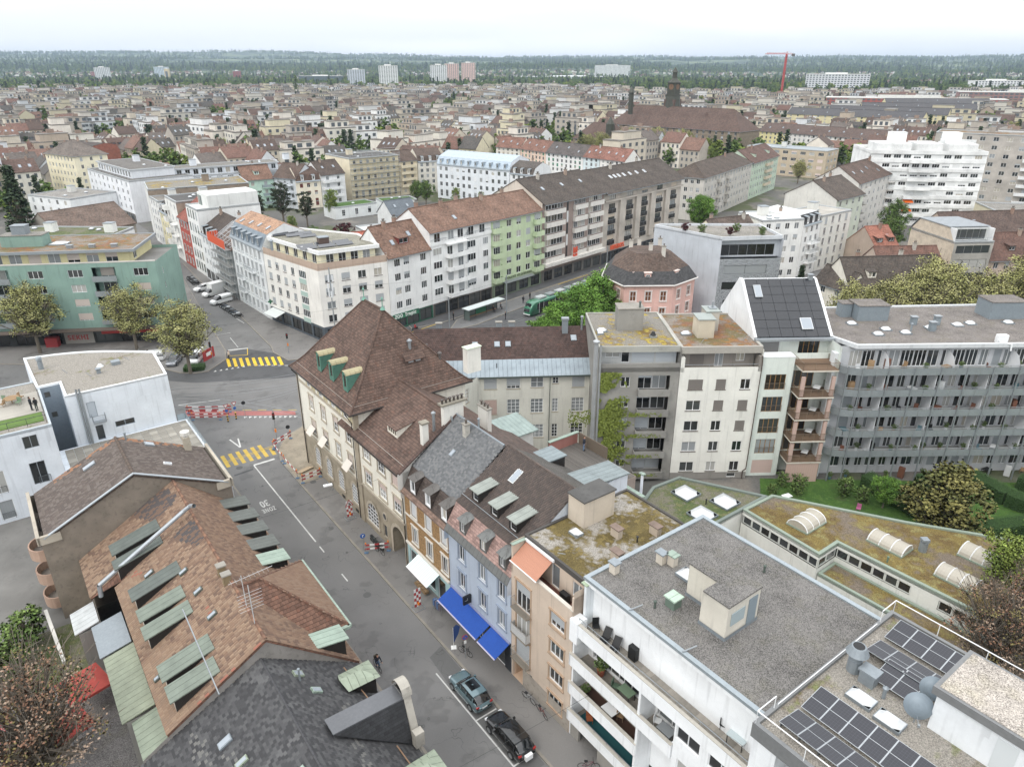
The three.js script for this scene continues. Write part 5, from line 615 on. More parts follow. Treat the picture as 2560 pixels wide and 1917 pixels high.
{ // grey block with continuous steel balconies
const t=building('balcony_block','grey apartment block with continuous glass-panelled steel balconies','apartment block',[40.9,-83.3],[80,-84.4]),L=t.L,wm=wallM('#b9bcc0'),D=14.4,ys=[1.0,3.9,6.8,9.7,12.5,15.4],pn=metalM('#8f979b',0.25,0.45),sg=slatM('#8f979c');
const n=11,bay=(L-3)/n;facade(t,[0,0],[L,0],0,18.3,wm,ys.flatMap((y,j)=>Array.from({length:n*2},(_,k)=>{const x=2.2+k*bay/2;return j===5&&k%4<2?[x,y+0.05,1.6,2.2,{nx:3,curtain:0.05}]:[x,y+0.05,k%3?1.0:1.45,2.2,{nx:2,curtain:0.25,blind:rnd()<0.14?1:0,bm:sg}];})));
ys.slice(1).forEach((y,j)=>{const z=2.3,m=new Geo().poly([V(-1.0,y,0),V(0.6,y,z-0.5),V(2.2,y,z),V(L,y,z),V(L,y,0)]).poly([V(-1.0,y-0.18,0),V(0.6,y-0.18,z-0.5),V(2.2,y-0.18,z),V(L,y-0.18,z),V(L,y-0.18,0)]).build('balcony',wallM('#a3a39f','concrete'),t);const pts=[[-0.9,0],[0.6,z-0.45],[2.2,z]];for(let i=0;i<pts.length-1;i++){const[a,b]=[pts[i],pts[i+1]];new Geo().quad(V(a[0],y-0.2,a[1]+0.02),V(b[0],y-0.2,b[1]+0.02),V(b[0],y+0.75,b[1]+0.02),V(a[0],y+0.75,a[1]+0.02)).build('panel',pn,m);}for(let k=0;k<n;k++)for(let h=0;h<2;h++)new Geo().box(2.2+(k+h/2)*bay+0.02,2.2+(k+h/2+0.5)*bay-0.02,y-0.2,y+0.75,z,z+0.03).build('panel',pn,m);railing(m,[...pts,[L,z]],y+0.75,0.22,steel,{post:3,mid:[0.5]});for(let k=1;k<n;k+=2)if(j<4)new Geo().box(2.2+k*bay-0.04,2.2+k*bay+0.04,y,y+2.4,0.05,z-0.5).build('divider',wallM('#d7dade'),m);});
for(const k of[1,3.5,6,8.5])new Geo().poly([V(2.2+k*bay,15.4,0),V(2.2+k*bay,17.9,0),V(2.2+k*bay,17.3,1.6),V(2.2+k*bay,16.4,2.1),V(2.2+k*bay,15.4,2.1)]).build('divider',wallM('#dcdfe2'),t);for(let k=0;k<=n;k++)new Geo().box(2.2+k*bay-0.07,2.2+k*bay+0.07,0,16.3,2.33,2.47).build('post',steel,t);new Geo().box(0.5,0.64,0,16.3,1.85,2.0).build('post',steel,t);
facade(t,[0,-D],[0,0],0,18.4,wm);facade(t,[L,0],[L,-D],0,18.4,wm);facade(t,[L,-D],[0,-D],0,18.4,wm);new Geo().box(-0.9,0,0,17.6,-0.3,0.8).build('end_wall',wallM('#d5d9db'),t);const RP=[[-0.4,-2.5],[1.6,1.0],[L,1.0],[L+0,-D-1],[3.5,-D]];flatRoof(t,RP,18.55,gravelM('#77706a'),wallM('#c9cdd0'),{up:0.22,w:0.4,down:0.3});
const zb=metalM('#8a979f',0.3,0.45);cabin(t,'lift_house',6.1,10.3,18.5,20.6,-11.6,-8.6,zb,gravelM('#77706a'));cabin(t,'lift_house',4.6,6.0,18.5,20.4,-11.9,-10.3,zb,gravelM('#77706a'));cabin(t,'lift_house',24.4,29.3,18.5,20.9,-12,-8.8,zb,gravelM('#77706a'));for(const[x,z]of[[4.8,-7.4],[8.2,-5.0],[6.3,-3.2],[10.1,-3.6],[14.3,-5.4],[18.6,-6.4],[20.7,-7],[26,-7.2],[31.0,-7.6],[28.4,-4.6],[32.2,-4.5],[34.2,-8]])dome(t,x,18.5,z,1.25,1.1);for(const[x,z,h]of[[12.9,-7,1.1],[16.0,-6.9,1.2],[14.0,-4.5,1.2],[36.3,-8.4,1.3]])cabin(t,'vent_box',x-0.35,x+0.35,18.5,18.5+h,z-0.3,z+0.3,zb,steel);pipe(t,11.2,18.5,19.5,-4.4,0.12);{const m=new Geo().box(19.5,20.8,18.6,19.6,-0.2,0.4).build('air_conditioner',white,t);new Geo().tube(V(19.6,18.9,0.5),V(20.8,18.7,1.2),0.09).tube(V(20.8,18.7,1.2),V(20.8,17.9,1.3),0.09).build('duct',white,m);}
}
// ---------------------------------------------------------------- left side of the street; fronts face the street, so a runs to the right
const bldL=(name,label,cat,a0,a1,b)=>building(name,label,cat,AB(a0,b),AB(a1,b));
const brownTiles=[[0.235,0.152,0.105],[0.265,0.178,0.122],[0.205,0.132,0.093],[0.25,0.172,0.122],[0.165,0.108,0.08],[0.30,0.21,0.145],[0.32,0.135,0.095],[0.09,0.08,0.079]];
{ // L4: long tiled house
const a0=43.4,a1=70.8,t=bldL('tiled_house','long old house with patchy orange-brown tiled roof and many dormers','house',a0,a1,15.6),L=t.L,wm=wallM('#cbbfae'),bed=roofM('#6d4a38'),X=(a)=>a-a0,Z=(b)=>b-15.6;
facade(t,[0,0],[L,0],0,6.0,wm,grid(spread(8,L,1),[0.9,3.6],1.1,1.7,{nx:2,curtain:0.3}));new Geo().poly([V(0,0,0),V(0,5.9,0),V(0,11.3,Z(9.6)),V(0,5.8,Z(0.2)),V(0,0,Z(0.2))]).build('gable',wallM('#8b8680','rough'),t);facade(t,[L,Z(0.2)],[X(64),Z(0.2)],0,5.9,wm);facade(t,[X(62.5),Z(2.1)],[0,Z(2.1)],0,6.9,wm,grid(spread(6,19),[1,4],1.0,1.5,{}));
const R1=new Geo().slab([V(-0.1,5.3,Z(16.5)),V(L,5.3,Z(16.5)),V(L,11.5,Z(9.6)),V(-0.1,11.5,Z(9.6))],0.2).build('roof',bed,t),R2=new Geo().slab([V(-0.1,7.1,Z(2.0)),V(X(62.6),7.1,Z(2.0)),V(X(62.6),11.5,Z(9.6)),V(-0.1,11.5,Z(9.6))],0.2).slab([V(X(64.1),5.9,Z(0)),V(L,5.9,Z(0)),V(L,11.5,Z(9.6)),V(X(62.6),11.5,Z(9.6)),V(X(62.6),7.8,Z(3.2)),V(X(64.1),7.8,Z(3.2))],0.2).build('roof',bed,t);
const cl=(u,v,h)=>{const p=fbm(u/40+0.2,v/30+0.3,6,3,91),q=fbm(u/40+0.6,v/40,5,2,95);if(Math.abs(u-19.5)<0.5&&v>1)return h<0.35?6:0;if(q>0.70)return h<0.5?7:4;if(p>0.68)return h<0.35?6:1;if(v<2.2&&q<0.5)return Math.floor(h*3)===1?5:h<0.3?3:1;return Math.floor(h*6)%6;};
const W1=V(0,6.2,-6.9),W2=V(0,4.4,7.6),W3=V(0,5.6,9.6);
tileField(R1,V(0,5.32,Z(16.5)),V(L,0,0),W1,102,28,brownTiles,'old clay tile',{stagger:0,colour:(u,v,h)=>[0,2,4,0,2,3,4,1][Math.floor(h*8)],curve:0.04,mask:(u,v)=>!(u>2.8&&u<11.6&&v<5.6*(1-Math.abs(u-7.2)/5.2)+1.2)});
tileField(R2,V(X(62.6),7.12,Z(2.0)),V(-X(62.6),0,0),W2,78,26,brownTiles,'old clay tile',{stagger:0,colour:cl,curve:0.04});
tileField(R2,V(L,5.92,Z(0)),V(X(62.6)-L,0,0),W3,33,33,brownTiles,'old clay tile',{stagger:0,colour:(u,v,h)=>v<4?[5,3,1,4,5,2][Math.floor(h*6)]:cl(u,v,h),curve:0.04,mask:(u,v)=>!(u>L-X(64.1)&&v<3.7)});
{const n=62;for(let k=0;k<n;k++){const x=-0.05+(L+0.1)*k/n,g=new Geo().tube(V(x,11.55,Z(9.6)),V(x+L/n*1.1,11.53,Z(9.6)),0.14,6).build('ridge_tile',paintM(['#7d5a44','#6b4b3a','#8f6549'][k%3],0.9),t);}}
// rear dormers with pale green tin roofs
const tin=seamM('#727d70',0.1,0.7),tin2=seamM('#5c645e',0.1,0.7),black=M('dark stained boards',[0.018,0.015,0.013],{rough:0.8,tex:'vertline'});
const dorm=(a,b,w,len,mt,h=1.25)=>{const y=7.1+(b-2.0)*0.579,x=X(a),z=Z(b),m=new THREE.Group();m.name='dormer';t.add(m);const k=len,y1=y+h,y2=y+k*0.579;for(const s of[-w/2,w/2])new Geo().poly([V(x+s,y-0.1,z),V(x+s,y1,z),V(x+s,y2+0.1,z+k)]).build('cheek',black,m);facade(m,[x+w/2,z],[x-w/2,z],y-0.1,y1,wallM('#b9b4a8'),[[w/2,y+0.25,w-0.5,h-0.5,{nx:2,curtain:0.3}]],'front');new Geo().slab([V(x-w/2-0.12,y1+0.1,z-0.3),V(x+w/2+0.12,y1+0.1,z-0.3),V(x+w/2+0.12,y2+0.18,z+k),V(x-w/2-0.12,y2+0.18,z+k)],0.1).build('dormer_roof',mt,m);};
dorm(66.1,2.8,1.7,4.1,tin2,1.2);dorm(63.7,2.6,1.35,4.0,tin2,1.2);dorm(58.2,3.0,1.6,3.9,tin2,1.1);dorm(55.0,3.0,1.5,3.4,tin,1.15);dorm(52.7,2.9,1.5,3.5,tin,1.15);dorm(47.5,3.0,1.7,3.6,tin,1.1);dorm(45.1,3.0,1.6,3.3,tin,1.1);
// street dormers
const sd=(a)=>{const x=X(a),z=Z(15.7),y=6.0,m=new THREE.Group();m.name='dormer';t.add(m);for(const s of[-0.8,0.8])new Geo().poly([V(x+s,y-0.2,z),V(x+s,y+1.75,z),V(x+s,y+2.1,z-2.3)]).build('cheek',black,m);facade(m,[x-0.8,z],[x+0.8,z],y-0.2,y+1.75,wallM('#8a5a48'),[[0.8,y+0.2,1.1,1.35,{nx:2}]],'front');new Geo().slab([V(x-1.0,y+1.85,z+0.3),V(x+1.0,y+1.85,z+0.3),V(x+0.95,y+2.3,z-2.7),V(x-0.95,y+2.3,z-2.7)],0.1).build('dormer_roof',a<58?copper:seamM('#5f645f',0.1,0.6),m);};for(const a of[68.9,66.0,63.2,60.2,57.4,44.6])sd(a);
// hipped cross gable to the street
{const g=new Geo(),p=V(X(50.6),11.4,Z(11.6)),q=V(X(50.6),11.45,Z(9.4)),c1=V(X(55.7),7.6,Z(16.7)),c2=V(X(45.4),7.6,Z(16.7)),d1=V(X(55.7),7.6,Z(13.8)),d2=V(X(45.4),7.6,Z(13.8));const e=roofM('#6b4a39');g.tri(c1,p,c2);g.poly([c2,p,q,d2]);g.poly([d1,q,p,c1]);const m=g.build('cross_roof',e,t);const n1=V(0,0,0);tileField(m,V(X(45.4),7.62,Z(16.7)),V(10.3,0,0),V(0,3.8,-5.1),42,20,brownTiles,'old clay tile',{stagger:0.5,parts:60,colour:(u,v,h)=>[0,2,3,0][Math.floor(h*4)],mask:(u,v)=>Math.abs(u-5.2)<5.15*(1-v/6.36)});new Geo().tube(c1,p,0.13).tube(c2,p,0.13).tube(p,q,0.13).build('ridge_cap',e,m);new Geo().box(X(45.2),X(55.9),7.35,7.62,Z(16.6),Z(16.95)).box(X(45.1),X(45.4),7.35,7.62,Z(14),Z(16.8)).build('gutter',copper,m);facade(t,[X(45.7),Z(16.3)],[X(55.4),Z(16.3)],0,7.5,wallM('#a8604a'),grid([1.8,4.8,7.9],[0.9,4.5],1.1,1.9,{nx:2,surround:[0.18,wallM('#cfc5b2')]}));facade(t,[X(45.7),Z(14)],[X(45.7),Z(16.3)],0,7.5,wallM('#8d4a3a'),[[1.1,5.0,0.9,1.6,{}]]);facade(t,[X(55.4),Z(16.3)],[X(55.4),Z(14)],0,7.5,wallM('#8d4a3a'));}
// roof lights, flue, chimneys, aerials
const RS={yAt:(z)=>7.25+(z-Z(2))*0.579,ang:-Math.atan(0.579),rz:-99};for(const[a,b,w,h]of[[60.4,4.7,0.5,0.9],[57.0,7.0,0.45,0.8],[53.4,7.3,0.45,0.8],[49.7,7.4,0.45,0.85],[48.6,2.6,0.4,0.5]])skylight(t,RS,X(a),Z(b),w,h,metalM('#5d665f',0.2,0.5));
{const A=V(X(63.2),7.6,Z(0.9)),B=V(X(63.3),12.2,Z(8.9)),C=V(X(63.0),12.7,Z(9.5)),E=V(X(62.3),13.0,Z(9.7));new Geo().tube(V(X(63.2),6.4,Z(0.8)),A,0.2,12).tube(A,B,0.2,12).tube(B,C,0.2,12).tube(C,E,0.2,12).build('flue',metalM('#aab2b8',0.55,0.35),t);}
for(const[a,b]of[[53.1,9.3],[51.7,9.3]])chimney(t,X(a),10.6,12.2,Z(b),0.5,0.6,wallM('#8d7a55','rough'),0);const an=new Geo();an.tube(V(X(47.6),11.4,Z(9.6)),V(X(47.6),14.6,Z(9.6)),0.03).tube(V(X(47.6),14.2,Z(8.6)),V(X(47.6),14.4,Z(12)),0.02);for(let k=0;k<9;k++)an.tube(V(X(47.3),14.25,Z(8.8+k*0.35)),V(X(47.9),14.25,Z(8.8+k*0.35)),0.01,3);an.tube(V(X(45.4),11.4,Z(9.5)),V(X(45.4),15.2,Z(9.5)),0.035);for(let k=0;k<6;k++)an.tube(V(X(45.4),13+k*0.3,Z(8.6)),V(X(45.4),13+k*0.3,Z(10.4)),0.012,3);an.build('aerial',paintM('#b9bbbc'),t);
new Geo().tube(V(X(41.9),9.9,Z(5.6)),V(X(49.2),12.4,Z(5.4)),0.05).build('mast',steel,t);
// lean-to roofs in the yard
for(const[a,b,c,d,y,mt]of[[43.2,48.5,0.2,2.2,5.0,seamM('#87937f',0.1,0.6)],[48.6,56.6,-0.4,2.0,5.2,seamM('#8d967e',0.1,0.6)],[56.7,61.2,-0.6,1.9,5.3,zinc],[61.4,64.6,-1.9,0.1,5.0,seamM('#b4b8b8',0.1,0.6)]]){const m=new Geo().box(X(a),X(b),0,y-0.4,Z(c)+0.3,Z(d)).build('lean_to',wallM('#8d8a83'),t);new Geo().slab([V(X(a),y-0.3,Z(c)),V(X(b),y-0.3,Z(c)),V(X(b),y+0.25,Z(d)),V(X(a),y+0.25,Z(d))],0.1).build('tin_roof',mt,m);}
}
{ // L5: slate-roofed house
const a0=18,a1=43.3,t=bldL('slate_house','grey slate-roofed house with stone gable and pale green tin dormers','house',a0,a1,15.6),L=t.L,X=(a)=>a-a0,Z=(b)=>b-15.6,bed=M('slate underlay',[0.05,0.05,0.052],{tex:'slate'});
const sl=[[0.060,0.060,0.063],[0.078,0.078,0.081],[0.048,0.048,0.051],[0.095,0.096,0.098],[0.12,0.12,0.122],[0.16,0.158,0.15]];
facade(t,[0,0],[L,0],0,5.4,wallM('#b7ac9b'),grid(spread(7,L,1),[0.9,3.3],1.1,1.5,{}));facade(t,[L,Z(0)],[0,Z(0)],0,5.4,wallM('#a9a297'));
const R1=new Geo().slab([V(0,5.2,Z(16.3)),V(L,5.2,Z(16.3)),V(L,10,Z(9)),V(0,10,Z(9))],0.15).build('roof',bed,t),R2=new Geo().slab([V(0,5.4,Z(0)),V(L,5.4,Z(0)),V(L,10,Z(9)),V(0,10,Z(9))],0.15).build('roof',bed,t);
const cl=(u,v,h)=>{const p=fbm(u/30,v/18+0.4,5,3,131),s=fbm(u/12,v/60+0.1,6,2,137);return p>0.70&&h<0.3?5:s>0.70&&h<0.4?4:Math.floor(h*4);};
tileField(R1,V(0,5.22,Z(16.3)),V(L,0,0),V(0,4.8,-7.3),84,40,sl,'grey slate',{curve:0,th:0.012,colour:cl,name:'slate'});tileField(R2,V(L,5.42,Z(0)),V(-L,0,0),V(0,4.6,9),84,46,sl,'grey slate',{curve:0,th:0.012,colour:cl,name:'slate'});
for(let k=0;k<60;k++){const x=L*k/60;new Geo().tube(V(x,10.04,Z(9)),V(x+L/58,10.02,Z(9)),0.1,5).build('ridge_slate',paintM('#47474a',0.9),t);}
const tin=seamM('#8f9c86',0.1,0.5),dk=M('dark stained boards',[0,0,0]);for(const a of[40.3,30.2]){const x=X(a),z=Z(16.2),y=5.4,m=new THREE.Group();m.name='dormer';t.add(m);for(const s of[-0.85,0.85])new Geo().poly([V(x+s,y-0.1,z),V(x+s,y+1.6,z),V(x+s,y+1.6,z-2.2)]).build('cheek',dk,m);facade(m,[x-0.85,z],[x+0.85,z],y,y+1.6,wallM('#8c8274'),[[0.85,y+0.2,1.1,1.2,{}]],'front');new Geo().tri(V(x-1.05,y+1.65,z+0.3),V(x+1.05,y+1.65,z+0.3),V(x,y+2.15,z-0.8)).poly([V(x+1.05,y+1.65,z+0.3),V(x+1.0,y+1.65,z-2.3),V(x,y+2.2,z-2.6),V(x,y+2.15,z-0.8)]).poly([V(x-1.05,y+1.65,z+0.3),V(x,y+2.15,z-0.8),V(x,y+2.2,z-2.6),V(x-1.0,y+1.65,z-2.3)]).build('dormer_roof',tin,m);}
{ // stone street gable with a long lead-covered ridge
const m=new THREE.Group();m.name='street_gable';t.add(m);const x=X(35.3),z=Z(16.4),st=M('weathered limestone',[0.36,0.34,0.30],{tex:'rough'}),ld=M('lead sheet',[0.13,0.135,0.145],{tex:'panel',rough:0.45,metal:0.3}),dkS=M('slate bay',[0.03,0.031,0.034],{tex:'slate',rough:0.7});
new Geo().box(x-1.9,x+1.9,0,6.0,z-0.3,z+0.25).poly([V(x-1.9,6,z+0.25),V(x+1.9,6,z+0.25),V(x+0.7,9.2,z+0.25),V(x-0.7,9.2,z+0.25)]).poly([V(x-1.9,6,z-0.3),V(x+1.9,6,z-0.3),V(x+0.7,9.2,z-0.3),V(x-0.7,9.2,z-0.3)]).quad(V(x-1.9,6,z-0.3),V(x-0.7,9.2,z-0.3),V(x-0.7,9.2,z+0.25),V(x-1.9,6,z+0.25)).quad(V(x+1.9,6,z-0.3),V(x+0.7,9.2,z-0.3),V(x+0.7,9.2,z+0.25),V(x+1.9,6,z+0.25)).build('stone',st,m);const n=8,top=new Geo();for(let k=0;k<n;k++){const P=(q,zz)=>V(x+0.85*Math.cos(Math.PI*q/n),9.2+0.85*Math.sin(Math.PI*q/n),zz);top.quad(P(k,z-0.4),P(k,z+0.35),P(k+1,z+0.35),P(k+1,z-0.4));top.tri(P(k,z+0.35),P(k+1,z+0.35),V(x,9.2,z+0.35));}top.build('pediment',st,m);new Geo().box(x-2.3,x-1.7,5.6,6.9,z-0.35,z+0.35).build('scroll',st,m);
new Geo().slab([V(x-0.75,9.15,z-0.2),V(x+0.75,9.15,z-0.2),V(x+0.75,9.3,z-5.6),V(x-0.75,9.3,z-5.6)],0.1).build('lead_top',ld,m);for(const s of[-1,1])new Geo().poly([V(x+s*1.75,5.6,z-0.3),V(x+s*0.72,9.1,z-0.3),V(x+s*0.72,9.2,z-5.6),V(x+s*1.3,7.0,z-2.5)]).build('side',dkS,m);}
const RS={yAt:(z)=>5.5+(z-Z(0))*0.511,ang:-Math.atan(0.511),rz:-99},RF={yAt:(z)=>5.3-(z-Z(16.3))*0.6575,ang:Math.atan(0.6575),rz:-99};skylight(t,RS,X(39.4),Z(5.0),0.6,1.0);skylight(t,RS,X(37.0),Z(5.4),0.45,0.9,tin);skylight(t,RS,X(32.6),Z(7.6),1.2,1.5,copper);skylight(t,RF,X(41.5),Z(11),0.6,0.8,tin);skylight(t,RF,X(39.6),Z(11.6),0.55,0.8,copper);pipe(t,X(40.8),8.6,9.9,Z(10.9),0.07,zinc);new Geo().tube(V(X(42.3),6.5,Z(14.8)),V(X(38.2),6.5,Z(15.0)),0.05).build('snow_guard',paintM('#8a6a4c'),t);new Geo().tube(V(X(33.5),6.4,Z(14.8)),V(X(24),6.4,Z(15.0)),0.05).build('snow_guard',paintM('#8a6a4c'),t);
}
{ // L3: gabled house with the grey-brown tiles
const a0=70.95,a1=80.4,t=bldL('gabled_house','brown rough-cast house with grey-brown tiled gable roof and round balconies','house',a0,a1,15.1),L=t.L,X=(a)=>a-a0,Z=(b)=>b-15.1,wm=wallM('#857a6c','rough',0.012),bed=roofM('#57493f');
facade(t,[0,Z(-2.5)],[0,0],0,9.3,wm);new Geo().tri(V(0,9.3,0),V(0,13.2,Z(6.3)),V(0,9.3,Z(-2.5))).build('gable',wm,t);facade(t,[0,0],[L,0],0,9.4,wallM('#b5aa98'),grid([2,4.8,7.6],[1,3.9,6.7],1.2,1.5,{}));facade(t,[L,0],[L,Z(-2.5)],0,9.4,wm);facade(t,[L,Z(-2.5)],[0,Z(-2.5)],0,9.4,wm,grid([2.5,6.5],[1,3.9,6.7],1.4,1.6,{}));
const R1=new Geo().slab([V(-0.1,9.4,Z(14.7)),V(L,9.4,Z(14.7)),V(L,13.4,Z(6.3)),V(-0.1,13.4,Z(6.3))],0.2).build('roof',bed,t),R2=new Geo().slab([V(-0.1,9.4,Z(-2.1)),V(L,9.4,Z(-2.1)),V(L,13.4,Z(6.3)),V(-0.1,13.4,Z(6.3))],0.2).build('roof',bed,t),gc=[[0.125,0.10,0.088],[0.145,0.12,0.105],[0.11,0.09,0.08],[0.165,0.14,0.125],[0.32,0.17,0.10]];
const col=(u,v,h)=>u<0.6&&h<0.5&&v>2?4:Math.floor(h*4);tileField(R1,V(0,9.42,Z(14.7)),V(L,0,0),V(0,4,-8.4),34,30,gc,'grey-brown tile',{stagger:0,colour:(u,v,h)=>col(L-u,v,h),curve:0.035});tileField(R2,V(L,9.42,Z(-2.1)),V(-L,0,0),V(0,4,8.4),34,30,gc,'grey-brown tile',{stagger:0,colour:col,curve:0.035});
for(let k=0;k<24;k++){const x=L*k/24;new Geo().tube(V(x,13.47,Z(6.3)),V(x+L/22,13.44,Z(6.3)),0.16,6).build('ridge_tile',paintM(['#5d4f45','#6a594d'][k%2],0.9),t);}
new Geo().slab([V(-0.25,9.55,Z(14.8)),V(0.05,9.55,Z(14.8)),V(0.05,13.62,Z(6.3)),V(-0.25,13.62,Z(6.3))],0.1).slab([V(-0.25,9.55,Z(-2.2)),V(0.05,9.55,Z(-2.2)),V(0.05,13.62,Z(6.3)),V(-0.25,13.62,Z(6.3))],0.1).build('verge_flashing',metalM('#a7b0b6',0.4,0.4),t);new Geo().box(-0.2,L+0.2,8.9,9.75,Z(15.0),Z(15.3)).box(-0.2,L+0.2,8.9,9.8,Z(-2.8),Z(-2.5)).box(-0.2,0.1,8.9,9.75,Z(13.6),Z(15.2)).box(-0.2,0.1,8.9,9.75,Z(-2.7),Z(-0.8)).build('parapet',wallM('#b5ab99','concrete'),t);
const RB={yAt:(z)=>9.55+(z-Z(-2.1))*0.476,ang:-Math.atan(0.476),rz:-99},RF={yAt:(z)=>9.55-(z-Z(14.7))*0.476,ang:Math.atan(0.476),rz:-99};skylight(t,RB,X(78.0),Z(3.2),0.7,1.3,steel);skylight(t,RF,X(79.2),Z(9.2),0.9,1.0,steel);skylight(t,RF,X(74.2),Z(9.9),0.4,0.8,white);{const m=new Geo().box(X(78.8),X(79.6),10.2,11.9,Z(12.6),Z(13.3)).build('chimney',wallM('#b3a995','rough'),t);new Geo().cyl(X(79.2),12.2,12.6,Z(12.95),0.5,0.5,12).cyl(X(79.2),11.9,12.2,Z(12.95),0.3,0.3).build('cowl',wallM('#d9d6cd','rough'),m);}pipe(t,X(79.9),13,13.9,Z(7.2),0.1,zinc);
for(const y of[1.4,4.2,7.0]){const m=new THREE.Group();m.name='balcony';t.add(m);const pk=wallM('#b08f79'),n=8,g=new Geo(),f=new Geo(),cx=2.0;const P=(k,yy,r)=>V(cx-r*Math.cos(Math.PI*k/n)*1.5,yy,Z(-2.5)-r*Math.sin(Math.PI*k/n)*1.2);for(let k=0;k<n;k++){g.quad(P(k,y-0.3,1),P(k+1,y-0.3,1),P(k+1,y+0.9,1),P(k,y+0.9,1));g.quad(P(k,y-0.3,0.9),P(k+1,y-0.3,0.9),P(k+1,y+0.9,0.9),P(k,y+0.9,0.9));g.quad(P(k,y+0.9,1),P(k+1,y+0.9,1),P(k+1,y+0.9,0.9),P(k,y+0.9,0.9));f.tri(P(k,y,0.95),P(k+1,y,0.95),V(cx,y,Z(-2.5)));f.tri(P(k,y-0.3,1),P(k+1,y-0.3,1),V(cx,y-0.3,Z(-2.5)));}g.build('parapet',pk,m);f.build('floor',wallM('#9d948a','concrete'),m);}
}
{ // L1: white house with curved gravel roof, on its terrace
const t=bldL('modern_house','white modern house with curved gravel roof and steel flue','house',101.2,119.8,15.9),Z=(b)=>b-15.9,X=(a)=>a-101.2,wm=wallM('#d9e1e9'),pm=metalM('#8896a2',0.25,0.5),H=11.3;
const cur=[];for(let k=0;k<=8;k++){const q=k/8;cur.push([X(111.4+8.4*q+2.0*Math.sin(Math.PI*q)*0.9),Z(16.4-15.9*q)]);}const poly=[[X(101.2),Z(15.9)],...cur,[X(106.6),Z(0.9)],[X(106.7),Z(3.55)],[X(101.2),Z(3.55)]];
facade(t,[0,Z(3.55)],[0,0],0,H,wm,[[6.0,5.4,2.4,0.85,{nx:2,f:0.08,frame:pm}],[2.9,4.2,0.9,2.1,{nx:1,frame:paintM('#59616a')}],[2.6,7.6,1.0,2.2,{nx:1,frame:pm,pane:M('pale door',[0.5,0.55,0.6])}]]);facade(t,[X(106.7),Z(0.9)],[X(106.7),Z(3.55)],0,H,pm,[[1.0,9.6,0.7,0.8,{nx:1,frame:paintM('#59616a')}],[1.2,6.6,0.7,0.8,{nx:1,frame:paintM('#59616a')}]]);facade(t,[X(106.7),Z(3.55)],[0,Z(3.55)],0,H,wm);facade(t,[0,0],[X(111.4),Z(16.4)],0,H,wm,grid([3,7],[5,8.2],1.6,1.3,{}));const bw=new Geo();for(let k=0;k<8;k++)wallGeo(bw,cur[k],cur[k+1],0,H,[]);wallGeo(bw,cur[8],[X(106.6),Z(0.9)],0,H,[]);bw.build('wall',wm,t);
flatRoof(t,poly,H-0.1,flatM('gravelmoss'),paintM('#e6ebee',0.4),{up:0.2,w:0.3,down:0.1});{const m=new Geo().tube(V(0.25,3.6,Z(4.9)),V(0.25,12.0,Z(4.9)),0.13,10).tube(V(0.2,3.6,Z(5.25)),V(0.2,12.0,Z(5.25)),0.13,10).build('flue',steel,t);m.position.x=-0.5;}
{const m=new Geo().box(-0.9,0,6.9,7.0,Z(5.9),Z(7.4)).build('balcony',steel,t);railing(m,[[0,Z(5.9)],[-0.88,Z(5.9)],[-0.88,Z(7.4)],[0,Z(7.4)]],7.0,1.0,steel,{bars:0.12});}const Y=H-0.1;{const m=new Geo().cyl(X(114),Y,Y+1.3,Z(2.2),0.32,0.32,12).cyl(X(114),Y+1.4,Y+1.55,Z(2.2),0.42,0.3,12).cyl(X(114),Y+1.65,Y+1.8,Z(2.2),0.42,0.3,12).build('flue_head',zinc,t);}{const m=new Geo().box(X(109.3),X(110.4),Y,Y+0.5,Z(10.4),Z(11.5)).build('roof_hatch',zinc,t);new Geo().cyl(X(110.2),Y,Y+0.35,Z(9),0.5,0.2,12).build('dome',domeM,t);cabin(t,'vent_box',X(107.3),X(107.8),Y,Y+0.6,Z(8.2),Z(8.7),zinc,zinc);}for(const[a,b]of[[112,4.5],[108.8,7],[112.3,12.4]])new Geo().tube(V(X(a),Y+0.05,Z(b)),V(X(a)-2,Y+0.05,Z(b)+0.4),0.03).build('lightning_rod',steel,t);
// terrace
const o=bldL('paved_terrace','raised terrace of stained stone slabs beside the white house','terrace',80.5,101.1,17.2),sm=[0.34,0.28,0.40,0.31].map((k,i)=>M('stone slab '+i,[k,k*0.94,k*0.82],{tex:'concrete'}));new Geo().box(0,o.L,0,4.1,-15.9,0).build('wall',wm,o);const sg=new Geo().box(-0.485,0.485,0,0.05,-0.485,0.485).geom();for(let i=0;i<20;i++)for(let j=0;j<15;j++){const m=part('slab',sg,sm[(i*7+j*5+i*j)%4],o);m.position.set(0.7+i,4.1,-0.8-j);}railing(o,[[0.3,-0.1],[o.L-0.2,-0.1],[o.L-0.2,-1.2]],4.15,1.0,metalM('#76838c',0.4,0.4),{panel:M('rail glass',[0.35,0.42,0.46],{rough:0.15}),post:1.2});
}
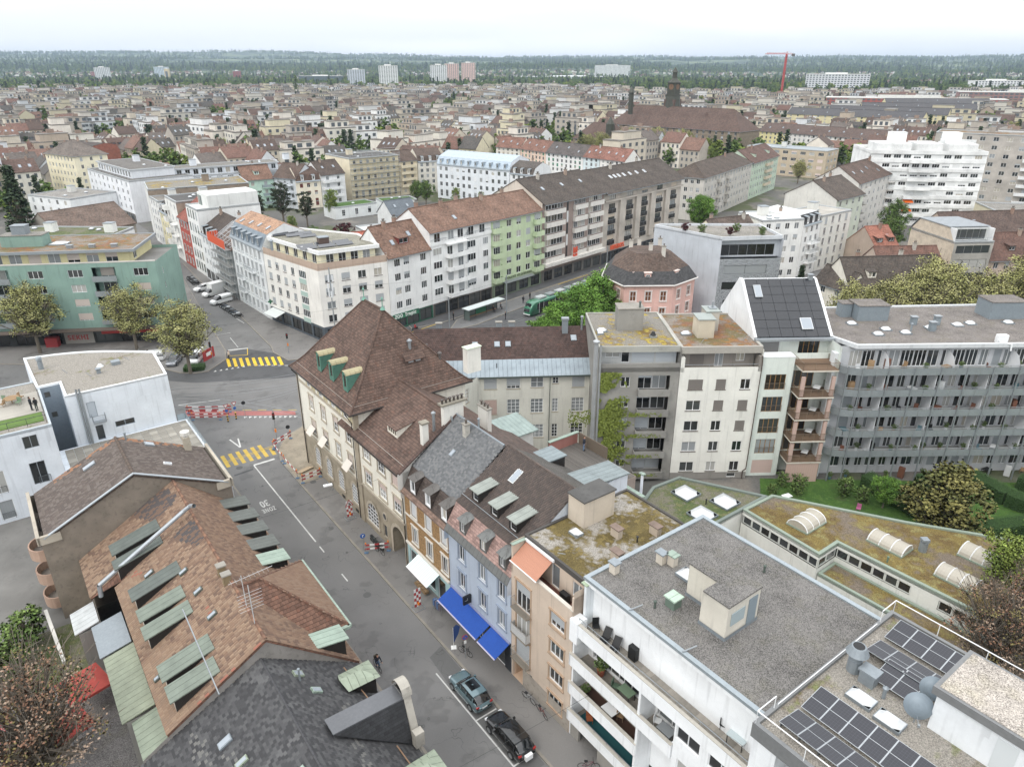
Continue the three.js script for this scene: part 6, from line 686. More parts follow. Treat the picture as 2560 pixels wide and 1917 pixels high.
{ // L2: white-blue house at the left edge
const t=bldL('white_flats','pale blue-white apartment house with juliet balconies and roof garden','apartment house',93.8,110,1.25),Z=(b)=>b-1.25,wm=wallM('#d5dce4'),D=20,H=11.0,X=(b)=>20-(1.25-b);
facade(t,[0,-D],[0,0],-0.05,H,wm,[[X(-1.25),8.7,1.5,1.6,{nx:2,frame:paintM('#8a949c')}],[X(-1.3),3.9,1.6,2.9,{nx:2,frame:paintM('#8a949c')}],[X(-5.4),3.9,1.5,2.9,{nx:2,curtain:1}],[X(-5.4),0.4,1.5,2.5,{nx:1,curtain:1}],[X(-2.2),0.2,2.2,2.2,{nx:2}],[X(-5.4),8.7,1.5,1.6,{}],[X(-10),8.7,1.5,1.6,{}],[X(-10),4.5,1.5,1.6,{}]]);for(const[b,y]of[[-0.9,3.9],[-5.4,3.9],[-5.4,0.4]])railing(t,[[-0.12,Z(b)-0.6],[-0.12,Z(b)+0.6]],y,0.95,paintM('#4b5157'),{bars:0.09});
facade(t,[0,0],[16,0],0,H,wm);facade(t,[16,-D],[0,-D],0,H,wm);facade(t,[16,0],[16,-D],0,H,wm);flatRoof(t,rect(0,16,-D,0),H,flatM('gravelmoss'),metalM('#b9c4cc',0.2,0.5),{up:0.15,w:0.25});
new Geo().box(1.8,4.6,H,H+0.1,-12,-0.6).build('artificial_turf',M('turf mat',[0.10,0.17,0.035],{tex:'rough',bump:0.03}),t);new Geo().box(4.7,12,H,H+0.12,-12,-0.4).build('deck',M('pale deck',[0.36,0.34,0.30],{tex:'concrete'}),t);railing(t,[[1.2,-12],[1.2,-0.4],[12,-0.4]],H,1.0,paintM('#3c4146'),{post:2,mid:[0.5]});
}
// ---------------------------------------------------------------- the blocks beyond the junction
const used=[]; // footprints already taken (centre, radius), so that the filler city keeps clear
const mark=(t,D)=>{const c=Math.cos(t.rotation.y),s=Math.sin(t.rotation.y),n=Math.max(1,Math.round(t.L/8)),m=Math.max(1,Math.round(D/8));for(let i=0;i<n;i++)for(let j=0;j<m;j++){const x=(i+0.5)/n*t.L,z=-(j+0.5)/m*D;used.push([t.position.x+c*x+s*z,t.position.z-s*x+c*z,7]);}};
// s: p [x0, z0, x1, z1], D depth, e eaves, r ridge, kind g(able) h(ip) f(lat) m(ansard), fl floors, c columns, w wall, rf roof, options
function house(name,label,p,s){
const t=building(name,label,s.cat??'house',[p[0],p[1]],[p[2],p[3]],s.group),L=t.L,D=s.D??11,e=s.e,wm=typeof s.w==='string'?wallM(s.w):s.w,k=s.k??'g',g0=s.g0??3.6,fl=s.fl??Math.max(1,Math.round((e-g0)/3)),fh=(e-g0)/fl;
const o=(i,j)=>({nx:s.nx??2,frame:s.fm??white,sill:s.sill,surround:s.su,bm:s.bm??blindGrey,blind:rnd()<(s.bl??0.3)?pick([0.35,0.6,1]):0,curtain:0.3});
const xs=s.xs??spread(s.c??Math.max(2,Math.round(L/3)),L,s.mg??0.6),ww=s.ww??1.2,wh=s.wh??1.5,ys=Array.from({length:fl},(_,j)=>g0+j*fh+(fh-wh)*0.45);
const win0=s.front??grid(xs,ys,ww,wh,o),shop=s.shop?grid(spread(Math.max(1,Math.round(L/4)),L,0.3),[0.35],Math.min(3.2,L/Math.max(1,Math.round(L/4))-0.5),2.5,{nx:2,curtain:0,frame:dark}):grid(xs,[1.0],ww,wh,o);
facade(t,[0,0],[L,0],0,e,wm,s.shop?win0:[...win0,...shop]);if(s.shop){facade(t,[0.02,0.2],[L-0.02,0.2],0,3.1,s.shop,shop,'shop_front');}
const sideW=(n,l)=>n?grid(spread(n,D,1),ys,ww,wh,o):[];facade(t,[L,0],[L,-D],0,e,s.ws??wm,sideW(s.cr??0));facade(t,[0,-D],[0,0],0,e,s.ws??wm,sideW(s.cl??0));facade(t,[L,-D],[0,-D],0,e,wm);
const rm=s.rm??roofM(s.rf??'#6b5247');let R;
if(k==='g')R=gableRoof(t,L,D,e,s.r,rm,{over:s.ov??0.5,wall:s.ws??wm,side:s.sv??0.15,mid:s.mid});
else if(k==='h')R=hipRoof(t,L,D,e,s.r,rm,{over:s.ov??0.5,run:s.run});
else if(k==='m'){const d=s.md??1.3,mh=s.mh??2.6;const prof=[[0.35,e-0.1],[0,e+0.25],[-d,e+mh],[-D/2,s.r],[-D+d,e+mh],[-D,e]];const rs=profileRoof(t,0,L,prof,[zinc,s.mm??rm,rm,rm,s.mm??rm],['eave','mansard','roof','rear_roof','rear_mansard']);capEnd(t,0,prof,e-0.2,s.ws??wm);capEnd(t,L,prof,e-0.2,s.ws??wm);R={yAt:(z)=>e+mh+(s.r-e-mh)*(-d-z)/(D/2-d),ang:Math.atan((s.r-e-mh)/(D/2-d)),rz:-D/2};for(const x of spread(s.dm??Math.round(L/3),L,0.4)){const q=new THREE.Group();q.name='dormer';t.add(q);const y=e+0.35,w=0.55;for(const u of[-w,w])new Geo().poly([V(x+u,y,0.02),V(x+u,y+1.7,0.02),V(x+u,y+1.9,-d)]).build('cheek',s.mm??rm,q);facade(q,[x-w,0.02],[x+w,0.02],y,y+1.7,s.df??white,[[w,y+0.25,0.75,1.25,{nx:2}]],'front');new Geo().slab([V(x-w-0.1,y+1.8,0.15),V(x+w+0.1,y+1.8,0.15),V(x+w+0.1,y+2.05,-d-0.2),V(x-w-0.1,y+2.05,-d-0.2)],0.08).build('dormer_roof',zinc,q);}}
else{flatRoof(t,rect(0,L,-D,0),e-0.05,s.top??gravelM('#7d7871'),s.edge??metalM('#b4babd',0.2,0.5),{up:0.3,w:0.3,down:0.3});if(s.pent){const[x0,x1,z0,z1,h]=s.pent;const q=wallM(s.pw??'#dfe0dc');facade(t,[x0,z1],[x1,z1],e,e+h,q,grid(spread(Math.max(1,Math.round((x1-x0)/3)),x1-x0,0.3),[e+0.35],1.7,1.9,{nx:2,curtain:0.2}));facade(t,[x1,z1],[x1,z0],e,e+h,q);facade(t,[x0,z0],[x0,z1],e,e+h,q);facade(t,[x1,z0],[x0,z0],e,e+h,q);flatRoof(t,rect(x0-0.4,x1+0.4,z0-0.3,z1+0.5),e+h,s.top??gravelM('#7d7871'),metalM('#c2c8cb',0.2,0.5),{up:0.15,w:0.25});railing(t,[[0.15,-D+0.3],[0.15,-0.15],[L-0.15,-0.15],[L-0.15,-D+0.3]],e+0.25,0.6,steel,{post:3});}for(let i=0;i<(s.box??1);i++){const x=L*(0.25+0.5*i+0.1*rnd());cabin(t,'lift_house',x,x+2.2,e+(s.pent?s.pent[4]:0),e+2.2+(s.pent?s.pent[4]:0),-D*0.6-1.4,-D*0.6+0.6,s.pw?wallM(s.pw):wallM('#d2d2cc'),zinc);}for(let i=0;i<(s.dome??2);i++)dome(t,rr(1.5,L-1.5),e+(s.pent?s.pent[4]:0),rr(-D+2,-2),1,1);}
if(R){for(let i=0;i<(s.sky??0);i++)skylight(t,R,L*(i+0.6)/(s.sky+0.2),-D*rr(0.16,0.3),0.8,1.2);for(let i=0;i<(s.ch??1);i++){const x=L*(i+0.25+0.5*rnd())/(s.ch??1),z=-D*(0.5+pick([-0.06,0.1]));chimney(t,x,R.yAt(z)-0.4,s.r+0.9,z,0.7,0.6,wallM(pick(['#a58d7c','#b9b3a8','#9a7c6a']),'rough'),2);}for(let i=0;i<(s.sd??0);i++)shedDormer(t,R,L*(i+0.5)/s.sd,-D*0.14,s.sdw??1.8,1.3,s.sdm??rm,s.sds??wm,{n:2,rise:0.15});}
for(const[x0,x1,js,d,op]of s.bal??[])for(const j of js)balcony(t,x0,x1,g0+j*fh,0,d,op?.m??wm,op?.r??steel,{bars:op?.bars,solid:op?.solid,panel:op?.panel,h:1});
if(s.cor)new Geo().box(-0.05,L+0.05,e-0.4,e-0.05,0,0.25).build('cornice',s.cor,t);if(s.base)new Geo().box(0,L,3.2,3.5,0.03,s.base).build('canopy',wallM('#9aa0a4'),t);
mark(t,D);t.s={L,D,e,g0,fh,ys,xs,R};return t;
}
const at2=(s)=>[-17.47+0.673*s,-148.3-0.7396*s],span=(a,b)=>[...at2(a),...at2(b)];
{ // cream corner house
const C=[-36.9,-132.8],t=building('corner_house','cream corner apartment house with taupe band and penthouse','apartment house',C,[-24.9,-140.2]),L=t.L,wm=wallM('#e3e0d9'),tp=wallM('#b89f8b'),bl=slatM('#a9aeb2');t.updateMatrixWorld();const q=t.worldToLocal(V(-51.7,0,-146.9)),A=[q.x,q.z],len=Math.hypot(q.x,q.z),ys=[4.3,7.0,9.7,12.3].map((y)=>y-0.2),pw=wallM('#e6dfb9');
facade(t,[0,0],[L,0],3.3,14.6,wm,grid(spread(4,L,0.4),ys,1.7,1.5,someBlind(bl,0.6,{nx:2,sill:paintM('#6b5a4d')})));facade(t,A,[0,0],3.3,14.6,wm,[...grid([2.0,5.0,8.0,11.0],ys,1.25,1.5,someBlind(bl,0.55,{nx:2,sill:paintM('#6b5a4d')})),...grid([14.6],ys,2.6,1.5,{nx:4,frame:white})]);for(const y of ys)new Geo().poly([V(0,0,0)]);for(const y of ys){const f=wallGeo(new Geo(),A,[0,0],0,1,[]);const P=(s,h)=>V(A[0]+f.d[0]*s+f.o[0]*0.03,h,A[1]+f.d[1]*s+f.o[1]*0.03);new Geo().quad(P(13.3,y-1.05),P(15.9,y-1.05),P(15.9,y-0.08),P(13.3,y-0.08)).build('green_panel',paintM('#a9c4ba',0.4),t);}
const band=new Geo();wallGeo(band,A,[0,0],14.6,16.0,[]);wallGeo(band,[0,0],[L,0],14.6,16.0,[]);band.build('parapet_band',tp,t);const sh=wallM('#4d565e'),gs=(n,l)=>grid(spread(n,l,0.4),[0.5],l/n-0.8,2.3,{nx:2,curtain:0,frame:dark});facade(t,A,[0,0],0,3.3,sh,gs(5,len),'shop_front');facade(t,[0,0],[L,0],0,3.3,sh,gs(3,L),'shop_front');
const back=[[L,-13],[A[0]+8.5,A[1]-8.5]],poly=[A,[0,0],[L,0],...back];facade(t,[L,0],back[0],0,15.8,wm);facade(t,back[1],A,0,15.8,wm);new Geo().prism(poly,14.9,14.95,true).build('terrace',wallM('#8d8a84','concrete'),t);const pi=inset(poly,1.7),n=pi.length;for(const[i,c]of[[0,5],[1,4]]){const a=pi[i],b=pi[i+1],l=Math.hypot(b[0]-a[0],b[1]-a[1]);facade(t,a,b,15,17.7,pw,grid(spread(c,l,0.6),[15.2],1.5,2.1,{nx:2,curtain:0.2}));}facade(t,pi[2],pi[3],15,17.7,pw);facade(t,pi[4],pi[0],15,17.7,pw);flatRoof(t,inset(poly,1.0),17.75,gravelM('#8a8778'),wallM('#e6e7e6'),{up:0.3,w:0.35,down:0.45});railing(t,[A,[0,0],[L,0]].map((v)=>v),16.0,0.35,steel,{post:2});
for(let i=0;i<6;i++)for(let j=0;j<2;j++){const m=new Geo().slab([V(0,0.15,0),V(3.4,0.15,0),V(3.4,0.5,-1.1),V(0,0.5,-1.1)],0.05).build('solar_panel',M('roof solar',[0.03,0.035,0.045],{rough:0.2,coat:1}),t);m.position.set(i<3?-1.5+i*3.6:A[0]+2.5+(i-3)*2.2,17.8,i<3?-4.5-j*2.2:A[1]-1+(i-3)*2.2-j*3+1);}cabin(t,'lift_house',3,5,17.8,19.2,-8.6,-7,paintM('#5d4a42'),zinc);pipe(t,-6,17.7,19.4,-8,0.25,zinc);mark(t,13);used.push([-46,-150,9],[-40,-143,9]);
{const f=wallGeo(new Geo(),A,[0,0],0,1,[]),P=(s,h,o)=>V(A[0]+f.d[0]*s+f.o[0]*o,h,A[1]+f.d[1]*s+f.o[1]*o);new Geo().slab([P(1,2.5,2.4),P(6,2.5,2.4),P(6,3.2,0.05),P(1,3.2,0.05)],0.05).build('awning',paintM('#c9cfcd',0.8),t);const c=new Geo(),cp=P(1.2,4.6,0.6);c.box(cp.x-0.5,cp.x+0.5,cp.y-0.16,cp.y+0.16,cp.z-0.08,cp.z+0.08).box(cp.x-0.16,cp.x+0.16,cp.y-0.5,cp.y+0.5,cp.z-0.075,cp.z+0.075);c.build('pharmacy_cross',paintM('#1d6b48'),t);}
}
{ // tram street row
const bl=slatM('#a3a8ac'),tr=roofM('#7a5c4b','tiles',0.05),w1=wallM('#e6e7e6');
const t1=house('white_town_house','narrow white town house with green pet-shop sign and brown roof',span(-10.9,0.3),{D:11,e:15.4,r:20.5,w:'#e2e3e2',rm:tr,g0:3.6,fl:4,xs:[2.4,4.8,9.3],ww:1.5,nx:3,bl:0.3,shop:wallM('#1f5a45'),ch:2,sky:2,sd:1,sdw:2.6,sds:paintM('#7a2f2a')});
{const m=letters('ZOO  Tropic',0.75,0.05,paintM('#e9efe9'),'sign_lettering',t1);m.position.set(3.6,2.35,0.2);new Geo().box(0.2,7.2,2.15,3.25,0.1,0.18).build('sign_board',paintM('#1f7a58'),t1);}
const t2=house('white_balcony_house','white apartment house with curved white balconies and brown tiled roof',span(0.4,18.85),{D:12.5,e:18.6,r:22.6,w:w1,rm:tr,g0:4.0,fl:5,front:[],bl:0,shop:wallM('#5b564f'),ch:3,sky:1,cl:0});
{const{ys,fh}=t2.s;}
for(let j=0;j<4;j++){const y=4.0+j*2.9;for(const[x,w]of[[2,2.4],[12.2,2.4],[16.6,1.6]]){win(t2,x,y+0.8,0.17,0,w,1.5,{nx:3,bm:bl,blind:rnd()<0.25?0.6:0});}for(const x of[5.6,8.8])win(t2,x,y+0.1,0.17,0,1.6,2.1,{nx:2,bm:bl,blind:rnd()<0.3?0.8:0});balcony(t2,4.3,10.3,y,0,1.5,w1,steel,{solid:1,h:0.75});}new Geo().box(4.3,10.3,15.4,15.6,0,1.3).box(0,t2.L,15.6,16.3,0,0.25).build('attic_balcony',w1,t2);railing(t2,[[0.2,0.2],[4.3,0.2],[4.3,1.25],[10.3,1.25],[10.3,0.2],[18,0.2]],16.3,0.6,paintM('#8d9296'),{bars:0.2});for(const x of[2,6,8.8,12,15.5])win(t2,x,16.0,0.17,0,1.7,2.1,{nx:2,curtain:0.2});new Geo().tube(V(10.9,17.5,0.15),V(10.9,3.6,0.15),0.09).build('downpipe',zinc,t2);
const lime=wallM('#bccfa4'),t3=house('lime_green_house','lime green apartment house with corner balconies and drugstore sign',span(18.95,36.7),{D:12.5,e:18.5,r:22.4,w:lime,rm:tr,g0:4.0,fl:5,xs:[6.0,9.4,12.8],ww:1.6,nx:2,bl:0.4,shop:wallM('#6f7d66'),ch:2,bal:[[0.1,3.2,[0,1,2,3,4],1.2,{solid:1}],[14.6,17.6,[0,1,2,3,4],1.2,{solid:1}]]});for(let j=0;j<5;j++)for(const x of[1.7,16.1])win(t3,x,4.0+j*2.9+0.1,0.17,0,2.2,2.1,{nx:3,curtain:0.2,blind:rnd()<0.4?0.6:0});{const m=letters('DROGERIE HILDEBRAND',0.62,0.05,paintM('#5c6b4a'),'sign_lettering',t3);m.position.set(9.2,3.7,0.04);new Geo().slab([V(3.6,3.2,1.1),V(14.2,3.2,1.1),V(14.2,3.5,0.05),V(3.6,3.5,0.05)],0.08).build('canopy',metalM('#9aa0a4'),t3);}
const mb=wallM('#9b8980'),lb=wallM('#d9d5cd'),dr=roofM('#4f463f','tiles',0.05),t4=house('brown_balcony_block','brown and cream balcony block with orange double M sign',span(36.9,62.3),{D:17,e:20,r:24.6,w:mb,rm:dr,g0:5.2,fl:5,front:[],ov:1.0,ws:wallM('#d2c8b9'),ch:2,sky:3,shop:wallM('#6d6a66')});for(let j=0;j<5;j++){const y=5.2+j*2.95;for(const[x0,x1]of[[0.8,8.2],[12.2,17.5],[18.6,24.6]]){const b=balcony(t4,x0,x1,y,0,0.9,lb,steel,{solid:1,h:1.0});for(const x of spread(3,x1-x0,0.2))win(t4,x0+x,y+1.05,0.17,0,(x1-x0)/3-0.3,1.6,{nx:2,curtain:0.4});}new Geo().box(9.6,10.2,y,y+2.7,0.0,0.12).build('stair_strip',paintM(j%2?'#d9dcdc':'#37393b',0.4),t4);}new Geo().box(0,t4.L,4.2,5.1,0.05,1.6).build('canopy',lb,t4);for(const y of[6.0,4.3]){const m=letters('M',1.5,0.3,paintM('#e8501a'),'sign_letter',t4);m.position.set(12,y,1.2);}
const be=wallM('#bdb4a8','concrete',0.006),t5=house('beige_shop_block','beige panelled shop block with orange MIGROS sign',span(62.4,102.8),{D:17,e:19.6,r:24.2,w:be,rm:dr,g0:5.2,fl:5,xs:[4,12.5,20,28,36],ww:3.0,wh:1.9,nx:3,bl:0.35,bm:slatM('#c9b9a4'),fm:dark,ov:1.2,ch:2,sky:0,shop:wallM('#3f464d'),bal:[4,12.5,20,28,36].map((x)=>[x-1.6,x+1.6,[0,1,2,3],0.35,{m:dark,panel:M('black rail panel',[0.025,0.025,0.027],{rough:0.5})}])});for(const x of[8.3,16.3,24,32])new Geo().box(x-1.2,x+1.2,4.6,17,0,0.7).build('pier',be,t5);new Geo().box(0,t5.L,16.9,17.3,0,0.8).build('cornice',be,t5);for(const x of[7,9,11,13.5,16.5,20,24])skylight(t5,t5.s.R,x+2,-4.5,0.8,1.3,white);{const m=letters('MIGROS',1.25,0.25,paintM('#ef5a1c'),'sign_lettering',t5);m.position.set(6,3.8,1.0);}
}
{ // street leading away to the left: right-hand row
const mg=seamM('#7f8d99',0.25,0.5),t1=house('ornate_house','ornate white-grey house with zinc mansard dormers and brown roof',[-63.6,-161.1,-52,-147.1],{k:'m',D:11,e:15.3,r:20.2,w:'#dcdfe0',rm:roofM('#a57f62'),mm:mg,g0:3.4,fl:4,c:7,ww:1.0,wh:1.9,su:[0.16,wallM('#c3c8cb')],df:mg,dm:6,bl:0.1,cor:wallM('#b9bec2'),ch:0,sky:4,md:1.4,mh:3.0,bal:[[3,6,[1],0.8,{bars:0.15}],[8,13,[2],0.8,{bars:0.15}],[3,6,[0],0.8,{bars:0.15}]]});
const t2=house('scaffolded_house','grey house wrapped in scaffolding with open roof timbers',[-71.6,-171.4,-63.7,-161.2],{D:10,e:12,r:15,w:'#8f9394',rf:'#6a5a50',fl:3,c:4,ch:0});const s2=thing('scaffold','steel scaffold with orange safety net at the grey house','scaffold',t2.position.x,0,t2.position.z,t2.rotation.y),sg=new Geo(),L2=t2.L;for(let i=0;i<=6;i++)for(const z of[0.4,1.5])sg.tube(V(i*L2/6,0,z),V(i*L2/6,15,z),0.035,4);for(let y=2;y<14;y+=2)for(const z of[0.4,1.5]){sg.tube(V(0,y,z),V(L2,y,z),0.03,4);sg.tube(V(0,y+1,z),V(L2,y+1,z),0.02,4);}for(let i=0;i<7;i++)sg.tube(V(i*L2/6,12.5,0.5),V(i*L2/6,16,-5),0.06,4);for(let k=0;k<5;k++)sg.tube(V(0,12.9+k*0.7,-0.2-k*1.1),V(L2,12.9+k*0.7,-0.2-k*1.1),0.06,4);sg.build('tube_frame',metalM('#b4b9bc',0.4,0.4),s2);for(let y=2;y<13;y+=2)new Geo().box(0,L2,y-0.06,y,0.4,1.5).build('platform',metalM('#9a9b98',0.2,0.6),s2);new Geo().quad(V(0,12.2,1.56),V(L2,12.2,1.56),V(L2,14.2,1.56),V(0,14.2,1.56)).quad(V(0,12.2,-1),V(0,12.2,1.56),V(0,14.2,1.56),V(0,14.2,-1)).build('safety_net',M('orange net',[0.62,0.10,0.04],{rough:0.8}),s2);
house('dark_roof_house','white house with dark hipped roof and small dormers',[-78.7,-180.7,-71.7,-171.6],{k:'m',D:12,e:11.6,r:16.5,w:'#e0e3e4',rf:'#4b4039',fl:3,c:4,dm:3,ch:2,mh:1.9,shop:wallM('#d0d4d6')});
const t4=house('white_modern_house','white board-marked modern house with round window penthouse',[-85,-188.9,-78.8,-180.9],{k:'f',D:16,e:17.3,w:'#e4e5e3',fl:4,c:4,ww:1.3,wh:2.3,nx:1,fm:paintM('#5f7a70'),top:wallM('#d9d9d4','concrete'),box:0,dome:1});new Geo().box(1.5,10,17.2,20.6,-15.8,-3).build('penthouse',wallM('#dcdedb'),t4);for(const x of[2.6,4.2])win(t4,x,17.5,-2.83,0,1.1,2.4,{nx:1,frame:paintM('#5f7a70')});
house('red_house','small red house with red tiled roof and grey window frames',[-91,-196.8,-85.1,-189.1],{D:13,e:13,r:18,w:wallM('#b8493a'),ws:wallM('#a89a8c','rough'),rf:'#8a4a3a',fl:3,c:3,su:[0.16,wallM('#b7b1a8')],g0:3.2});
const lo=house('white_loggia_house','white house with stacked loggias and dark flat roof',[-99,-207.6,-91.2,-197.1],{k:'f',D:15,e:16.5,w:'#e3e3df',ws:wallM('#9a8a7a','rough'),fl:4,c:3,top:M('bitumen felt',[0.08,0.078,0.075],{tex:'rough'}),bal:[[0.5,3.5,[0,1,2,3],1.3,{solid:1}],[7,10.5,[0,1,2],1.3,{}]]});
house('yellow_house','pale yellow house with dark mansard roof',[-105,-215.6,-99.1,-207.8],{k:'m',D:12,e:11,r:15,w:'#e6ddb0',rf:'#3d3733',fl:3,c:3,dm:2,ws:wallM('#9a8a7a','rough')});
house('white_narrow_house','narrow white house before a long beige side wall',[-112,-225,-105.2,-215.9],{k:'f',D:9,e:13.5,w:'#e5e6e4',fl:4,c:3,ww:1.6});house('moss_roof_block','long beige-walled block with a yellowed moss roof',[-121,-241.5,-112.2,-225.3],{k:'f',D:30,e:15.5,w:'#dedfdc',ws:wallM('#8d7d6c','rough'),top:flatM('mossYellow'),fl:4,c:3,dome:4,box:1,pw:'#8d7d6c'});
house('white_cube_flats','large white cubic flats with setback roof storeys',[-163.5,-285,-131.5,-252.3],{k:'f',D:22,e:14.2,w:'#e3e6ea',fl:4,c:9,ww:1.5,pent:[4,40,-18,-3,3],pw:'#dde2e8',bl:0.4,top:gravelM('#6b6762'),shop:wallM('#77756f')});
house('white_strip_flats','long white-blue flats with ribbon windows behind the white cubes',[-132,-262,-78,-300],{k:'f',D:14,e:13.2,w:'#d9e0e8',fl:4,c:16,ww:2.2,nx:3,pent:[3,50,-12,-2,2.8],pw:'#dbe2ea',top:gravelM('#77736c'),box:2,dome:5});
house('cream_corner_block','tall cream corner block with hipped roof and green box dormers',[-174,-296,-166.5,-306.8],{k:'h',D:24,e:17.7,r:23,w:'#e6ddbd',rf:'#6c625a',fl:5,c:3,cl:8,run:6,ww:1.0,ch:1});
house('brick_mansard_house','ornate red brick house with sandstone trim and dark mansard',[-221,-366,-198,-352],{k:'m',D:14,e:13.5,r:17,w:wallM('#9a5b48','rough'),rf:'#4b423d',fl:4,c:8,cl:5,su:[0.18,wallM('#c9b79a')],bl:0,dm:6});
house('brown_gable_house','rough-cast gable house with brown tiled roof above the mossy block',[-122,-214,-133,-196],{D:17,e:9.5,r:14.5,w:wallM('#9a9388','rough'),rf:'#6d5b50',fl:2,c:0,front:[],ch:0});
house('white_terrace_block','white flat-roofed block with roof terrace behind the green flats',[-122,-168,-96,-167],{k:'f',D:14,e:13,w:'#e2e4e2',fl:4,c:8,top:flatM('turf'),box:2,pw:'#e4e5e2',dome:3});house('white_low_hall','low white hall with an open roof court',[-170,-256,-150,-247],{k:'f',D:18,e:9,w:'#e4e7e9',fl:2,c:5,top:gravelM('#8a8680')});
}
{ // green flats
const gm=wallM('#7d9f93'),yl=wallM('#d9cf96'),t=building('green_flats','sea-green apartment block with yellow penthouse and sedum roof','apartment block',[-112,-127.6],[-67.9,-133.7]),L=t.L,bl=slatM('#c2b4aa'),ys=[4.6,7.4,10.2,13.1],D=14.5,X=(u)=>L-u,lg=[[26.2,31.2],[7.4,11.6]];
facade(t,[0,0],[L,0],3.6,16.3,gm,[2.9,14.6,21.6,34.5,41].flatMap((u)=>ys.map((y)=>[X(u),y+0.55,2.6,1.45,{nx:3,bm:bl,blind:rnd()<0.4?0.9:0,curtain:0.5}])),'wall',[[X(11.6),3.8,X(7.4),15.9],[X(31.2)+0.0,3.8,X(26.2),15.9]].flatMap(([a,,b])=>ys.map((y)=>[a,y-0.1,b,y+2.35])));for(const[u1,u0]of[[26.2,31.2],[7.4,11.6]])for(const y of ys){const a=X(u0),b=X(u1),m=new Geo().box(a,b,y-0.2,y-0.05,-1.7,0.5).box(a,b,y-0.1,y+2.4,-1.8,-1.7).build('balcony',gm,t);new Geo().box(a-0.1,b+0.1,y-0.3,y+0.75,0.45,0.53).build('panel',metalM('#8e9699',0.2,0.5),m);win(t,(a+b)/2,y,-1.53,0,2.4,2.1,{nx:2,frame:white,bm:bl,blind:rnd()<0.3?0.8:0});}
facade(t,[L,0],[L,-D],0,16.3,gm,grid([3.5],ys,0.6,1.2,{nx:1}));facade(t,[0,-D],[0,0],0,16.3,gm);facade(t,[L,-D],[0,-D],0,16.3,gm);new Geo().box(0,L,16.3,16.5,-0.25,0.05).build('coping',wallM('#c9c5bd','concrete'),t);new Geo().box(0.1,L-0.1,15.6,15.7,-D,-0.2).build('terrace',wallM('#7c7a76','concrete'),t);
facade(t,[0,-1.8],[L-5,-1.8],15.7,18.4,yl,grid(spread(11,L-6,0.5),[16.1],2.2,1.9,someBlind(slatM('#c9bcb2'),0.5,{nx:2,curtain:0.6})));facade(t,[L-5,-1.8],[L-5,-D],15.7,18.4,yl,[[3,16,1.8,2,{}]]);facade(t,[L-5,-D],[0,-D],15.7,18.4,yl);flatRoof(t,[[-1,-0.6],[L-3.6,-0.6],[L-4.0,-D-1],[-1,-D-1]],18.5,flatM('sedum'),metalM('#8f979c',0.2,0.5),{up:0.12,w:0.3,down:0.4});
cabin(t,'lift_house',X(29),X(21.5),18.5,20.6,-9,-5.6,gm,gravelM('#86827b'));cabin(t,'vent_box',X(27),X(24.5),20.6,22.3,-8.4,-6.4,zinc,zinc);dome(t,X(19.4),18.5,-7.4,3.2,2.4);for(const u of[12,16,35,8])cabin(t,'vent_box',X(u)-0.5,X(u)+0.5,18.5,19,-4,-3.2,steel,steel);
facade(t,[0,-1.2],[L,-1.2],0,3.6,wallM('#3b3d3c'),grid(spread(9,L,0.5),[0.2],3.4,2.6,{nx:2,curtain:0,frame:dark}),'shop_front');new Geo().box(-0.1,L+0.1,3.3,3.62,-1.2,1.4).build('canopy',wallM('#6d5f55'),t);new Geo().box(X(13),X(2),1.9,2.9,-1.18,-1.1).build('shop_banner',paintM('#c0201a'),t);{const m=letters('SEKHI',1.0,0.03,paintM('#a8282a'),'graffiti',t);m.position.set(X(17.5),0.9,-1.15);new Geo().box(X(20),X(14.6),0,2.4,-1.19,-1.16).build('graffiti_wall',wallM('#9a958c','concrete'),t);}new Geo().box(X(23),X(20.8),0,2,-0.9,0.4).build('red_container',paintM('#9d2026'),t);mark(t,20);
}
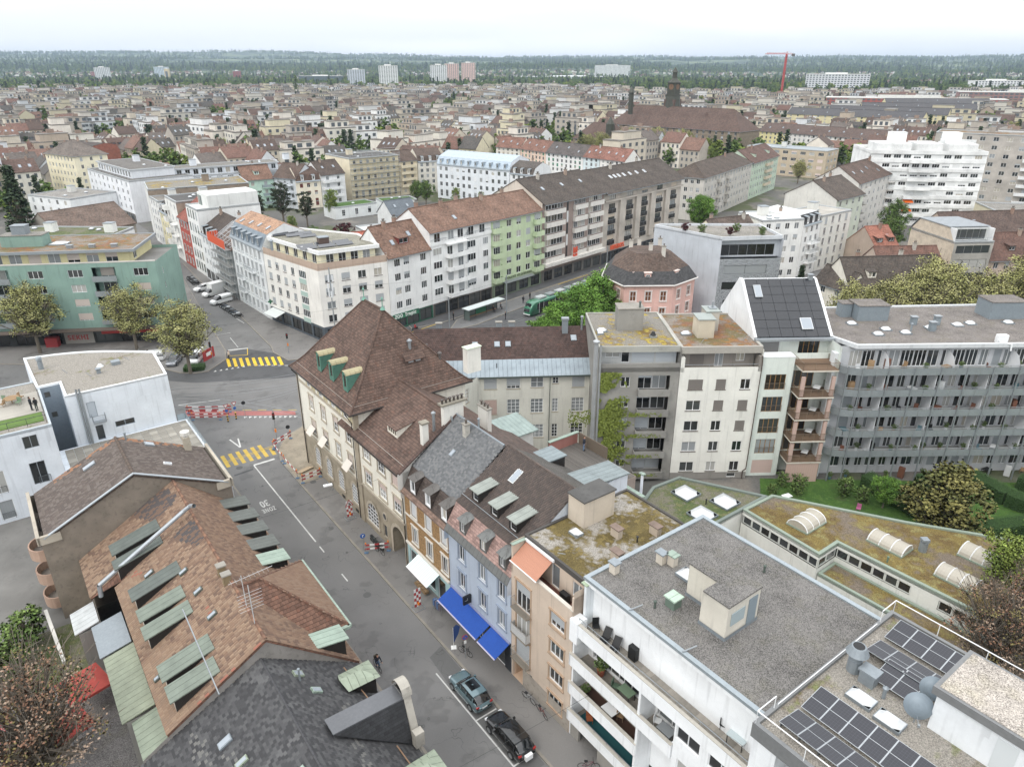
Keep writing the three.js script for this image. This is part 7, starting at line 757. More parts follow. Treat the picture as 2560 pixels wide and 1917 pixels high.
{ // right of the tram street
{const pk=wallM('#e0afa2'),o=[27.5,-142],t=thing('pink_house','pink corner house with dark mansard roof and white window surrounds','house',o[0],0,o[1]),F=[[18.9,-142.6],[22.0,-135.6],[31.6,-135.9],[37.2,-141.6],[34,-152],[21,-152]].map(([x,z])=>[x-o[0],z-o[1]]),e=11,sw=[0.18,wallM('#e6dcd6')];for(let i=0;i<6;i++){const a=F[i],b=F[(i+1)%6],l=Math.hypot(b[0]-a[0],b[1]-a[1]);facade(t,a,b,0,e,pk,i<3?grid(spread(i===1?3:2,l,0.3),[1.2,4.4,7.8],1.15,1.9,{nx:2,ny:2,surround:sw,pane:rnd()<0.7?M('rust blind',[0.16,0.065,0.03],{tex:'slats'}):undefined}):[]);}const r1=inset(F,-0.5),r2=inset(F,1.3),r3=inset(F,4.6),g=new Geo(),g2=new Geo(),P=(p,y)=>V(p[0],y,p[1]);for(let i=0;i<6;i++){const j=(i+1)%6;g.quad(P(r1[i],e-0.05),P(r1[j],e-0.05),P(r2[j],e+2.4),P(r2[i],e+2.4));g2.quad(P(r2[i],e+2.4),P(r2[j],e+2.4),P(r3[j],e+5.2),P(r3[i],e+5.2));}g2.prism(r3,e+5.2,e+5.2);g.build('mansard',M('slate mansard',[0.06,0.06,0.062],{tex:'slate'}),t);g2.build('roof',roofM('#5c4b41'),t);const ev=new Geo();for(let i=0;i<6;i++)ev.tube(P(r1[i],e),P(r1[(i+1)%6],e),0.14);ev.build('cornice',wallM('#d9d4cf'),t);for(const[x,z,ry]of[[-3.9,-0.5+4.9,-1.0],[-0.9,5.4,0],[5.0,3.6,0.8],[-5.2,2.6,-1.0]]){const m=new THREE.Group();m.name='dormer';t.add(m);m.position.set(x,e+0.5,z);m.rotation.y=ry;new Geo().box(-0.65,0.65,0,1.7,-1.4,0.2).build('cheek',pk,m);win(m,0,0.25,0.36,0,0.8,1.2,{nx:2});new Geo().slab([V(-0.8,1.85,0.4),V(0.8,1.85,0.4),V(0.8,1.95,-1.5),V(-0.8,1.95,-1.5)],0.12).build('dormer_roof',wallM('#d9c4ba'),m);}for(const[x,z]of[[-3,-4],[0.5,-1],[3.2,-5.5],[2.6,1.6],[-1,-6]])chimney(t,x,e+2.5,e+6.6,z,0.7,0.7,wallM('#cbc5ba'),1);used.push([27,-143,12]);}
{const wm=wallM('#bcc3cb'),t=building('perforated_house','grey-blue modern house with perforated metal facade and planted roof terrace','house',[42.7,-144.6],[55.6,-145.6]),L=t.L,H=18;t.updateMatrixWorld();const q=t.worldToLocal(V(31.3,0,-157.5)),A=[q.x,q.z],pf=M('perforated metal',[0.36,0.38,0.40],{tex:'perfor',bump:0.02,rough:0.5,metal:0.3});facade(t,A,[0,0],0,H,wm);facade(t,[0,0],[L,0],0,14,pf,[[5.6,10.8,9,1.8,{nx:2,f:0.03,frame:dark}],[3,7.5,4,1.6,{nx:1,frame:dark}],[5.6,3.5,8,1.8,{nx:3,frame:dark}]]);facade(t,[0,0],[0.02,-2.2],14,H,wm);facade(t,[0,-1.6],[L,-1.6],14,H,wm,[[6.2,14.3,11.4,2.3,{nx:6,frame:paintM('#8b9094'),curtain:0}]]);facade(t,[L,0],[L,-13],0,H,wm);facade(t,[L,-13],[A[0]+2,A[1]-1],0,H,wm);const poly=[A,[0,-0.0],[L,-0.8],[L,-13],[A[0]+2,A[1]-1]];flatRoof(t,poly,H,gravelM('#8a857c'),wallM('#c6cbd0'),{up:0.5,w:0.3});mark(t,12);used.push([38,-155,10]);}
house('cream_gable_house','cream gabled house with dark tiled roof beside the plane trees',[70.3,-144.2,92,-146.5],{D:11,e:8,r:13,w:'#e8e2d2',rf:'#4f463f',fl:2,c:6,sd:2,sds:wallM('#e8e2d2'),ch:2,g0:2.4});house('cream_gable_annex','small cream gabled wing with dark tiled roof',[66.4,-152.6,70.1,-144.6],{D:6,e:7.4,r:10.5,w:'#e8e2d2',rf:'#4f463f',fl:2,c:2,g0:2.4,ch:0});
{const t=house('stucco_loft_house','beige rough-cast house with glazed concrete front and zinc roof',[103.6,-166.3,113.4,-167.2],{k:'f',D:17,e:12.5,w:wallM('#a7a49c','concrete'),ws:wallM('#c8b9a3','rough'),fl:3,c:1,ww:8.4,wh:1.9,nx:4,fm:metalM('#9a9d98'),top:seamM('#8f979d',0.3,0.45),box:0,dome:0,g0:2.6});new Geo().poly([V(0,12.5,-0.5),V(0,15.5,-3),V(0,15.5,-14),V(0,12.5,-17)]).poly([V(9.84,12.5,-0.5),V(9.84,15.5,-3),V(9.84,15.5,-14),V(9.84,12.5,-17)]).build('gable',wallM('#c8b9a3','rough'),t);new Geo().slab([V(-0.2,15.7,-2.6),V(10,15.7,-2.6),V(10,15.7,-14.4),V(-0.2,15.7,-14.4)],0.2).slab([V(-0.2,12.7,-17.3),V(10,12.7,-17.3),V(10,15.7,-14.4),V(-0.2,15.7,-14.4)],0.2).build('attic_roof',seamM('#8f979d',0.3,0.45),t);new Geo().box(0.1,0.4,12.5,15.5,-3,-0.6).box(9.4,9.74,12.5,15.5,-3,-0.6).build('fin_wall',wallM('#d9dbdb'),t);facade(t,[0.3,-2.2],[9.6,-2.2],12.5,15.5,wallM('#c9cccb'),[[4.6,12.7,8,2.4,{nx:5,frame:metalM('#9a9d98'),curtain:0.2}]]);railing(t,[[0.3,-0.2],[9.6,-0.2]],12.6,0.9,steel,{});}
for(const[p,e,rf,lab]of[[[114,-168,140,-171],8,'#64483d','brown-roofed house with dark dormers beside the glazed loft house'],[[84,-158,99,-159],7,'#6e4d40','low house with mossy red-brown roof behind the cream gable'],[[116,-190,150,-194],9,'#5b4a42','dark tiled house below the grey tower block'],[[96,-186,103,-188],6,'#9a5f4a','little red-roofed house between the garden trees']])house('tiled_cottage',lab,p,{D:12,e,r:e+5,w:'#b9a594',rf,fl:2,g0:2.4,sd:2,sky:2,sds:wallM('#5a463c')});
house('white_dormer_house','white house with slate mansard corner and iron balconies',[73.5,-180.6,80.5,-187.2],{k:'m',D:14,e:13.4,r:15.6,w:'#e4e5e3',rm:wallM('#cfd2d2','concrete'),mm:M('slate mansard',[0,0,0]),fl:4,c:3,dm:3,cl:3,bal:[[3,8,[0,1,2],1.3,{bars:0.15}]],ch:1});house('white_flat_house','white flat-roofed house with pergola terrace',[62,-178,73.3,-180.5],{k:'f',D:12,e:15.2,w:'#e1e2df',fl:4,c:4,top:wallM('#d3d4d1','concrete'),dome:3});house('brown_roof_house','low house with brown tiled roof behind the planted terrace',[50,-170,62,-176],{D:12,e:11,r:16,w:'#e2d9b8',rf:'#5d4f46',fl:3,ch:2});
house('old_corner_house','pale old house with tall sash windows and roof pergola',[80.7,-187.5,92,-196],{k:'f',D:10,e:14.6,w:'#dad9d2',fl:4,c:4,ww:1.1,wh:1.9,sill:wallM('#9a8f80'),top:wallM('#a9a49a','concrete')});
house('grey_gable_house','plastered house with big grey gable and dark roof',[93.7,-209.8,107,-222],{D:16,e:15,r:19.5,w:'#c9d0bf',ws:wallM('#d3d1c9'),rf:'#554a42',fl:4,c:4,ch:2,cr:0});house('balcony_gable_house','grey house with curved corner balconies and dark roof',[107.8,-228,135.6,-258.8],{D:14,e:17,r:21.5,w:'#cfccc6',rf:'#5d4a40',fl:5,c:9,sky:6,bal:[[2,7,[0,1,2,3,4],1.5,{solid:1}],[30,40,[0,1,2,3,4],1.6,{}]]});
{const wc=wallM('#e4e6e5','concrete',0.005),t=building('white_tower_block','white concrete apartment tower with banded balconies and orange awnings','apartment tower',[121,-252.5],[157.5,-247]),L=t.L,D=20;for(let j=0;j<8;j++){const y=j*2.95;facade(t,[0,0],[L,0],y,y+2.95,wc,grid(spread(11,L,1),[y+1.35],2.3,1.2,(i)=>({nx:3,bm:slatM('#dfe2e2'),blind:rnd()<0.5?pick([0.6,1]):0,curtain:0.1})));const m=balcony(t,13,21,y+0.1,0,1.6,wc,steel,{solid:1,h:0.9});new Geo().box(0.3,12.6,y,y+1.1,0.02,0.25).build('spandrel',wc,t);new Geo().box(21.5,L,y,y+1.1,0.02,0.25).build('spandrel',wc,t);if(j===1||j===2)new Geo().slab([V(13.4,y+1.8,1.9),V(16.5,y+1.8,1.9),V(16.5,y+2.6,0.1),V(13.4,y+2.6,0.1)],0.04).build('awning',M('vivid orange cloth',[0.70,0.14,0.01],{rough:0.8}),t);}const H=23.6;facade(t,[L,0],[L,-D],0,H,wc,grid(spread(3,D,2),[4,7,10,13,16,19],1,1,{}));facade(t,[0,-D],[0,0],0,H,wc);facade(t,[L,-D],[0,-D],0,H,wc);flatRoof(t,rect(0,L,-D,0.3),H,gravelM('#9d9a94'),wc,{up:0.9,w:0.3});for(const[x0,x1,h]of[[3,14,2.8],[16,24,2.8],[26,35,2.8]]){facade(t,[x0,-3.5],[x1,-3.5],H,H+h,wc,grid(spread(3,x1-x0,0.5),[H+0.8],1.8,1.3,{nx:2}));new Geo().box(x0,x1,H,H+h,-14,-3.52).build('roof_storey',wc,t);}cabin(t,'lift_house',8,13,H+2.8,H+6,-11,-7,wc,wc);cabin(t,'lift_house',26,31,H+2.8,H+6,-12,-8,wc,wc);mark(t,D);}
house('grey_tower_block','grey concrete tower block with white balcony bands behind the white tower',[164,-292,208,-262],{k:'f',D:16,e:27,w:wallM('#b3aca3','concrete',0.004),fl:8,c:12,ww:1.8,top:flatM('sedum'),box:2,dome:0,pw:'#a49d94',g0:3,bal:[[2,14,[0,1,2,3,4,5,6,7],1.4,{solid:1,m:wallM('#dfe1e1')}],[30,42,[0,1,2,3,4,5,6,7],1.4,{solid:1,m:wallM('#dfe1e1')}]]});house('low_office','low office with flat gravel roof below the grey tower',[150,-222,190,-214],{k:'f',D:20,e:9,w:'#d8cfae',fl:2,c:9,top:gravelM('#86827b'),g0:2.6});
house('grey_balcony_flats','grey apartment house with small balconies beside the bright tree',[66.6,-255,97,-300],{D:13,k:'h',e:15,r:19,w:'#c4c0b8',rf:'#54483f',fl:4,c:16,cl:5,ch:2,bal:[[14,18,[0,1,2,3],1.2,{solid:1}],[24,28,[0,1,2,3],1.2,{solid:1}]]});house('mint_beige_flats','mint and beige flats with rust shutters and brown roof',[97.2,-300.5,118,-330],{D:13,e:14.5,r:19,w:'#b9cdb6',rf:'#63493f',fl:4,c:12,sky:2,sd:2,bal:[[18,26,[0,1,2,3],1,{solid:1,m:wallM('#cfc0a5')}]]});
house('flat_school_wing','beige school wing with flat grey roof and white awnings',[121,-386,151.5,-359],{k:'f',D:16,e:13,w:'#bfae93',fl:3,c:9,ww:2.6,nx:4,bl:0.4,bm:paintM('#d9c4bd'),top:metalM('#8f9aa0',0.2,0.5),cr:3});
}
{ // behind the courtyard
house('mint_house','mint green house with stacked balconies and brown roof',[-101.2,-277.8,-92,-284],{D:14,e:11,r:15.5,w:'#bfe0cf',ws:wallM('#8d8378','rough'),rf:'#7a5a48',fl:3,g0:1.6,c:2,sd:1,bal:[[6.5,10.5,[0,1,2],1.4,{panel:metalM('#9fb1b8')}]]});house('grey_terrace_house','grey house with glazed roof terraces',[-91.9,-284,-82,-279],{D:12,e:11.5,r:16,w:'#c6ccd2',rf:'#5b4a40',fl:3,c:3,bal:[[4,9.5,[0,1,2],1.6,{}]]});house('red_shutter_house','cream house with dark red shutters and two small dormers',[-81.9,-278.6,-73.8,-283.4],{k:'m',D:12,e:10.2,r:15,w:'#e6dcc6',rf:'#5a463c',fl:3,c:3,g0:1.6,dm:2,bm:slatM('#6b2a22'),bl:0.7});house('white_gallery_house','white house with glazed balcony galleries',[-73.7,-284,-66.2,-292],{D:12,e:12,r:16.5,w:'#e3e5e6',rf:'#54473f',fl:3,c:2,sky:2,bal:[[0.5,9,[0,1,2],1.6,{solid:1}]]});
const sc=house('cream_scaffold_block','cream flat-roofed block fully covered by scaffolding',[-65,-297,-47.5,-311],{k:'f',D:22,e:16.6,w:'#e0d2ac',ws:wallM('#d9cdb0'),fl:5,c:7,g0:1.6,top:M('bitumen felt',[0,0,0]),pw:'#d9cdb0'}),sg=new Geo(),s=thing('scaffold','tall steel scaffold over the whole front of the cream block','scaffold',sc.position.x,0,sc.position.z,sc.rotation.y),L=sc.L;for(let i=0;i<=9;i++)for(const z of[0.3,1.3])sg.tube(V(i*L/9,0,z),V(i*L/9,18.4,z),0.05,4);for(let y=2;y<19;y+=2.1){sg.tube(V(0,y+1,1.3),V(L,y+1,1.3),0.04,4);new Geo().box(0,L,y-0.1,y,0.3,1.3).build('platform',metalM('#a7a8a4',0.2,0.6),s);}for(let k=0;k<4;k++)sg.tube(V(13+k,2+k*4,1.4),V(17-k,6+k*4,1.4),0.05,4);sg.build('tube_frame',metalM('#b4b9bc',0.4,0.4),s);
house('cream_balcony_house','cream house with long balconies next to the scaffold',[-47.3,-311.2,-40.5,-317],{D:12,e:14,r:17.5,w:'#d9cbab',rf:'#5a4a40',fl:4,c:2,bal:[[0.3,8,[0,1,2,3],1.4,{solid:1}]]});house('dark_mansard_house','pale house with dark mansard and dormers beyond the scaffold',[-40.3,-317,-30,-322],{k:'m',D:12,e:13,r:18,w:'#dcd7cb',rf:'#5b4c43',fl:4,c:4,dm:3});
const bw=seamM('#a9bac8',0.25,0.4),t=house('zinc_mansard_flats','white flats with blue-grey zinc mansard and big box dormers',[-31,-306,-1,-285],{k:'m',D:15,e:13.6,r:18.6,w:'#dde3ea',rm:bw,mm:bw,df:bw,fl:4,c:12,ww:1.3,wh:1.6,dm:10,mh:3,md:1.6,ch:0,g0:1.4,bl:0.35,bm:slatM('#e2e6ea')});
house('white_mansard_house','white house with dark roof at the end of the zinc-roofed flats',[-0.8,-284.8,8,-278],{k:'m',D:12,e:12.6,r:17,w:'#dfe2e4',rf:'#57504a',fl:4,c:4,dm:3});const rl=['#7d5747','#7d5747','#5a5350','#7f5546','#86594a'],rw=['#e4dfd4','#e8c9b4','#e6e6e4','#d3e2e6','#e9e7e2'],lab=['cream','salmon','white and red','pale blue','white'];[[-8.4,-394,4.1,-384.4],[4.3,-384,16.6,-366.6],[16.7,-366.2,33.2,-347.6],[33.3,-347.3,40,-340],[40.2,-339.8,50,-329]].forEach((p,i)=>house('row_house',`${lab[i]} row house ${i === 4 ? 'ending the' : 'in the'} terrace with roof windows behind the shop block`,p,{D:11,e:12,r:16.5,w:rw[i],rf:rl[i],fl:4,sky:3,ch:1,bl:0.4,bm:slatM(['#b9aa98','#3f8a6a','#3f8a6a','#a9a9a9','#bbb'][i]),group:'terrace of row houses'}));
for(const[p,h,w]of[[[-78,-196,-54,-190],7.5,'#c3c8cc'],[[-52,-178,-32,-172],9,'#c9cdd0'],[[-63,-258,-50,-269],4.2,'#dde2e2'],[[-48,-270,-36,-276],4.2,'#dde2e2'],[[-44,-214,-30,-222],5,'#d0d0cc'],[[-34,-196,-24,-204],6,'#d5d3ce']])house('courtyard_building',`${h > 8 ? 'tall bare concrete-walled' : h > 7 ? 'long pale concrete-walled' : h < 4.5 ? 'low green-roofed' : h > 5.5 ? 'small flat-roofed' : 'squat flat-roofed'} courtyard building${p[0] < -60 ? ' near the white modern house' : p[0] === -48 ? ' by the zinc-mansard flats' : ' behind the tram street'}`,p,{k:'f',D:9,e:h,w,fl:1,g0:0.8,c:3,top:h<4.5?flatM('lawn',0.03):wallM('#bdbfbd','concrete'),box:0});house('red_tile_shed','low shed with bright orange-red tiled roof in the courtyard',[-42,-186,-28,-196],{D:9,e:6,r:9.5,w:'#cfc9be',rf:'#a9573f',fl:1,g0:1,ch:1});house('solar_shed','slanted dark metal roof with two skylights in the courtyard',[-40,-240,-32,-247],{D:9,e:5,r:9,w:'#d9dcdc',rm:seamM('#5d666e',0.3,0.4),fl:1,g0:1,ch:0,sky:2});
}
// ---------------------------------------------------------------- trees and shrubs
const barkM=M('bark',[0.14,0.12,0.095],{tex:'rough',bump:0.02}),leafM=M('leaves',[1,1,1],{vc:1,rough:1,trans:0.15});
// crown envelope: k round, cone, column; clumps of leaves carried by limbs
function treeGeo(o){
const R=mulberry(o.seed??3),p=[],n=[],c=[],trunk=new Geo(),H=o.h,th=H*(o.th??0.3),cy=(th+H)/2,ry=(H-th)/2,rx=o.rx,tips=[];
trunk.cyl(0,0,th,0,o.tr??0.3,(o.tr??0.3)*0.75,8);if(o.k==='cone')trunk.cyl(0,th,H*0.95,0,(o.tr??0.3)*0.75,0.04,6);else trunk.cyl(0,th,th+ry*0.9,0,(o.tr??0.3)*0.75,0.06,6);
const N=o.clumps,lv=o.leaves,sz=o.size,rc=o.rc??rx*0.28;
for(let i=0;i<N;i++){
const q=(i+0.5)/N,a=i*2.39996+R()*0.6;let x,y,z,f;
if(o.k==='cone'){y=th*0.6+(H-th*0.6)*Math.pow(q,0.9);f=rx*Math.max(0.06,1-(y-th*0.6)/(H-th*0.6))*(0.55+0.45*R());x=Math.cos(a)*f;z=Math.sin(a)*f;y-=f*0.18;}
else{const u=1-2*q,s=Math.sqrt(1-u*u),d=Math.pow(R(),0.4),w=0.78+0.2*Math.sin(a*2+u*3+(o.seed??0))+0.24*Math.sin(a*5+u*7);x=Math.cos(a)*s*rx*d*w;z=Math.sin(a)*s*rx*d*w;y=cy+u*ry*(0.35+0.65*d);}
if(o.limb!==0&&i%(o.limb??2)===0){const b=V(0,th*0.75+(y-th)*0.35,0),t=V(x,y,z),m=b.clone().lerp(t,0.5).add(V(0,-0.12*rx+R()*0.2,0));trunk.tube(b,m,0.05+(o.tr??0.3)*0.2,4).tube(m,t,0.045+(o.tr??0.3)*0.06,4);for(let k=0;k<(o.twig??0);k++){const e=t.clone().add(V((R()-0.5)*rc*2.6,R()*rc*1.6,(R()-0.5)*rc*2.6));trunk.tube(m.clone().lerp(t,0.4+0.6*R()),e,0.018,3);}}
const tone=o.cols[Math.floor(R()*o.cols.length)],br=0.88+0.24*R();
for(let k=0;k<lv;k++){
const g=()=>(R()+R()+R()-1.5)/1.5,cx=x+g()*rc,cz=z+g()*rc,cyy=y+g()*rc*(o.flat??0.75),s=sz*(0.6+0.7*R()),e1=R()*6.28,e2=Math.acos(2*R()-1)*0.8;
const u=V(Math.cos(e1),0.3*(R()-0.5),Math.sin(e1)).multiplyScalar(s),w=V(-Math.sin(e1)*Math.cos(e2),Math.sin(e2),Math.cos(e1)*Math.cos(e2)).multiplyScalar(s*0.62),O=V(cx,cyy,cz),nn=u.clone().cross(w).normalize();if(nn.y<0)nn.negate();
const P=[O.clone().sub(u),O.clone().add(w),O.clone().add(u),O.clone().sub(w)],v=br*(0.85+0.3*R());for(const ix of[0,1,2,0,2,3]){p.push(P[ix].x,P[ix].y,P[ix].z);n.push(nn.x,nn.y,nn.z);c.push(tone[0]*v,tone[1]*v,tone[2]*v);}
}
}
const g=new THREE.BufferGeometry();g.setAttribute('position',new THREE.Float32BufferAttribute(p,3));g.setAttribute('normal',new THREE.Float32BufferAttribute(n,3));g.setAttribute('color',new THREE.Float32BufferAttribute(c,3));return{crown:g,trunk:trunk.geom()};
}
const olive=[[0.46,0.46,0.19],[0.40,0.41,0.16],[0.50,0.49,0.22]],fresh=[[0.19,0.36,0.06],[0.24,0.42,0.08],[0.15,0.30,0.05]],mid=[[0.15,0.24,0.065],[0.20,0.29,0.08],[0.12,0.19,0.05]],darkG=[[0.05,0.085,0.042],[0.07,0.105,0.055]],lime=[[0.25,0.33,0.07],[0.30,0.38,0.085],[0.20,0.28,0.06]],rust=[[0.36,0.20,0.13],[0.42,0.31,0.23],[0.30,0.20,0.13],[0.27,0.23,0.09]],wine=[[0.10,0.025,0.03],[0.13,0.035,0.04]],gold=[[0.27,0.25,0.085],[0.22,0.21,0.07],[0.17,0.18,0.06]];
const TG={
plane:treeGeo({h:12,rx:5.2,th:0.3,tr:0.3,clumps:120,leaves:110,size:0.125,cols:olive,seed:7,twig:4,rc:1.2}),plane2:treeGeo({h:12,rx:5.4,th:0.3,tr:0.32,clumps:115,leaves:110,size:0.125,cols:olive,seed:17,twig:4,rc:1.25}),
chestnut:treeGeo({h:12,rx:5.5,th:0.22,tr:0.35,clumps:130,leaves:190,size:0.15,cols:fresh,seed:27,rc:1.35}),broad:treeGeo({h:10,rx:4,th:0.25,clumps:75,leaves:110,size:0.15,cols:mid,seed:37,rc:1.15}),lime:treeGeo({h:12,rx:3.8,th:0.22,clumps:75,leaves:110,size:0.15,cols:lime,seed:47,rc:1.1}),
fir:treeGeo({k:'cone',h:14,rx:3.4,th:0.12,clumps:120,leaves:45,size:0.2,cols:darkG,seed:57,rc:0.75,flat:0.3}),pine:treeGeo({h:12,rx:4,th:0.3,clumps:55,leaves:90,size:0.18,cols:[[0.05,0.07,0.035],[0.065,0.085,0.045]],seed:67,rc:1.0,flat:0.5}),rust:treeGeo({h:9,rx:4.8,th:0.25,tr:0.24,clumps:130,leaves:60,size:0.085,cols:rust,seed:77,twig:7,limb:1,rc:0.95}),thuja:treeGeo({h:7,rx:3.4,th:0.06,clumps:130,leaves:70,size:0.15,cols:gold,seed:87,rc:0.85}),
shrub:treeGeo({h:2.2,rx:1.3,th:0.05,tr:0.06,clumps:26,leaves:60,size:0.09,cols:mid,seed:97,rc:0.42}),wine:treeGeo({h:2.4,rx:1.5,th:0.2,tr:0.06,clumps:26,leaves:50,size:0.1,cols:wine,seed:107,rc:0.4}),poplar:treeGeo({h:20,rx:2.6,th:0.06,clumps:60,leaves:40,size:0.35,cols:mid,seed:117,rc:1.0}),far:treeGeo({h:10,rx:4,th:0.15,clumps:26,leaves:26,size:0.55,cols:mid,seed:127,rc:1.3,limb:0}),farLime:treeGeo({h:10,rx:4,th:0.15,clumps:26,leaves:26,size:0.55,cols:lime,seed:137,rc:1.3,limb:0}),farDark:treeGeo({k:'cone',h:13,rx:3,th:0.08,clumps:30,leaves:22,size:0.5,cols:darkG,seed:147,rc:0.9,limb:0}),
};
function tree(kind,name,label,x,z,s=1,y=0,group,sy=1){const t=thing(name,label,name.includes('shrub')||name.includes('bush')?'shrub':'tree',x,y,z,rnd()*6.28,group);part('trunk',TG[kind].trunk,barkM,t);part('crown',TG[kind].crown,leafM,t);t.scale.set(s,s*sy,s);return t;}
const abT=(k,n,l,a,b,...r)=>{const[x,z]=AB(a,b);return tree(k,n,l,x,z,...r);};
abT('rust','budding_tree','sparse tree with reddish brown buds over the yard cars',50.5,-6,1.3);abT('rust','budding_tree','bare budding tree beside the workshop roof',13,62.5,1.1);abT('lime','budding_tree','yellow-green budding tree over the last vault lights',16.5,72,0.8);abT('wine','red_maple_shrub','small red-leaved maple below the budding tree',8.5,57.5,1.6);abT('rust','budding_tree','brown twiggy tree at the end of the moss roof',10.5,68.5,1.25);
tree('plane','plane_tree','young plane tree on the kerb island with the evergreen bush',-57.4,-117.6,1.12);tree('plane2','plane_tree','young plane tree behind the parked white van',-72.5,-129.2,1.05);tree('plane','plane_tree','young plane tree before the green flats, leafy to the left',-90,-127.2,1.15);tree('plane2','plane_tree','young plane tree cut by the picture edge before the white house',-92,-112,0.8);
for(const[x,z,s]of[[8.8,-126.8,0.86],[13.5,-131.5,0.98],[17.5,-138.5,1.0],[21.5,-146.5,1.0],[14.5,-124,0.8],[6,-123,0.7]])tree('chestnut','chestnut_tree','bright green chestnut tree on the tram square',x,z,s,0,'chestnut trees on the tram square');
for(const[x,z,s]of[[64,-128,0.95],[72,-129,1.0],[80,-131,1.15],[89,-129,1.1],[98,-131,1.2],[107,-131,1.25],[84,-137,1.1],[116,-138,1.25],[104,-138,1.1]])tree(x%2?'plane':'plane2','plane_tree','yellow-green plane tree in the row behind the balcony block',x,z,s*1.2,0,'plane trees behind the balcony block');
tree('thuja','golden_cypress','broad golden-brown cypress in the garden',49,-68.5,1.4);tree('chestnut','garden_tree','small light green maple at the lawn edge',61,-66,0.5);tree('broad','garden_tree','green bushy tree in the corner of the garden',70,-76,0.6);tree('chestnut','garden_tree','low light green shrub tree by the hedges',46,-75,0.36);
for(const[x,z,s]of[[35.2,-80,0.9],[36.6,-78.2,1.2],[42.4,-77.8,1.2],[44,-76.3,1.0],[33.2,-78,0.7]])tree('shrub','garden_shrub','green shrub beside the balcony garden',x,z,s,0,'garden shrubs');
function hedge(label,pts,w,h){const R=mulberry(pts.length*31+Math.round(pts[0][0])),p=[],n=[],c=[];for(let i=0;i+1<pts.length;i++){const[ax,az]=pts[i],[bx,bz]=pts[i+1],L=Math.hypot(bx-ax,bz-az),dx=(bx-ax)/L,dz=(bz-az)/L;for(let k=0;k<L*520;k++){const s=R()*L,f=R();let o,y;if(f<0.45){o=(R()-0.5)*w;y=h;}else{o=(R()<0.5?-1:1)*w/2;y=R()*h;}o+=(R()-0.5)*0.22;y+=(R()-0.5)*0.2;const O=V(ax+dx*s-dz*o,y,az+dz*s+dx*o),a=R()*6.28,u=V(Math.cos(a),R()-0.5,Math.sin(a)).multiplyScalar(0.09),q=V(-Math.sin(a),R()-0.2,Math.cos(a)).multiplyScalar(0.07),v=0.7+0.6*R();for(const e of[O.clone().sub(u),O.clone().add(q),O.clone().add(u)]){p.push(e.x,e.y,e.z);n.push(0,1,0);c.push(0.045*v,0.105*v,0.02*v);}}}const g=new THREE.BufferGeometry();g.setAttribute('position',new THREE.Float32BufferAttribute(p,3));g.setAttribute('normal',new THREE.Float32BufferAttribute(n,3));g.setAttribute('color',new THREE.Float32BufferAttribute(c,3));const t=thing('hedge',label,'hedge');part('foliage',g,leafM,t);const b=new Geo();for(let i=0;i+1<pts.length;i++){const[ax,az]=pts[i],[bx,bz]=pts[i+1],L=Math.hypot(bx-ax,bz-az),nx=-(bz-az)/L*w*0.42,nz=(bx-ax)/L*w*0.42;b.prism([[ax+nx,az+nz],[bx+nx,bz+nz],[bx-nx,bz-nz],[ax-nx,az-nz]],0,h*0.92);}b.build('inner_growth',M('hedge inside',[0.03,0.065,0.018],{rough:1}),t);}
hedge('clipped rounded hedge beside the terrace steps',[[46.2,-80.5],[48.4,-76.5],[49.4,-73]],2.2,1.7);hedge('short clipped hedge between two garden terraces',[[53.5,-80.6],[54.5,-77.5]],2.2,1.7);hedge('long clipped hedge along the lawn',[[60,-81],[62,-76],[66,-71],[52,-68.5]],2.2,1.8);hedge('clipped hedge along the workshop roof',[[41,-71.5],[45.5,-69.5]],1.6,1.6);hedge('tall clipped hedge at the picture edge',[[66,-80],[72,-72]],2.2,1.8);hedge('low evergreen bush on the kerb island',[[-59,-118.8],[-55.6,-119.6]],2.2,0.9);abT('shrub','garden_bush','dark green bush beside the ramp wall',66,-7,2.0);abT('shrub','garden_bush','dark green bush under the round balconies',69,-5.5,1.8);abT('shrub','garden_bush','broad dark bush at the picture edge by the ramp',64.5,-10,2.2);
for(const[k,x,z,s,l]of[['pine',-78,-246,1.25,'tall blue-green pine in the courtyard'],['pine',-86,-244,1.05,'shorter pine beside the tall courtyard pine'],['broad',-79,-226,0.8,'fresh green courtyard tree below the pines'],['pine',-70,-246,1.0,'pine to the right of the tall courtyard pine'],['lime',-65,-262,0.85,'drooping pale birch in the courtyard'],['broad',-58,-210,0.75,'green tree between the courtyard walls'],['lime',-70,-228,0.6,'small light green tree in the courtyard'],['broad',-38,-292,0.9,'dark green tree by the scaffolded block'],['broad',-34,-288,0.95,'ivy-dark tree beside the zinc-mansard flats'],['lime',-22,-286,0.6,'small budding tree before the zinc-mansard flats'],['lime',-12,-280,0.55,'thin budding tree before the white flats'],['fir',-131,-192,1.9,'tall dark spruce at the left edge'],['fir',63.4,-153,0.75,'dark spruce behind the perforated house'],['broad',108,-203,1.15,'broad olive-green tree before the white tower'],['broad',99,-198,0.9,'rounded green tree in the garden gap'],['broad',121,-228,1.2,'dark tree at the foot of the white tower'],['chestnut',92,-172,0.6,'bright green small tree by the red-roofed cottage'],['chestnut',62,-236,1.0,'bright green tree between shop block and grey flats'],['chestnut',181,-240,0.7,'round green tree on the low office roof edge'],['plane',134,-345,0.9,'pale birch beside the school wing']])tree(k,k==='fir'?'spruce_tree':k==='pine'?'pine_tree':'courtyard_tree',l,x,z,s);
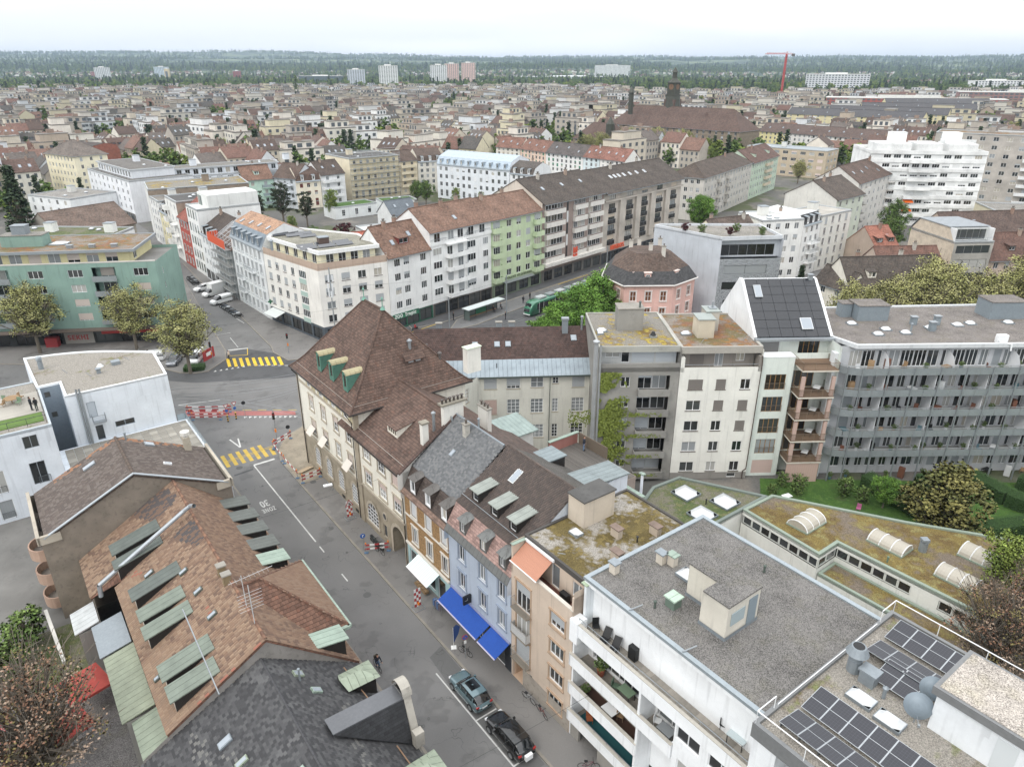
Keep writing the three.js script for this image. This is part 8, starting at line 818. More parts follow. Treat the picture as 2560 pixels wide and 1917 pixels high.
tree('wine','purple_shrub','purple-leaved plum in the courtyard',-52,-222,2.6);for(const[x,z,k,l]of[[36.6,-151.6,'wine','red maple hanging over the roof terrace wall'],[45,-147.4,'wine','red maple on the roof terrace corner'],[40,-151,'shrub','pale shrub on the planted roof terrace'],[52,-148.5,'shrub','round yellow-green shrub on the planted roof terrace'],[47.6,-152,'shrub','dark small shrub on the planted roof terrace']])tree(k,'terrace_shrub',l,x,z,0.85,18);for(const[x,z,s]of[[52,-436,1.3],[62,-428,1.4],[74,-424,1.3],[86,-412,1.35],[96,-408,1.3],[105,-402,1.3],[84,-440,1.5],[68,-444,1.5],[44,-440,1.2],[97,-424,1.5]])tree(z<-423?'plane2':'lime','school_tree',z<-423?'tall olive budding tree before the school':'fresh green lime tree before the school',x,z,s,0,z<-423?'olive trees before the school':'lime trees before the school');
// ---------------------------------------------------------------- landmarks and the city beyond
{ // school with clock tower
const st=wallM('#8b7d6a','rough'),rf=roofM('#5f4b42','tilesfar'),t=house('old_school','large brown-roofed school with clock tower',[66,-512,134,-444],{D:24,k:'h',e:15.5,r:27,w:st,rm:rf,fl:4,c:22,ww:1.5,wh:2.2,run:12,ch:0,g0:3.5});
const[x,z]=[104,-497],c=thing('clock_tower','dark green clock tower with lantern on the school roof','tower',x,0,z,0.78),dk=M('dark copper',[0.055,0.058,0.045],{rough:0.6,tex:'rough'});new Geo().box(-4,4,20,31,-4,4).build('shaft',rf,c);new Geo().cyl(0,26,33,0,5.5,4.6,8).build('drum',dk,c);new Geo().box(-3.6,3.6,33,34,-3.6,3.6).box(-2.9,2.9,34,41,-2.9,2.9).build('clock_stage',dk,c);for(const r of[0,Math.PI/2,Math.PI,-Math.PI/2]){const f=part('clock_face',new THREE.CylinderGeometry(1.7,1.7,0.1,20).rotateX(Math.PI/2).translate(0,38.5,2.95).rotateY(r),paintM('#7d5a3a'),c);part('hand',new THREE.BoxGeometry(0.15,1.2,0.05).translate(0,39,3.05).rotateY(r),dark,f);}new Geo().cyl(0,41,43.5,0,4.2,1.6,8).cyl(0,43.5,47,0,1.5,1.5,8).cyl(0,47,50,0,2.1,0.1,8).build('lantern',dk,c);
for(const[px,pz,h]of[[77,-497,38],[120,-470,24],[59,-455,22]]){const q=thing('roof_turret',h>30?'small dark lantern turret on the school roof':h>23?'pointed tile-roofed corner turret of the school':'dark ridge turret on the school annex','turret',px,0,pz);new Geo().cyl(0,h-16,h-3,0,h>30?1.6:2.6,h>30?1.6:2.6,8).build('shaft',dk,q);new Geo().cyl(0,h-3,h+1,0,2.4,0.2,8).build('cap',h===24?rf:dk,q);}
house('school_annex','school annex with tall hipped red-brown roof',[38,-470,62,-446],{D:18,k:'h',e:10,r:19,w:st,rm:rf,fl:3,c:8,ch:0});
}
['pale yellow','white','cream','off-white'].forEach((c,i)=>{const x=158+i*12.3,z=-482+i*15.8;house('apartment_row_house',`${c} four-storey row house with brown roof right of the school`,[x,z,x+12.1,z+15.5],{D:12,e:13,r:17.5,w:['#e6dc9a','#e2e0dc','#e6e4de','#dcdad6'][i],rm:roofM('#62514a','tilesfar'),fl:4,c:6,sky:2,group:'row right of the school'});});
[[228,-632,302,-560],[276,-668,350,-612],[330,-722,420,-690],[400,-820,505,-808]].forEach((p,i)=>{const t=house('yellow_slab_block',['longest pale yellow slab block with black solar roof','second pale yellow slab block behind the longest','third pale yellow slab block, stepping back','rearmost pale yellow slab block'][i],p,{D:14,e:15,r:19.5,w:'#d9cd9c',rm:M('roof solar dark',[0.05,0.047,0.05],{tex:'tilesfar',rough:0.4,bump:0.02}),fl:5,c:18,ww:1.4,sky:5,cat:'apartment block',bal:[[18,25,[0,1,2,3,4],1.4,{m:wallM('#e6e8ea'),solid:1}],[50,57,[0,1,2,3,4],1.4,{m:wallM('#e6e8ea'),solid:1}]]});});
function slab(name,label,x,z,w,h,d,col,fl,nc,turn=0,top='#d9d9d6',cat='tower block'){const t=thing(name,label,cat,x,0,z,turn),wm=wallM(col);new Geo().box(-w/2,w/2,0,h,-d,0).build('wall',wm,t);new Geo().box(-w/2-0.3,w/2+0.3,h,h+0.8,-d-0.3,0.3).box(-w*0.2,w*0.15,h,h+3.5,-d*0.7,-d*0.3).build('roof',wallM(top),t);const g=new Geo();for(let j=0;j<fl;j++)for(let i=0;i<nc;i++){const x0=-w/2+w*(i+0.2)/nc,y=h*(j+0.25)/fl;g.box(x0,x0+w*0.6/nc,y,y+h*0.55/fl,0,0.1);}const m=g.build('window_rows',M('far windows',[0.10,0.115,0.13],{rough:0.3}),t);m.userData={kind:'stuff'};used.push([x,z-d/2,w/2+8]);return t;}
[[-413,-2061,44,44,'#c3cad6','grey-blue residential tower, leftmost of the tower group'],[-310,-1950,46,53,'#dfe2e2','white residential tower with dark window grid'],[-206,-2185,46,55,'#dde0e2','white residential tower next to the pink ones'],[-192,-2485,44,60,'#e0b9ae','pink residential tower beside the white tower'],[-145,-2591,46,63,'#e2bdb2','pink residential tower at the end of the group'],[-1512,-2878,52,49,'#dfe3e6','far white tower before the wooded slope'],[-1534,-3417,60,51,'#cfe0ea','far pale blue tower in the suburb'],[-1749,-3300,62,33,'#b4655a','far red block beside the white tower'],[-1103,-3125,30,36,'#a9443c','small far red tower block'],[485,-3770,170,58,'#e2e5e6','far white office tower at the forest edge']].forEach(([x,z,w,h,c,l])=>slab('tower_block',l,x,z,w,h,22,c,Math.round(h/3),Math.round(w/6),x*-0.0003));
slab('office_block','wide dark glass office block beyond the roofs',-613,-2485,135,24,30,'#4d5f66',7,24);slab('hospital_block','long white-grey office block right of the red crane',690,-1647,125,36,30,'#d3d7da',9,20,-0.35);slab('white_housing_block','wide white terraced block at the right edge',1010,-1603,105,24,26,'#e3e5e5',6,16);slab('red_shell_building','long red steel building under construction',470,-900,190,16,30,'#a8564c',5,34,-0.42,'#c9c9c4','building');slab('red_shell_building','grey-red far end of the long construction block',700,-1010,200,19,30,'#95706c',5,34,-0.42,'#c9c9c4','building');slab('industrial_hall','white flat halls at the foot of the far wood',250,-3300,420,14,60,'#dfe2e2',2,30,0,'#e6e8e8','hall');slab('concrete_church_tower','slender beige far church tower',-1330,-3000,16,44,14,'#cbb98f',1,1);
{const t=thing('tower_crane','red tower crane with level jib above the roofs','crane',435,0,-1246,0.15),rd=paintM('#c23a32'),g=new Geo();for(const[a,b]of[[-1,-1],[1,-1],[1,1],[-1,1]])g.tube(V(a,0,b),V(a,66,b),0.5,4);for(let y=0;y<66;y+=3){g.tube(V(-1,y,1),V(1,y+3,1),0.3,4).tube(V(1,y,-1),V(1,y+3,1),0.3,4).tube(V(-1,y,-1),V(1,y,-1),0.3,4);}g.build('mast',rd,t);const j=new Geo();for(const z of[-0.7,0.7])j.tube(V(-36,69,z),V(14,69,z),0.42,4);j.tube(V(-34,70.6,0),V(2,70.6,0),0.2,4);for(let x=-34;x<2;x+=2.5)j.tube(V(x,69,0.7),V(x+1.2,70.6,0),0.25,4).tube(V(x+1.2,70.6,0),V(x+2.5,69,-0.7),0.25,4);j.tube(V(0,73,0),V(12,69.5,0),0.1,4).tube(V(0,66,0),V(0,73,0),0.4,4);j.build('jib',paintM('#c0524a'),t);new Geo().box(9,13.5,66,69.6,-1.4,1.4).build('counterweight',wallM('#6a6a68'),t);new Geo().box(-2.4,0.4,66,68.5,1,2.6).build('cab',rd,t);}
// filler houses: prototypes copied into blocks
const free=(x,z,r)=>used.every(([a,b,q])=>(a-x)**2+(b-z)**2>(q+r)**2);
const wallCols=['#ded9cc','#cfc4b0','#e6e7e6','#b9a894','#d9cfae','#d3d8dc','#b5aca0','#e2dacd'],roofCols=['#735347','#634d44','#57473f','#7b5c4e','#645b55','#54504c'],wallN=['cream','beige','white','brown','yellowish','pale grey','grey','ivory'],roofN=['red-brown','brown','dark brown','orange-brown','grey-brown','dark grey'];
const protoG=[];for(const[fl,r,k]of[[3,4.5,0],[4,4,0],[3,5,1],[4,3.6,2]]){const e=1+fl*3,W=12,D=11,w=new Geo(),rg=new Geo(),wn=new Geo(),ch=new Geo(),sk=new Geo();w.box(0,W,0,e,-D,0);if(k<2){w.tri(V(0,e,0),V(0,e,-D),V(0,e+r,-D/2)).tri(V(W,e,0),V(W,e,-D),V(W,e+r,-D/2));rg.slab([V(-0.1,e-0.1,0.5),V(W+0.1,e-0.1,0.5),V(W+0.1,e+r+0.2,-D/2),V(-0.1,e+r+0.2,-D/2)],0.2).slab([V(W+0.1,e-0.1,-D-0.5),V(-0.1,e-0.1,-D-0.5),V(-0.1,e+r+0.2,-D/2),V(W+0.1,e+r+0.2,-D/2)],0.2);const s=r/(D/2);for(const x of[2.6,6,9.4]){if(k){rg.box(x-1,x+1,e+1,e+2.9,-4.5,-1.5);wn.box(x-0.7,x+0.7,e+1.3,e+2.6,-1.5,-1.45);}else sk.slab([V(x-0.5,e+0.35+s*1.6,-1.6),V(x+0.5,e+0.35+s*1.6,-1.6),V(x+0.5,e+0.35+s*2.8,-2.8),V(x-0.5,e+0.35+s*2.8,-2.8)],0.1);}ch.box(3,3.9,e+r-1,e+r+1.2,-D/2-0.8,-D/2-0.1).box(9,9.7,e+r-1,e+r+1.1,-D/2+0.2,-D/2+0.9);}else{rg.box(-0.1,W+0.1,e,e+0.4,-D,0.1);w.box(2,W-2,e+0.4,e+3.2,-D+1,-2.5);rg.box(1.8,W-1.8,e+3.2,e+3.45,-D+0.8,-2.2);for(const x of[3.5,6,8.5])wn.box(x-0.7,x+0.7,e+0.8,e+2.6,-2.5,-2.45);ch.box(5,7,e+3.4,e+5,-6,-4.5);}for(let j=0;j<fl;j++)for(const x of[1.7,4.5,7.4,10.2]){wn.box(x-0.55,x+0.55,1.5+j*3,3.0+j*3,0,0.05).box(x-0.55,x+0.55,1.5+j*3,3.0+j*3,-D-0.05,-D);}protoG.push({wall:w.geom(),roof:rg.geom(),windows:wn.geom(),chimney:ch.geom(),sky:sk.geom(),k,e});}
const fw=M('far windows',[0,0,0]),farWall=M('far wall',[0.62,0.6,0.56],{tex:'plaster'}),farChim=wallM('#9a8272','rough'),spots=[];
const R5=mulberry(99);function block(cx,cz,ang,bw,bd){const c=Math.cos(ang),s=Math.sin(ang),put=(u,v,rot)=>{const x=cx+c*u+s*v,z=cz-s*u+c*v;spots.push([x,z,ang+rot]);};for(let u=-bw/2;u<bw/2-6;u+=12){put(u,bd/2,0);put(u+12,-bd/2,Math.PI);}for(let v=-bd/2+12;v<bd/2-18;v+=12){put(bw/2,v+12,Math.PI/2);put(-bw/2,v,-Math.PI/2);}if(R5()<0.4)put(-6,6,0);}
for(let z=-300;z>-1750;z-=86)for(let x=-1000;x<1050;x+=104){const jx=x+(R5()-0.5)*26+(z%172?40:0),jz=z+(R5()-0.5)*22,ang=(x<-120?0.72:x<160?-0.72:-0.6)+(R5()-0.5)*0.25,d=Math.hypot(jx,jz);if(Math.abs(jx/jz)>0.80||d<300||(x>200&&z<-1350))continue;block(jx,jz,ang,78,60);}
const ok=spots.filter(([x,z,a])=>{const c=Math.cos(a),s=Math.sin(a),mx=x+c*6-s*5.5,mz=z-s*6-c*5.5;if(mz>-330&&mx>-150)return false;if(mz>-395&&mx>-20&&mx<175)return false;if(Math.hypot(mx,mz)<285)return false;if(Math.abs(mx/mz)>0.8)return false;if(R5()<0.06)return false;return free(mx,mz,8);}).map((q)=>[...q,Math.hypot(q[0],q[1])]).sort((p,q)=>p[3]-q[3]);
const near=ok.slice(0,300),rest=ok.slice(300);const inst=protoG.map(()=>[]);
near.forEach(([x,z,a])=>{const pi=Math.min(3,Math.floor(R5()*4.4)),g=protoG[pi],wi=Math.floor(R5()*8),ri=Math.floor(R5()*6),t=thing('city_house',pi===3?`${wallN[wi]} flat-roofed house with attic storey in the distant blocks`:`${wallN[wi]} house with ${roofN[ri]} ${pi === 2 ? 'dormered' : 'tiled'} roof${pi === 1 ? ', one storey taller,' : ''} in the distant blocks`,'house',x,-0.3-R5()*2.6,z,a,'houses of the distant blocks');t.scale.set(pi===3?1+R5():1,(pi===3?1.05:0.9)+0.25*R5(),1);part('wall',g.wall,wallM(wallCols[wi]),t);part('roof',g.roof,pi===3?gravelM('#7d7871'):roofM(roofCols[ri],'tilesfar',0.04),t);part('chimney',g.chimney,farChim,t);const m=part('window_rows',g.windows,fw,t);m.userData={kind:'stuff'};if(g.k===0){const q=part('roof_windows',g.sky,skyPane,t);q.userData={kind:'stuff'};}});
{const col=new THREE.Color(),grp=thing('far_city','mass of tiled roofs and houses of the far city','houses');grp.userData={kind:'stuff'};for(let pi=0;pi<4;pi++){const L=rest.filter((_,i)=>(i*7)%10<[3,5,7,10][pi]&&(i*7)%10>=[0,3,5,7][pi]);if(!L.length)continue;const mk=(g,m,name,cols)=>{const im=new THREE.InstancedMesh(g,m,L.length);im.name=name;im.castShadow=im.receiveShadow=true;im.userData={kind:'stuff'};L.forEach(([x,z,a],i)=>{im.setMatrixAt(i,new THREE.Matrix4().makeRotationY(a).scale(V(pi===3?1+hash2(i,2,4)*1.4:1,pi===3?1.2:1,1)).setPosition(x,-hash2(i,pi,4)*3,z));if(cols)im.setColorAt(i,col.setRGB(...hexLin(cols[Math.floor(hash2(i,pi,9)*cols.length)])).multiplyScalar(1.3));});grp.add(im);};mk(protoG[pi].wall,M('far wall tint',[0.62,0.62,0.62]),'walls',wallCols);mk(protoG[pi].roof,M('far roof tint',[0.62,0.62,0.62],{tex:'tilesfar',bump:0}),'roofs',pi===3?['#8a857e','#77736c']:roofCols);mk(protoG[pi].windows,fw,'windows');}}
// trees among the far houses, then woods and hills
const clumps=[[],[],[]];let nt=0;const tl=['round green','yellow-green','dark conical'];
for(let i=0;i<9000;i++){const d=300+1500*Math.pow(R5(),0.8),a=(R5()-0.5)*1.36,x=Math.sin(a)*d,z=-Math.cos(a)*d,k=R5()<0.5?0:R5()<0.55?1:2;if((z>-330&&x>-150)||(z>-400&&x>-20&&x<175)||!free(x,z,4)||d<290)continue;if(!ok.every((q)=>(q[0]-x)**2+(q[1]-z)**2>70)&&R5()<0.6)continue;const s=0.55+0.65*R5();if(d<750&&nt<260){nt++;tree(['far','farLime','farDark'][k],'city_tree',`${tl[k]} tree among the roofs of the distant blocks`,x,z,s,0,'trees among the distant roofs');}else clumps[k].push([x,z,s*1.15]);}
for(const[x,z,s]of[[-395,-1414,1.9],[-560,-1000,1.0],[-250,-1500,1.1],[-235,-1500,0.9],[110,-1300,1.2],[-30,-1380,1.1],[-380,-620,1.1]])tree('poplar','poplar_tree','tall columnar poplar above the far roofs',x,z,s,0,'columnar poplars');for(const[x,z]of[[205,-470],[228,-520],[262,-548],[300,-560],[318,-600],[185,-455]])tree('pine','pine_tree','dark pine before the yellow slab blocks',x,z,1.35,0,'pines before the slab blocks');for(const[x,z,k,s]of[[160,-600,'lime',1.6],[176,-610,'lime',1.5],[330,-520,'lime',1.2],[350,-530,'plane',1.3],[372,-540,'lime',1.2]])tree(k,'park_tree','broad fresh green tree near the slab blocks',x,z,s,0,'park trees near the slab blocks');
for(let i=0;i<26000;i++){const d=1700+5200*Math.pow(R5(),1.25),a=(R5()-0.5)*1.4,x=Math.sin(a)*d,z=-Math.cos(a)*d,dens=fbm(x/3000+5,z/3000+5,7,3,71);if(dens<0.44&&R5()<0.75)continue;if(!free(x,z,3))continue;clumps[R5()<0.6?0:R5()<0.55?1:2].push([x,z,1.0+1.1*R5()]);}
const woods=[];for(let i=0;i<22000;i++){const d=4600+7600*R5(),a=(R5()-0.5)*1.5,x=Math.sin(a)*d,z=-Math.cos(a)*d;if(fbm(x/4000+5,z/4000+5,9,3,171)>0.43)woods.push([x,z,1.5+1.6*R5()]);}
const hillAt=(x,z)=>{const d=Math.hypot(x,z),a=Math.atan2(x,-z);const s=(t)=>{t=Math.max(0,Math.min(1,t));return t*t*(3-2*t);};return s((d-3300)/1800)*(24+36*fbm(a*0.35+2,d/9000,9,3,81))*(a<0.2?1:0.75)+s((d-5600)/2200)*(36+56*fbm(a*0.3+4,d/14000,11,4,91))+s((d-8200)/2500)*(44+92*fbm(a*0.32+7,0.3,10,4,97));};
for(const[i,w]of woods.entries())clumps[i%3?0:2].push(w);
clumps.forEach((L,k)=>{const im=new THREE.InstancedMesh(TG[['far','farLime','farDark'][k]].crown,leafM,L.length);L.forEach(([x,z,s],i)=>im.setMatrixAt(i,new THREE.Matrix4().makeRotationY(i).scale(V(s,s,s)).setPosition(x,hillAt(x,z)-0.5,z)));im.name=['far_woodland','far_woodland_001','far_woodland_002'][k];im.userData={kind:'stuff',label:`${tl[k]} trees of the far suburbs and woods`,category:'trees'};scene.add(im);});
{const im1=[],R=R5;for(let i=0;i<2600;i++){const d=1750+2600*R(),a=(R()-0.5)*1.4;im1.push([Math.sin(a)*d,-Math.cos(a)*d,R()*3.14]);}const L=im1.filter(([x,z])=>free(x,z,6)),grp=thing('far_suburb','mass of small white and brown houses of the far suburbs','houses');grp.userData={kind:'stuff'};const col=new THREE.Color();for(const[g,m,nm,cs]of[[protoG[0].wall,M('far wall tint',0),'walls',['#e6e6e2','#dcd6c8','#eceae4','#c9bca8']],[protoG[0].roof,M('far roof tint',0),'roofs',roofCols]]){const im=new THREE.InstancedMesh(g,m,L.length);L.forEach(([x,z,a],i)=>{im.setMatrixAt(i,new THREE.Matrix4().makeRotationY(a).scale(V(1+hash2(i,1,1),0.8,1)).setPosition(x,hillAt(x,z)-1,z));im.setColorAt(i,col.setRGB(...hexLin(cs[i%cs.length])).multiplyScalar(1.3));});im.name=nm;im.userData={kind:'stuff'};grp.add(im);}}
{const g=new THREE.BufferGeometry(),P=[],U=[],I=[],na=150,nd=46;for(let j=0;j<=nd;j++)for(let i=0;i<=na;i++){const a=-1.0+2.0*i/na,d=3200+10800*Math.pow(j/nd,1.2),x=Math.sin(a)*d,z=-Math.cos(a)*d,n=j?fbm(x/1500+9,z/1500+9,9,3,61)*14-7:0;P.push(x,hillAt(x,z)+n*Math.min(1,j/10)-(j?0:2),z);U.push(x,-z);}for(let j=0;j<nd;j++)for(let i=0;i<na;i++){const q=j*(na+1)+i;I.push(q,q+1,q+na+2,q,q+na+2,q+na+1);}g.setAttribute('position',new THREE.Float32BufferAttribute(P,3));g.setAttribute('uv',new THREE.Float32BufferAttribute(U,2));g.setIndex(I);g.computeVertexNormals();struct(g,'hills',M('wooded hills',[1,1,1],{tex:'forest',raw:1,rough:1}));struct(new Geo().prism([[-2600,-1750],[2600,-1750],[5200,-3700],[-5200,-3700]],-0.03,-0.03),'meadows',M('far meadows',[0.09,0.12,0.045],{tex:'earth',rough:1}));}
// ---------------------------------------------------------------- vehicles
function loft(st,ring){ // st: stations along x; ring(s) -> list of [y, z]; smooth skin with end caps
const P=[],I=[],n=ring(st[0]).length;st.forEach((s)=>ring(s).forEach(([y,z])=>P.push(s[0],y,z)));for(let i=0;i+1<st.length;i++)for(let k=0;k<n;k++){const a=i*n+k,b=i*n+(k+1)%n;I.push(a,a+n,b,b,a+n,b+n);}for(const i of[0,st.length-1])for(let k=1;k+1<n;k++)I.push(i*n,i*n+k,i*n+k+1);const g=new THREE.BufferGeometry();g.setAttribute('position',new THREE.Float32BufferAttribute(P,3));g.setIndex(I);g.computeVertexNormals();return g;
}
const lowRing=([,w,y0,y1])=>{const h=y1-y0;return[[y0,-w*0.86],[y0+h*0.2,-w],[y0+h*0.72,-w*0.985],[y1-0.03,-w*0.9],[y1,-w*0.7],[y1+0.015,0],[y1,w*0.7],[y1-0.03,w*0.9],[y0+h*0.72,w*0.985],[y0+h*0.2,w],[y0,w*0.86]];};
const topRing=([,w,y0,y1,wt])=>[[y0,-w],[y0+(y1-y0)*0.85,-wt*1.04],[y1,-wt*0.85],[y1+0.02,0],[y1,wt*0.85],[y0+(y1-y0)*0.85,wt*1.04],[y0,w]];
const carGlass=M('car glass',[0.010,0.012,0.014],{rough:0.04,coat:1}),tyreM=M('tyre',[0.015,0.015,0.015],{rough:0.85}),rimM=metalM('#8d9093',0.8,0.3),redLamp=M('tail lamp',[0.35,0.01,0.01],{rough:0.2,coat:1});
const CARS={suv:{L:4.55,low:[[0,0.62,0.35,0.62],[0.12,0.80,0.22,0.82],[0.5,0.91,0.2,0.95],[1.35,0.93,0.2,1.04],[2.4,0.93,0.2,1.07],[3.7,0.93,0.2,1.09],[4.25,0.90,0.22,1.08],[4.48,0.84,0.3,0.98],[4.55,0.7,0.42,0.7]],top:[[1.25,0.80,1.0,1.04,0.74],[1.95,0.84,1.0,1.53,0.64],[2.7,0.85,1.0,1.61,0.66],[3.7,0.84,1.0,1.56,0.64],[4.3,0.78,1.0,1.12,0.62],[4.42,0.72,1.0,1.03,0.6]],roof:[1.95,3.85],wh:[0.82,3.62],r:0.36},van:{L:4.9,low:[[0,0.7,0.35,0.7],[0.1,0.86,0.24,0.95],[0.8,0.95,0.2,1.16],[1.5,0.97,0.2,1.25],[4.75,0.97,0.22,1.25],[4.9,0.93,0.35,1.2]],top:[[0.75,0.86,1.1,1.18,0.8],[1.35,0.92,1.1,1.78,0.78],[2.0,0.93,1.1,1.95,0.8],[4.75,0.93,1.1,1.95,0.8],[4.88,0.9,1.1,1.7,0.8]],roof:[1.6,4.8],wh:[0.95,3.95],r:0.34,panel:2.15}};
function car(name,label,kind,x,z,turn,col,o={}){ // front towards -x of the model
const K=CARS[kind],t=thing(name,label,'car',x,o.y??0.01,z,turn),pm=M('car paint '+col,hexLin(col),{rough:0.25,coat:1,metal:o.metal??0}),c=-K.L/2,sh=(g)=>g.translate(c,0,0);
part('body',sh(loft(K.low,lowRing)),pm,t);part('windows',sh(loft(K.top,topRing)),carGlass,t);
const rs=K.top.filter((s)=>s[0]>=K.roof[0]-0.01&&s[0]<=K.roof[1]+0.5);part('roof_panel',sh(loft([[K.roof[0],...K.top.find((s)=>s[0]>=K.roof[0]-0.3).slice(1)],...rs.slice(1,-1),[K.roof[1],...K.top[K.top.length-2].slice(1)]].map((s)=>[s[0],0,K.top[3][3]-0.09,(s[3]>1.4?s[3]:K.top[3][3]-0.04)+0.025,0.72]),([,,y0,y1,w])=>[[y0+0.02,-w*1.03],[y1-0.01,-w*0.9],[y1+0.02,0],[y1-0.01,w*0.9],[y0+0.02,w*1.03]])),pm,t);
if(K.panel)part('cargo_side',sh(loft([[K.panel,0.955,1.1,1.96,0.83],[K.L-0.03,0.955,1.1,1.96,0.83]],topRing)),pm,t);else for(const q of[-1,1]){const g=new Geo();for(const[xa,xb]of[[2.0,2.06],[2.85,2.93],[3.75,3.95]])g.quad(V(xa+c,1.02,q*0.875),V(xb+c,1.02,q*0.875),V(xb+c-0.02,1.5,q*0.70),V(xa+c-0.02,1.5,q*0.70));g.build('pillar',pm,t);}
if(o.glassroof)new Geo().box(2.15+c,3.25+c,1.625,1.65,-0.45,0.45).build('sunroof',carGlass,t);
for(const wx of K.wh)for(const q of[-1,1]){const w=part('wheel',new THREE.CylinderGeometry(K.r,K.r,0.24,18).rotateX(Math.PI/2).translate(wx+c,K.r,q*0.83),tyreM,t);part('rim',new THREE.CylinderGeometry(K.r*0.64,K.r*0.64,0.26,12).rotateX(Math.PI/2).translate(wx+c,K.r,q*0.835),rimM,w);}
for(const q of[-1,1]){new Geo().box(0.06+c,0.3+c,0.66,0.82,q*0.66-0.14,q*0.66+0.14).build('headlight',M('headlamp',[0.7,0.72,0.74],{rough:0.1,coat:1}),t);new Geo().box(K.L-0.16+c,K.L-0.01+c,0.82,0.98,q*0.68-0.14,q*0.68+0.14).build('tail_light',redLamp,t);new Geo().box(1.5+c,1.65+c,1.02,1.16,q*0.99-0.09,q*0.99+0.09).build('mirror',pm,t);}new Geo().box(K.L-0.03+c,K.L+0.01+c,0.62,0.74,-0.25,0.25).build('number_plate',white,t);return t;
}
const alongA=-(90-36.6)*Math.PI/180,carAB=(n,l,k,a,b,col,o,flip=0)=>{const[x,z]=AB(a,b);return car(n,l,k,x,z,alongA+flip,col,o);};
carAB('parked_car','blue-grey crossover with dark glass roof parked at the kerb','suv',39.1,24.5,'#5f7c84',{glassroof:1,metal:0.3});{const t=carAB('parked_car','black estate car with white tow box parked at the kerb','suv',33.4,24.55,'#0d0e10');t.scale.set(1.06,1.05,1.03);new Geo().box(2.3,2.55,0.45,0.9,-0.3,0.35).build('tow_box',white,t);}
car('parked_van','white van with roof rack parked behind the plane tree','van',-67.2,-123.6,0.2,'#e3e5e5').children;car('parked_car','silver-grey car parked between two white vans','suv',-62.3,-122.4,Math.PI/2+0.1,'#777b84',{metal:0.4});car('parked_van','white van parked beside the red hoarding','van',-58.6,-123.2,Math.PI/2+0.1,'#e6e8e8');car('parked_car','white hatchback in the row by the scaffold','suv',-75.6,-169.5,0.93,'#e4e6e7');{const t=car('delivery_truck','white box truck parked beside the scaffold','van',-71.6,-165.2,0.93,'#e8e9e9');new Geo().box(-0.6,3.0,0.9,3.1,-1.05,1.05).build('cargo_box',wallM('#e6e7e6'),t);}car('parked_van','small white van nearest the parked motorbikes','van',-67.4,-159.2,0.93,'#e6e8e8');carAB('parked_van','red van standing in the yard under the budding tree','van',55,-7.5,'#b3161a',{},0.3);carAB('parked_car','red low car behind the red van in the yard','suv',58.6,-8.5,'#a3191c',{},0.5);
// tram
{const t=thing('tram','green low-floor tram entering the stop beside the chestnut trees','tram',3.2,0,-149.4,Math.atan2(0.7396,0.673)),gm=M('tram green',hexLin('#1f7a58'),{rough:0.3,coat:1}),st=[[0,0.6,0.35,1.1],[0.25,1.0,0.3,2.1],[0.9,1.15,0.3,2.9],[1.8,1.2,0.3,3.3],[24,1.2,0.3,3.3]],ring=([,w,y0,y1])=>[[y0,-w],[y1-0.5,-w],[y1-0.1,-w*0.85],[y1,0],[y1-0.1,w*0.85],[y1-0.5,w],[y0,w]];part('body',loft(st,ring),gm,t);new Geo().poly([V(0.02,1.15,-0.7),V(0.02,1.15,0.7),V(0.8,2.9,0.8),V(0.8,2.9,-0.8)].map((v)=>v.add(V(-0.12,0.0,0)))).build('windscreen',carGlass,t);for(const q of[-1,1]){new Geo().box(2.2,23.5,1.3,2.6,q*1.2-0.02,q*1.2+0.02).build('window_band',carGlass,t);for(const x of[2.9,8.5,14,19.5]){const d=new Geo().box(x,x+1.4,0.4,2.7,q*1.21-0.02,q*1.21+0.025).build('door',dark,t);new Geo().box(x-0.07,x,0.4,2.8,q*1.22-0.02,q*1.22+0.02).box(x+1.4,x+1.47,0.4,2.8,q*1.22-0.02,q*1.22+0.02).build('door_frame',white,d);}}for(let k=0;k<6;k++)new Geo().box(3.5+k*3.4,5.8+k*3.4,3.28,3.65,-0.8,0.8).build('roof_unit',metalM(k%2?'#9aa3a6':'#c2c8ca'),t);new Geo().box(-0.1,0.15,0.45,0.6,-0.9,0.9).build('bumper',white,t);}
{const t=thing('tram_shelter','glass tram shelter with white roof and bench','shelter',-9.6,0.12,-146.2,Math.atan2(0.7396,0.673));new Geo().box(-0.5,10.8,2.55,2.7,-1.1,1.0).build('roof',M('shelter roof',[0.60,0.66,0.66],{rough:0.3}),t);for(const x of[0,3.4,6.8,10.2])new Geo().box(x-0.05,x+0.05,0,2.55,-0.95,-0.85).build('post',dark,t);for(const x of[0.1,3.5,6.9])new Geo().box(x,x+3.2,0.3,2.4,-0.92,-0.9).build('glass_panel',x>3&&x<5?paintM('#2f7a5c'):M('shelter glass',[0.10,0.13,0.12],{rough:0.05,coat:1}),t);new Geo().box(0,0.05,0.2,2.4,-0.9,0.7).build('glass_end',M('shelter glass',0),t);new Geo().box(1,9.5,0.42,0.5,-0.75,-0.3).build('bench',M('bench wood',[0.25,0.16,0.09],{tex:'wood'}),t);}
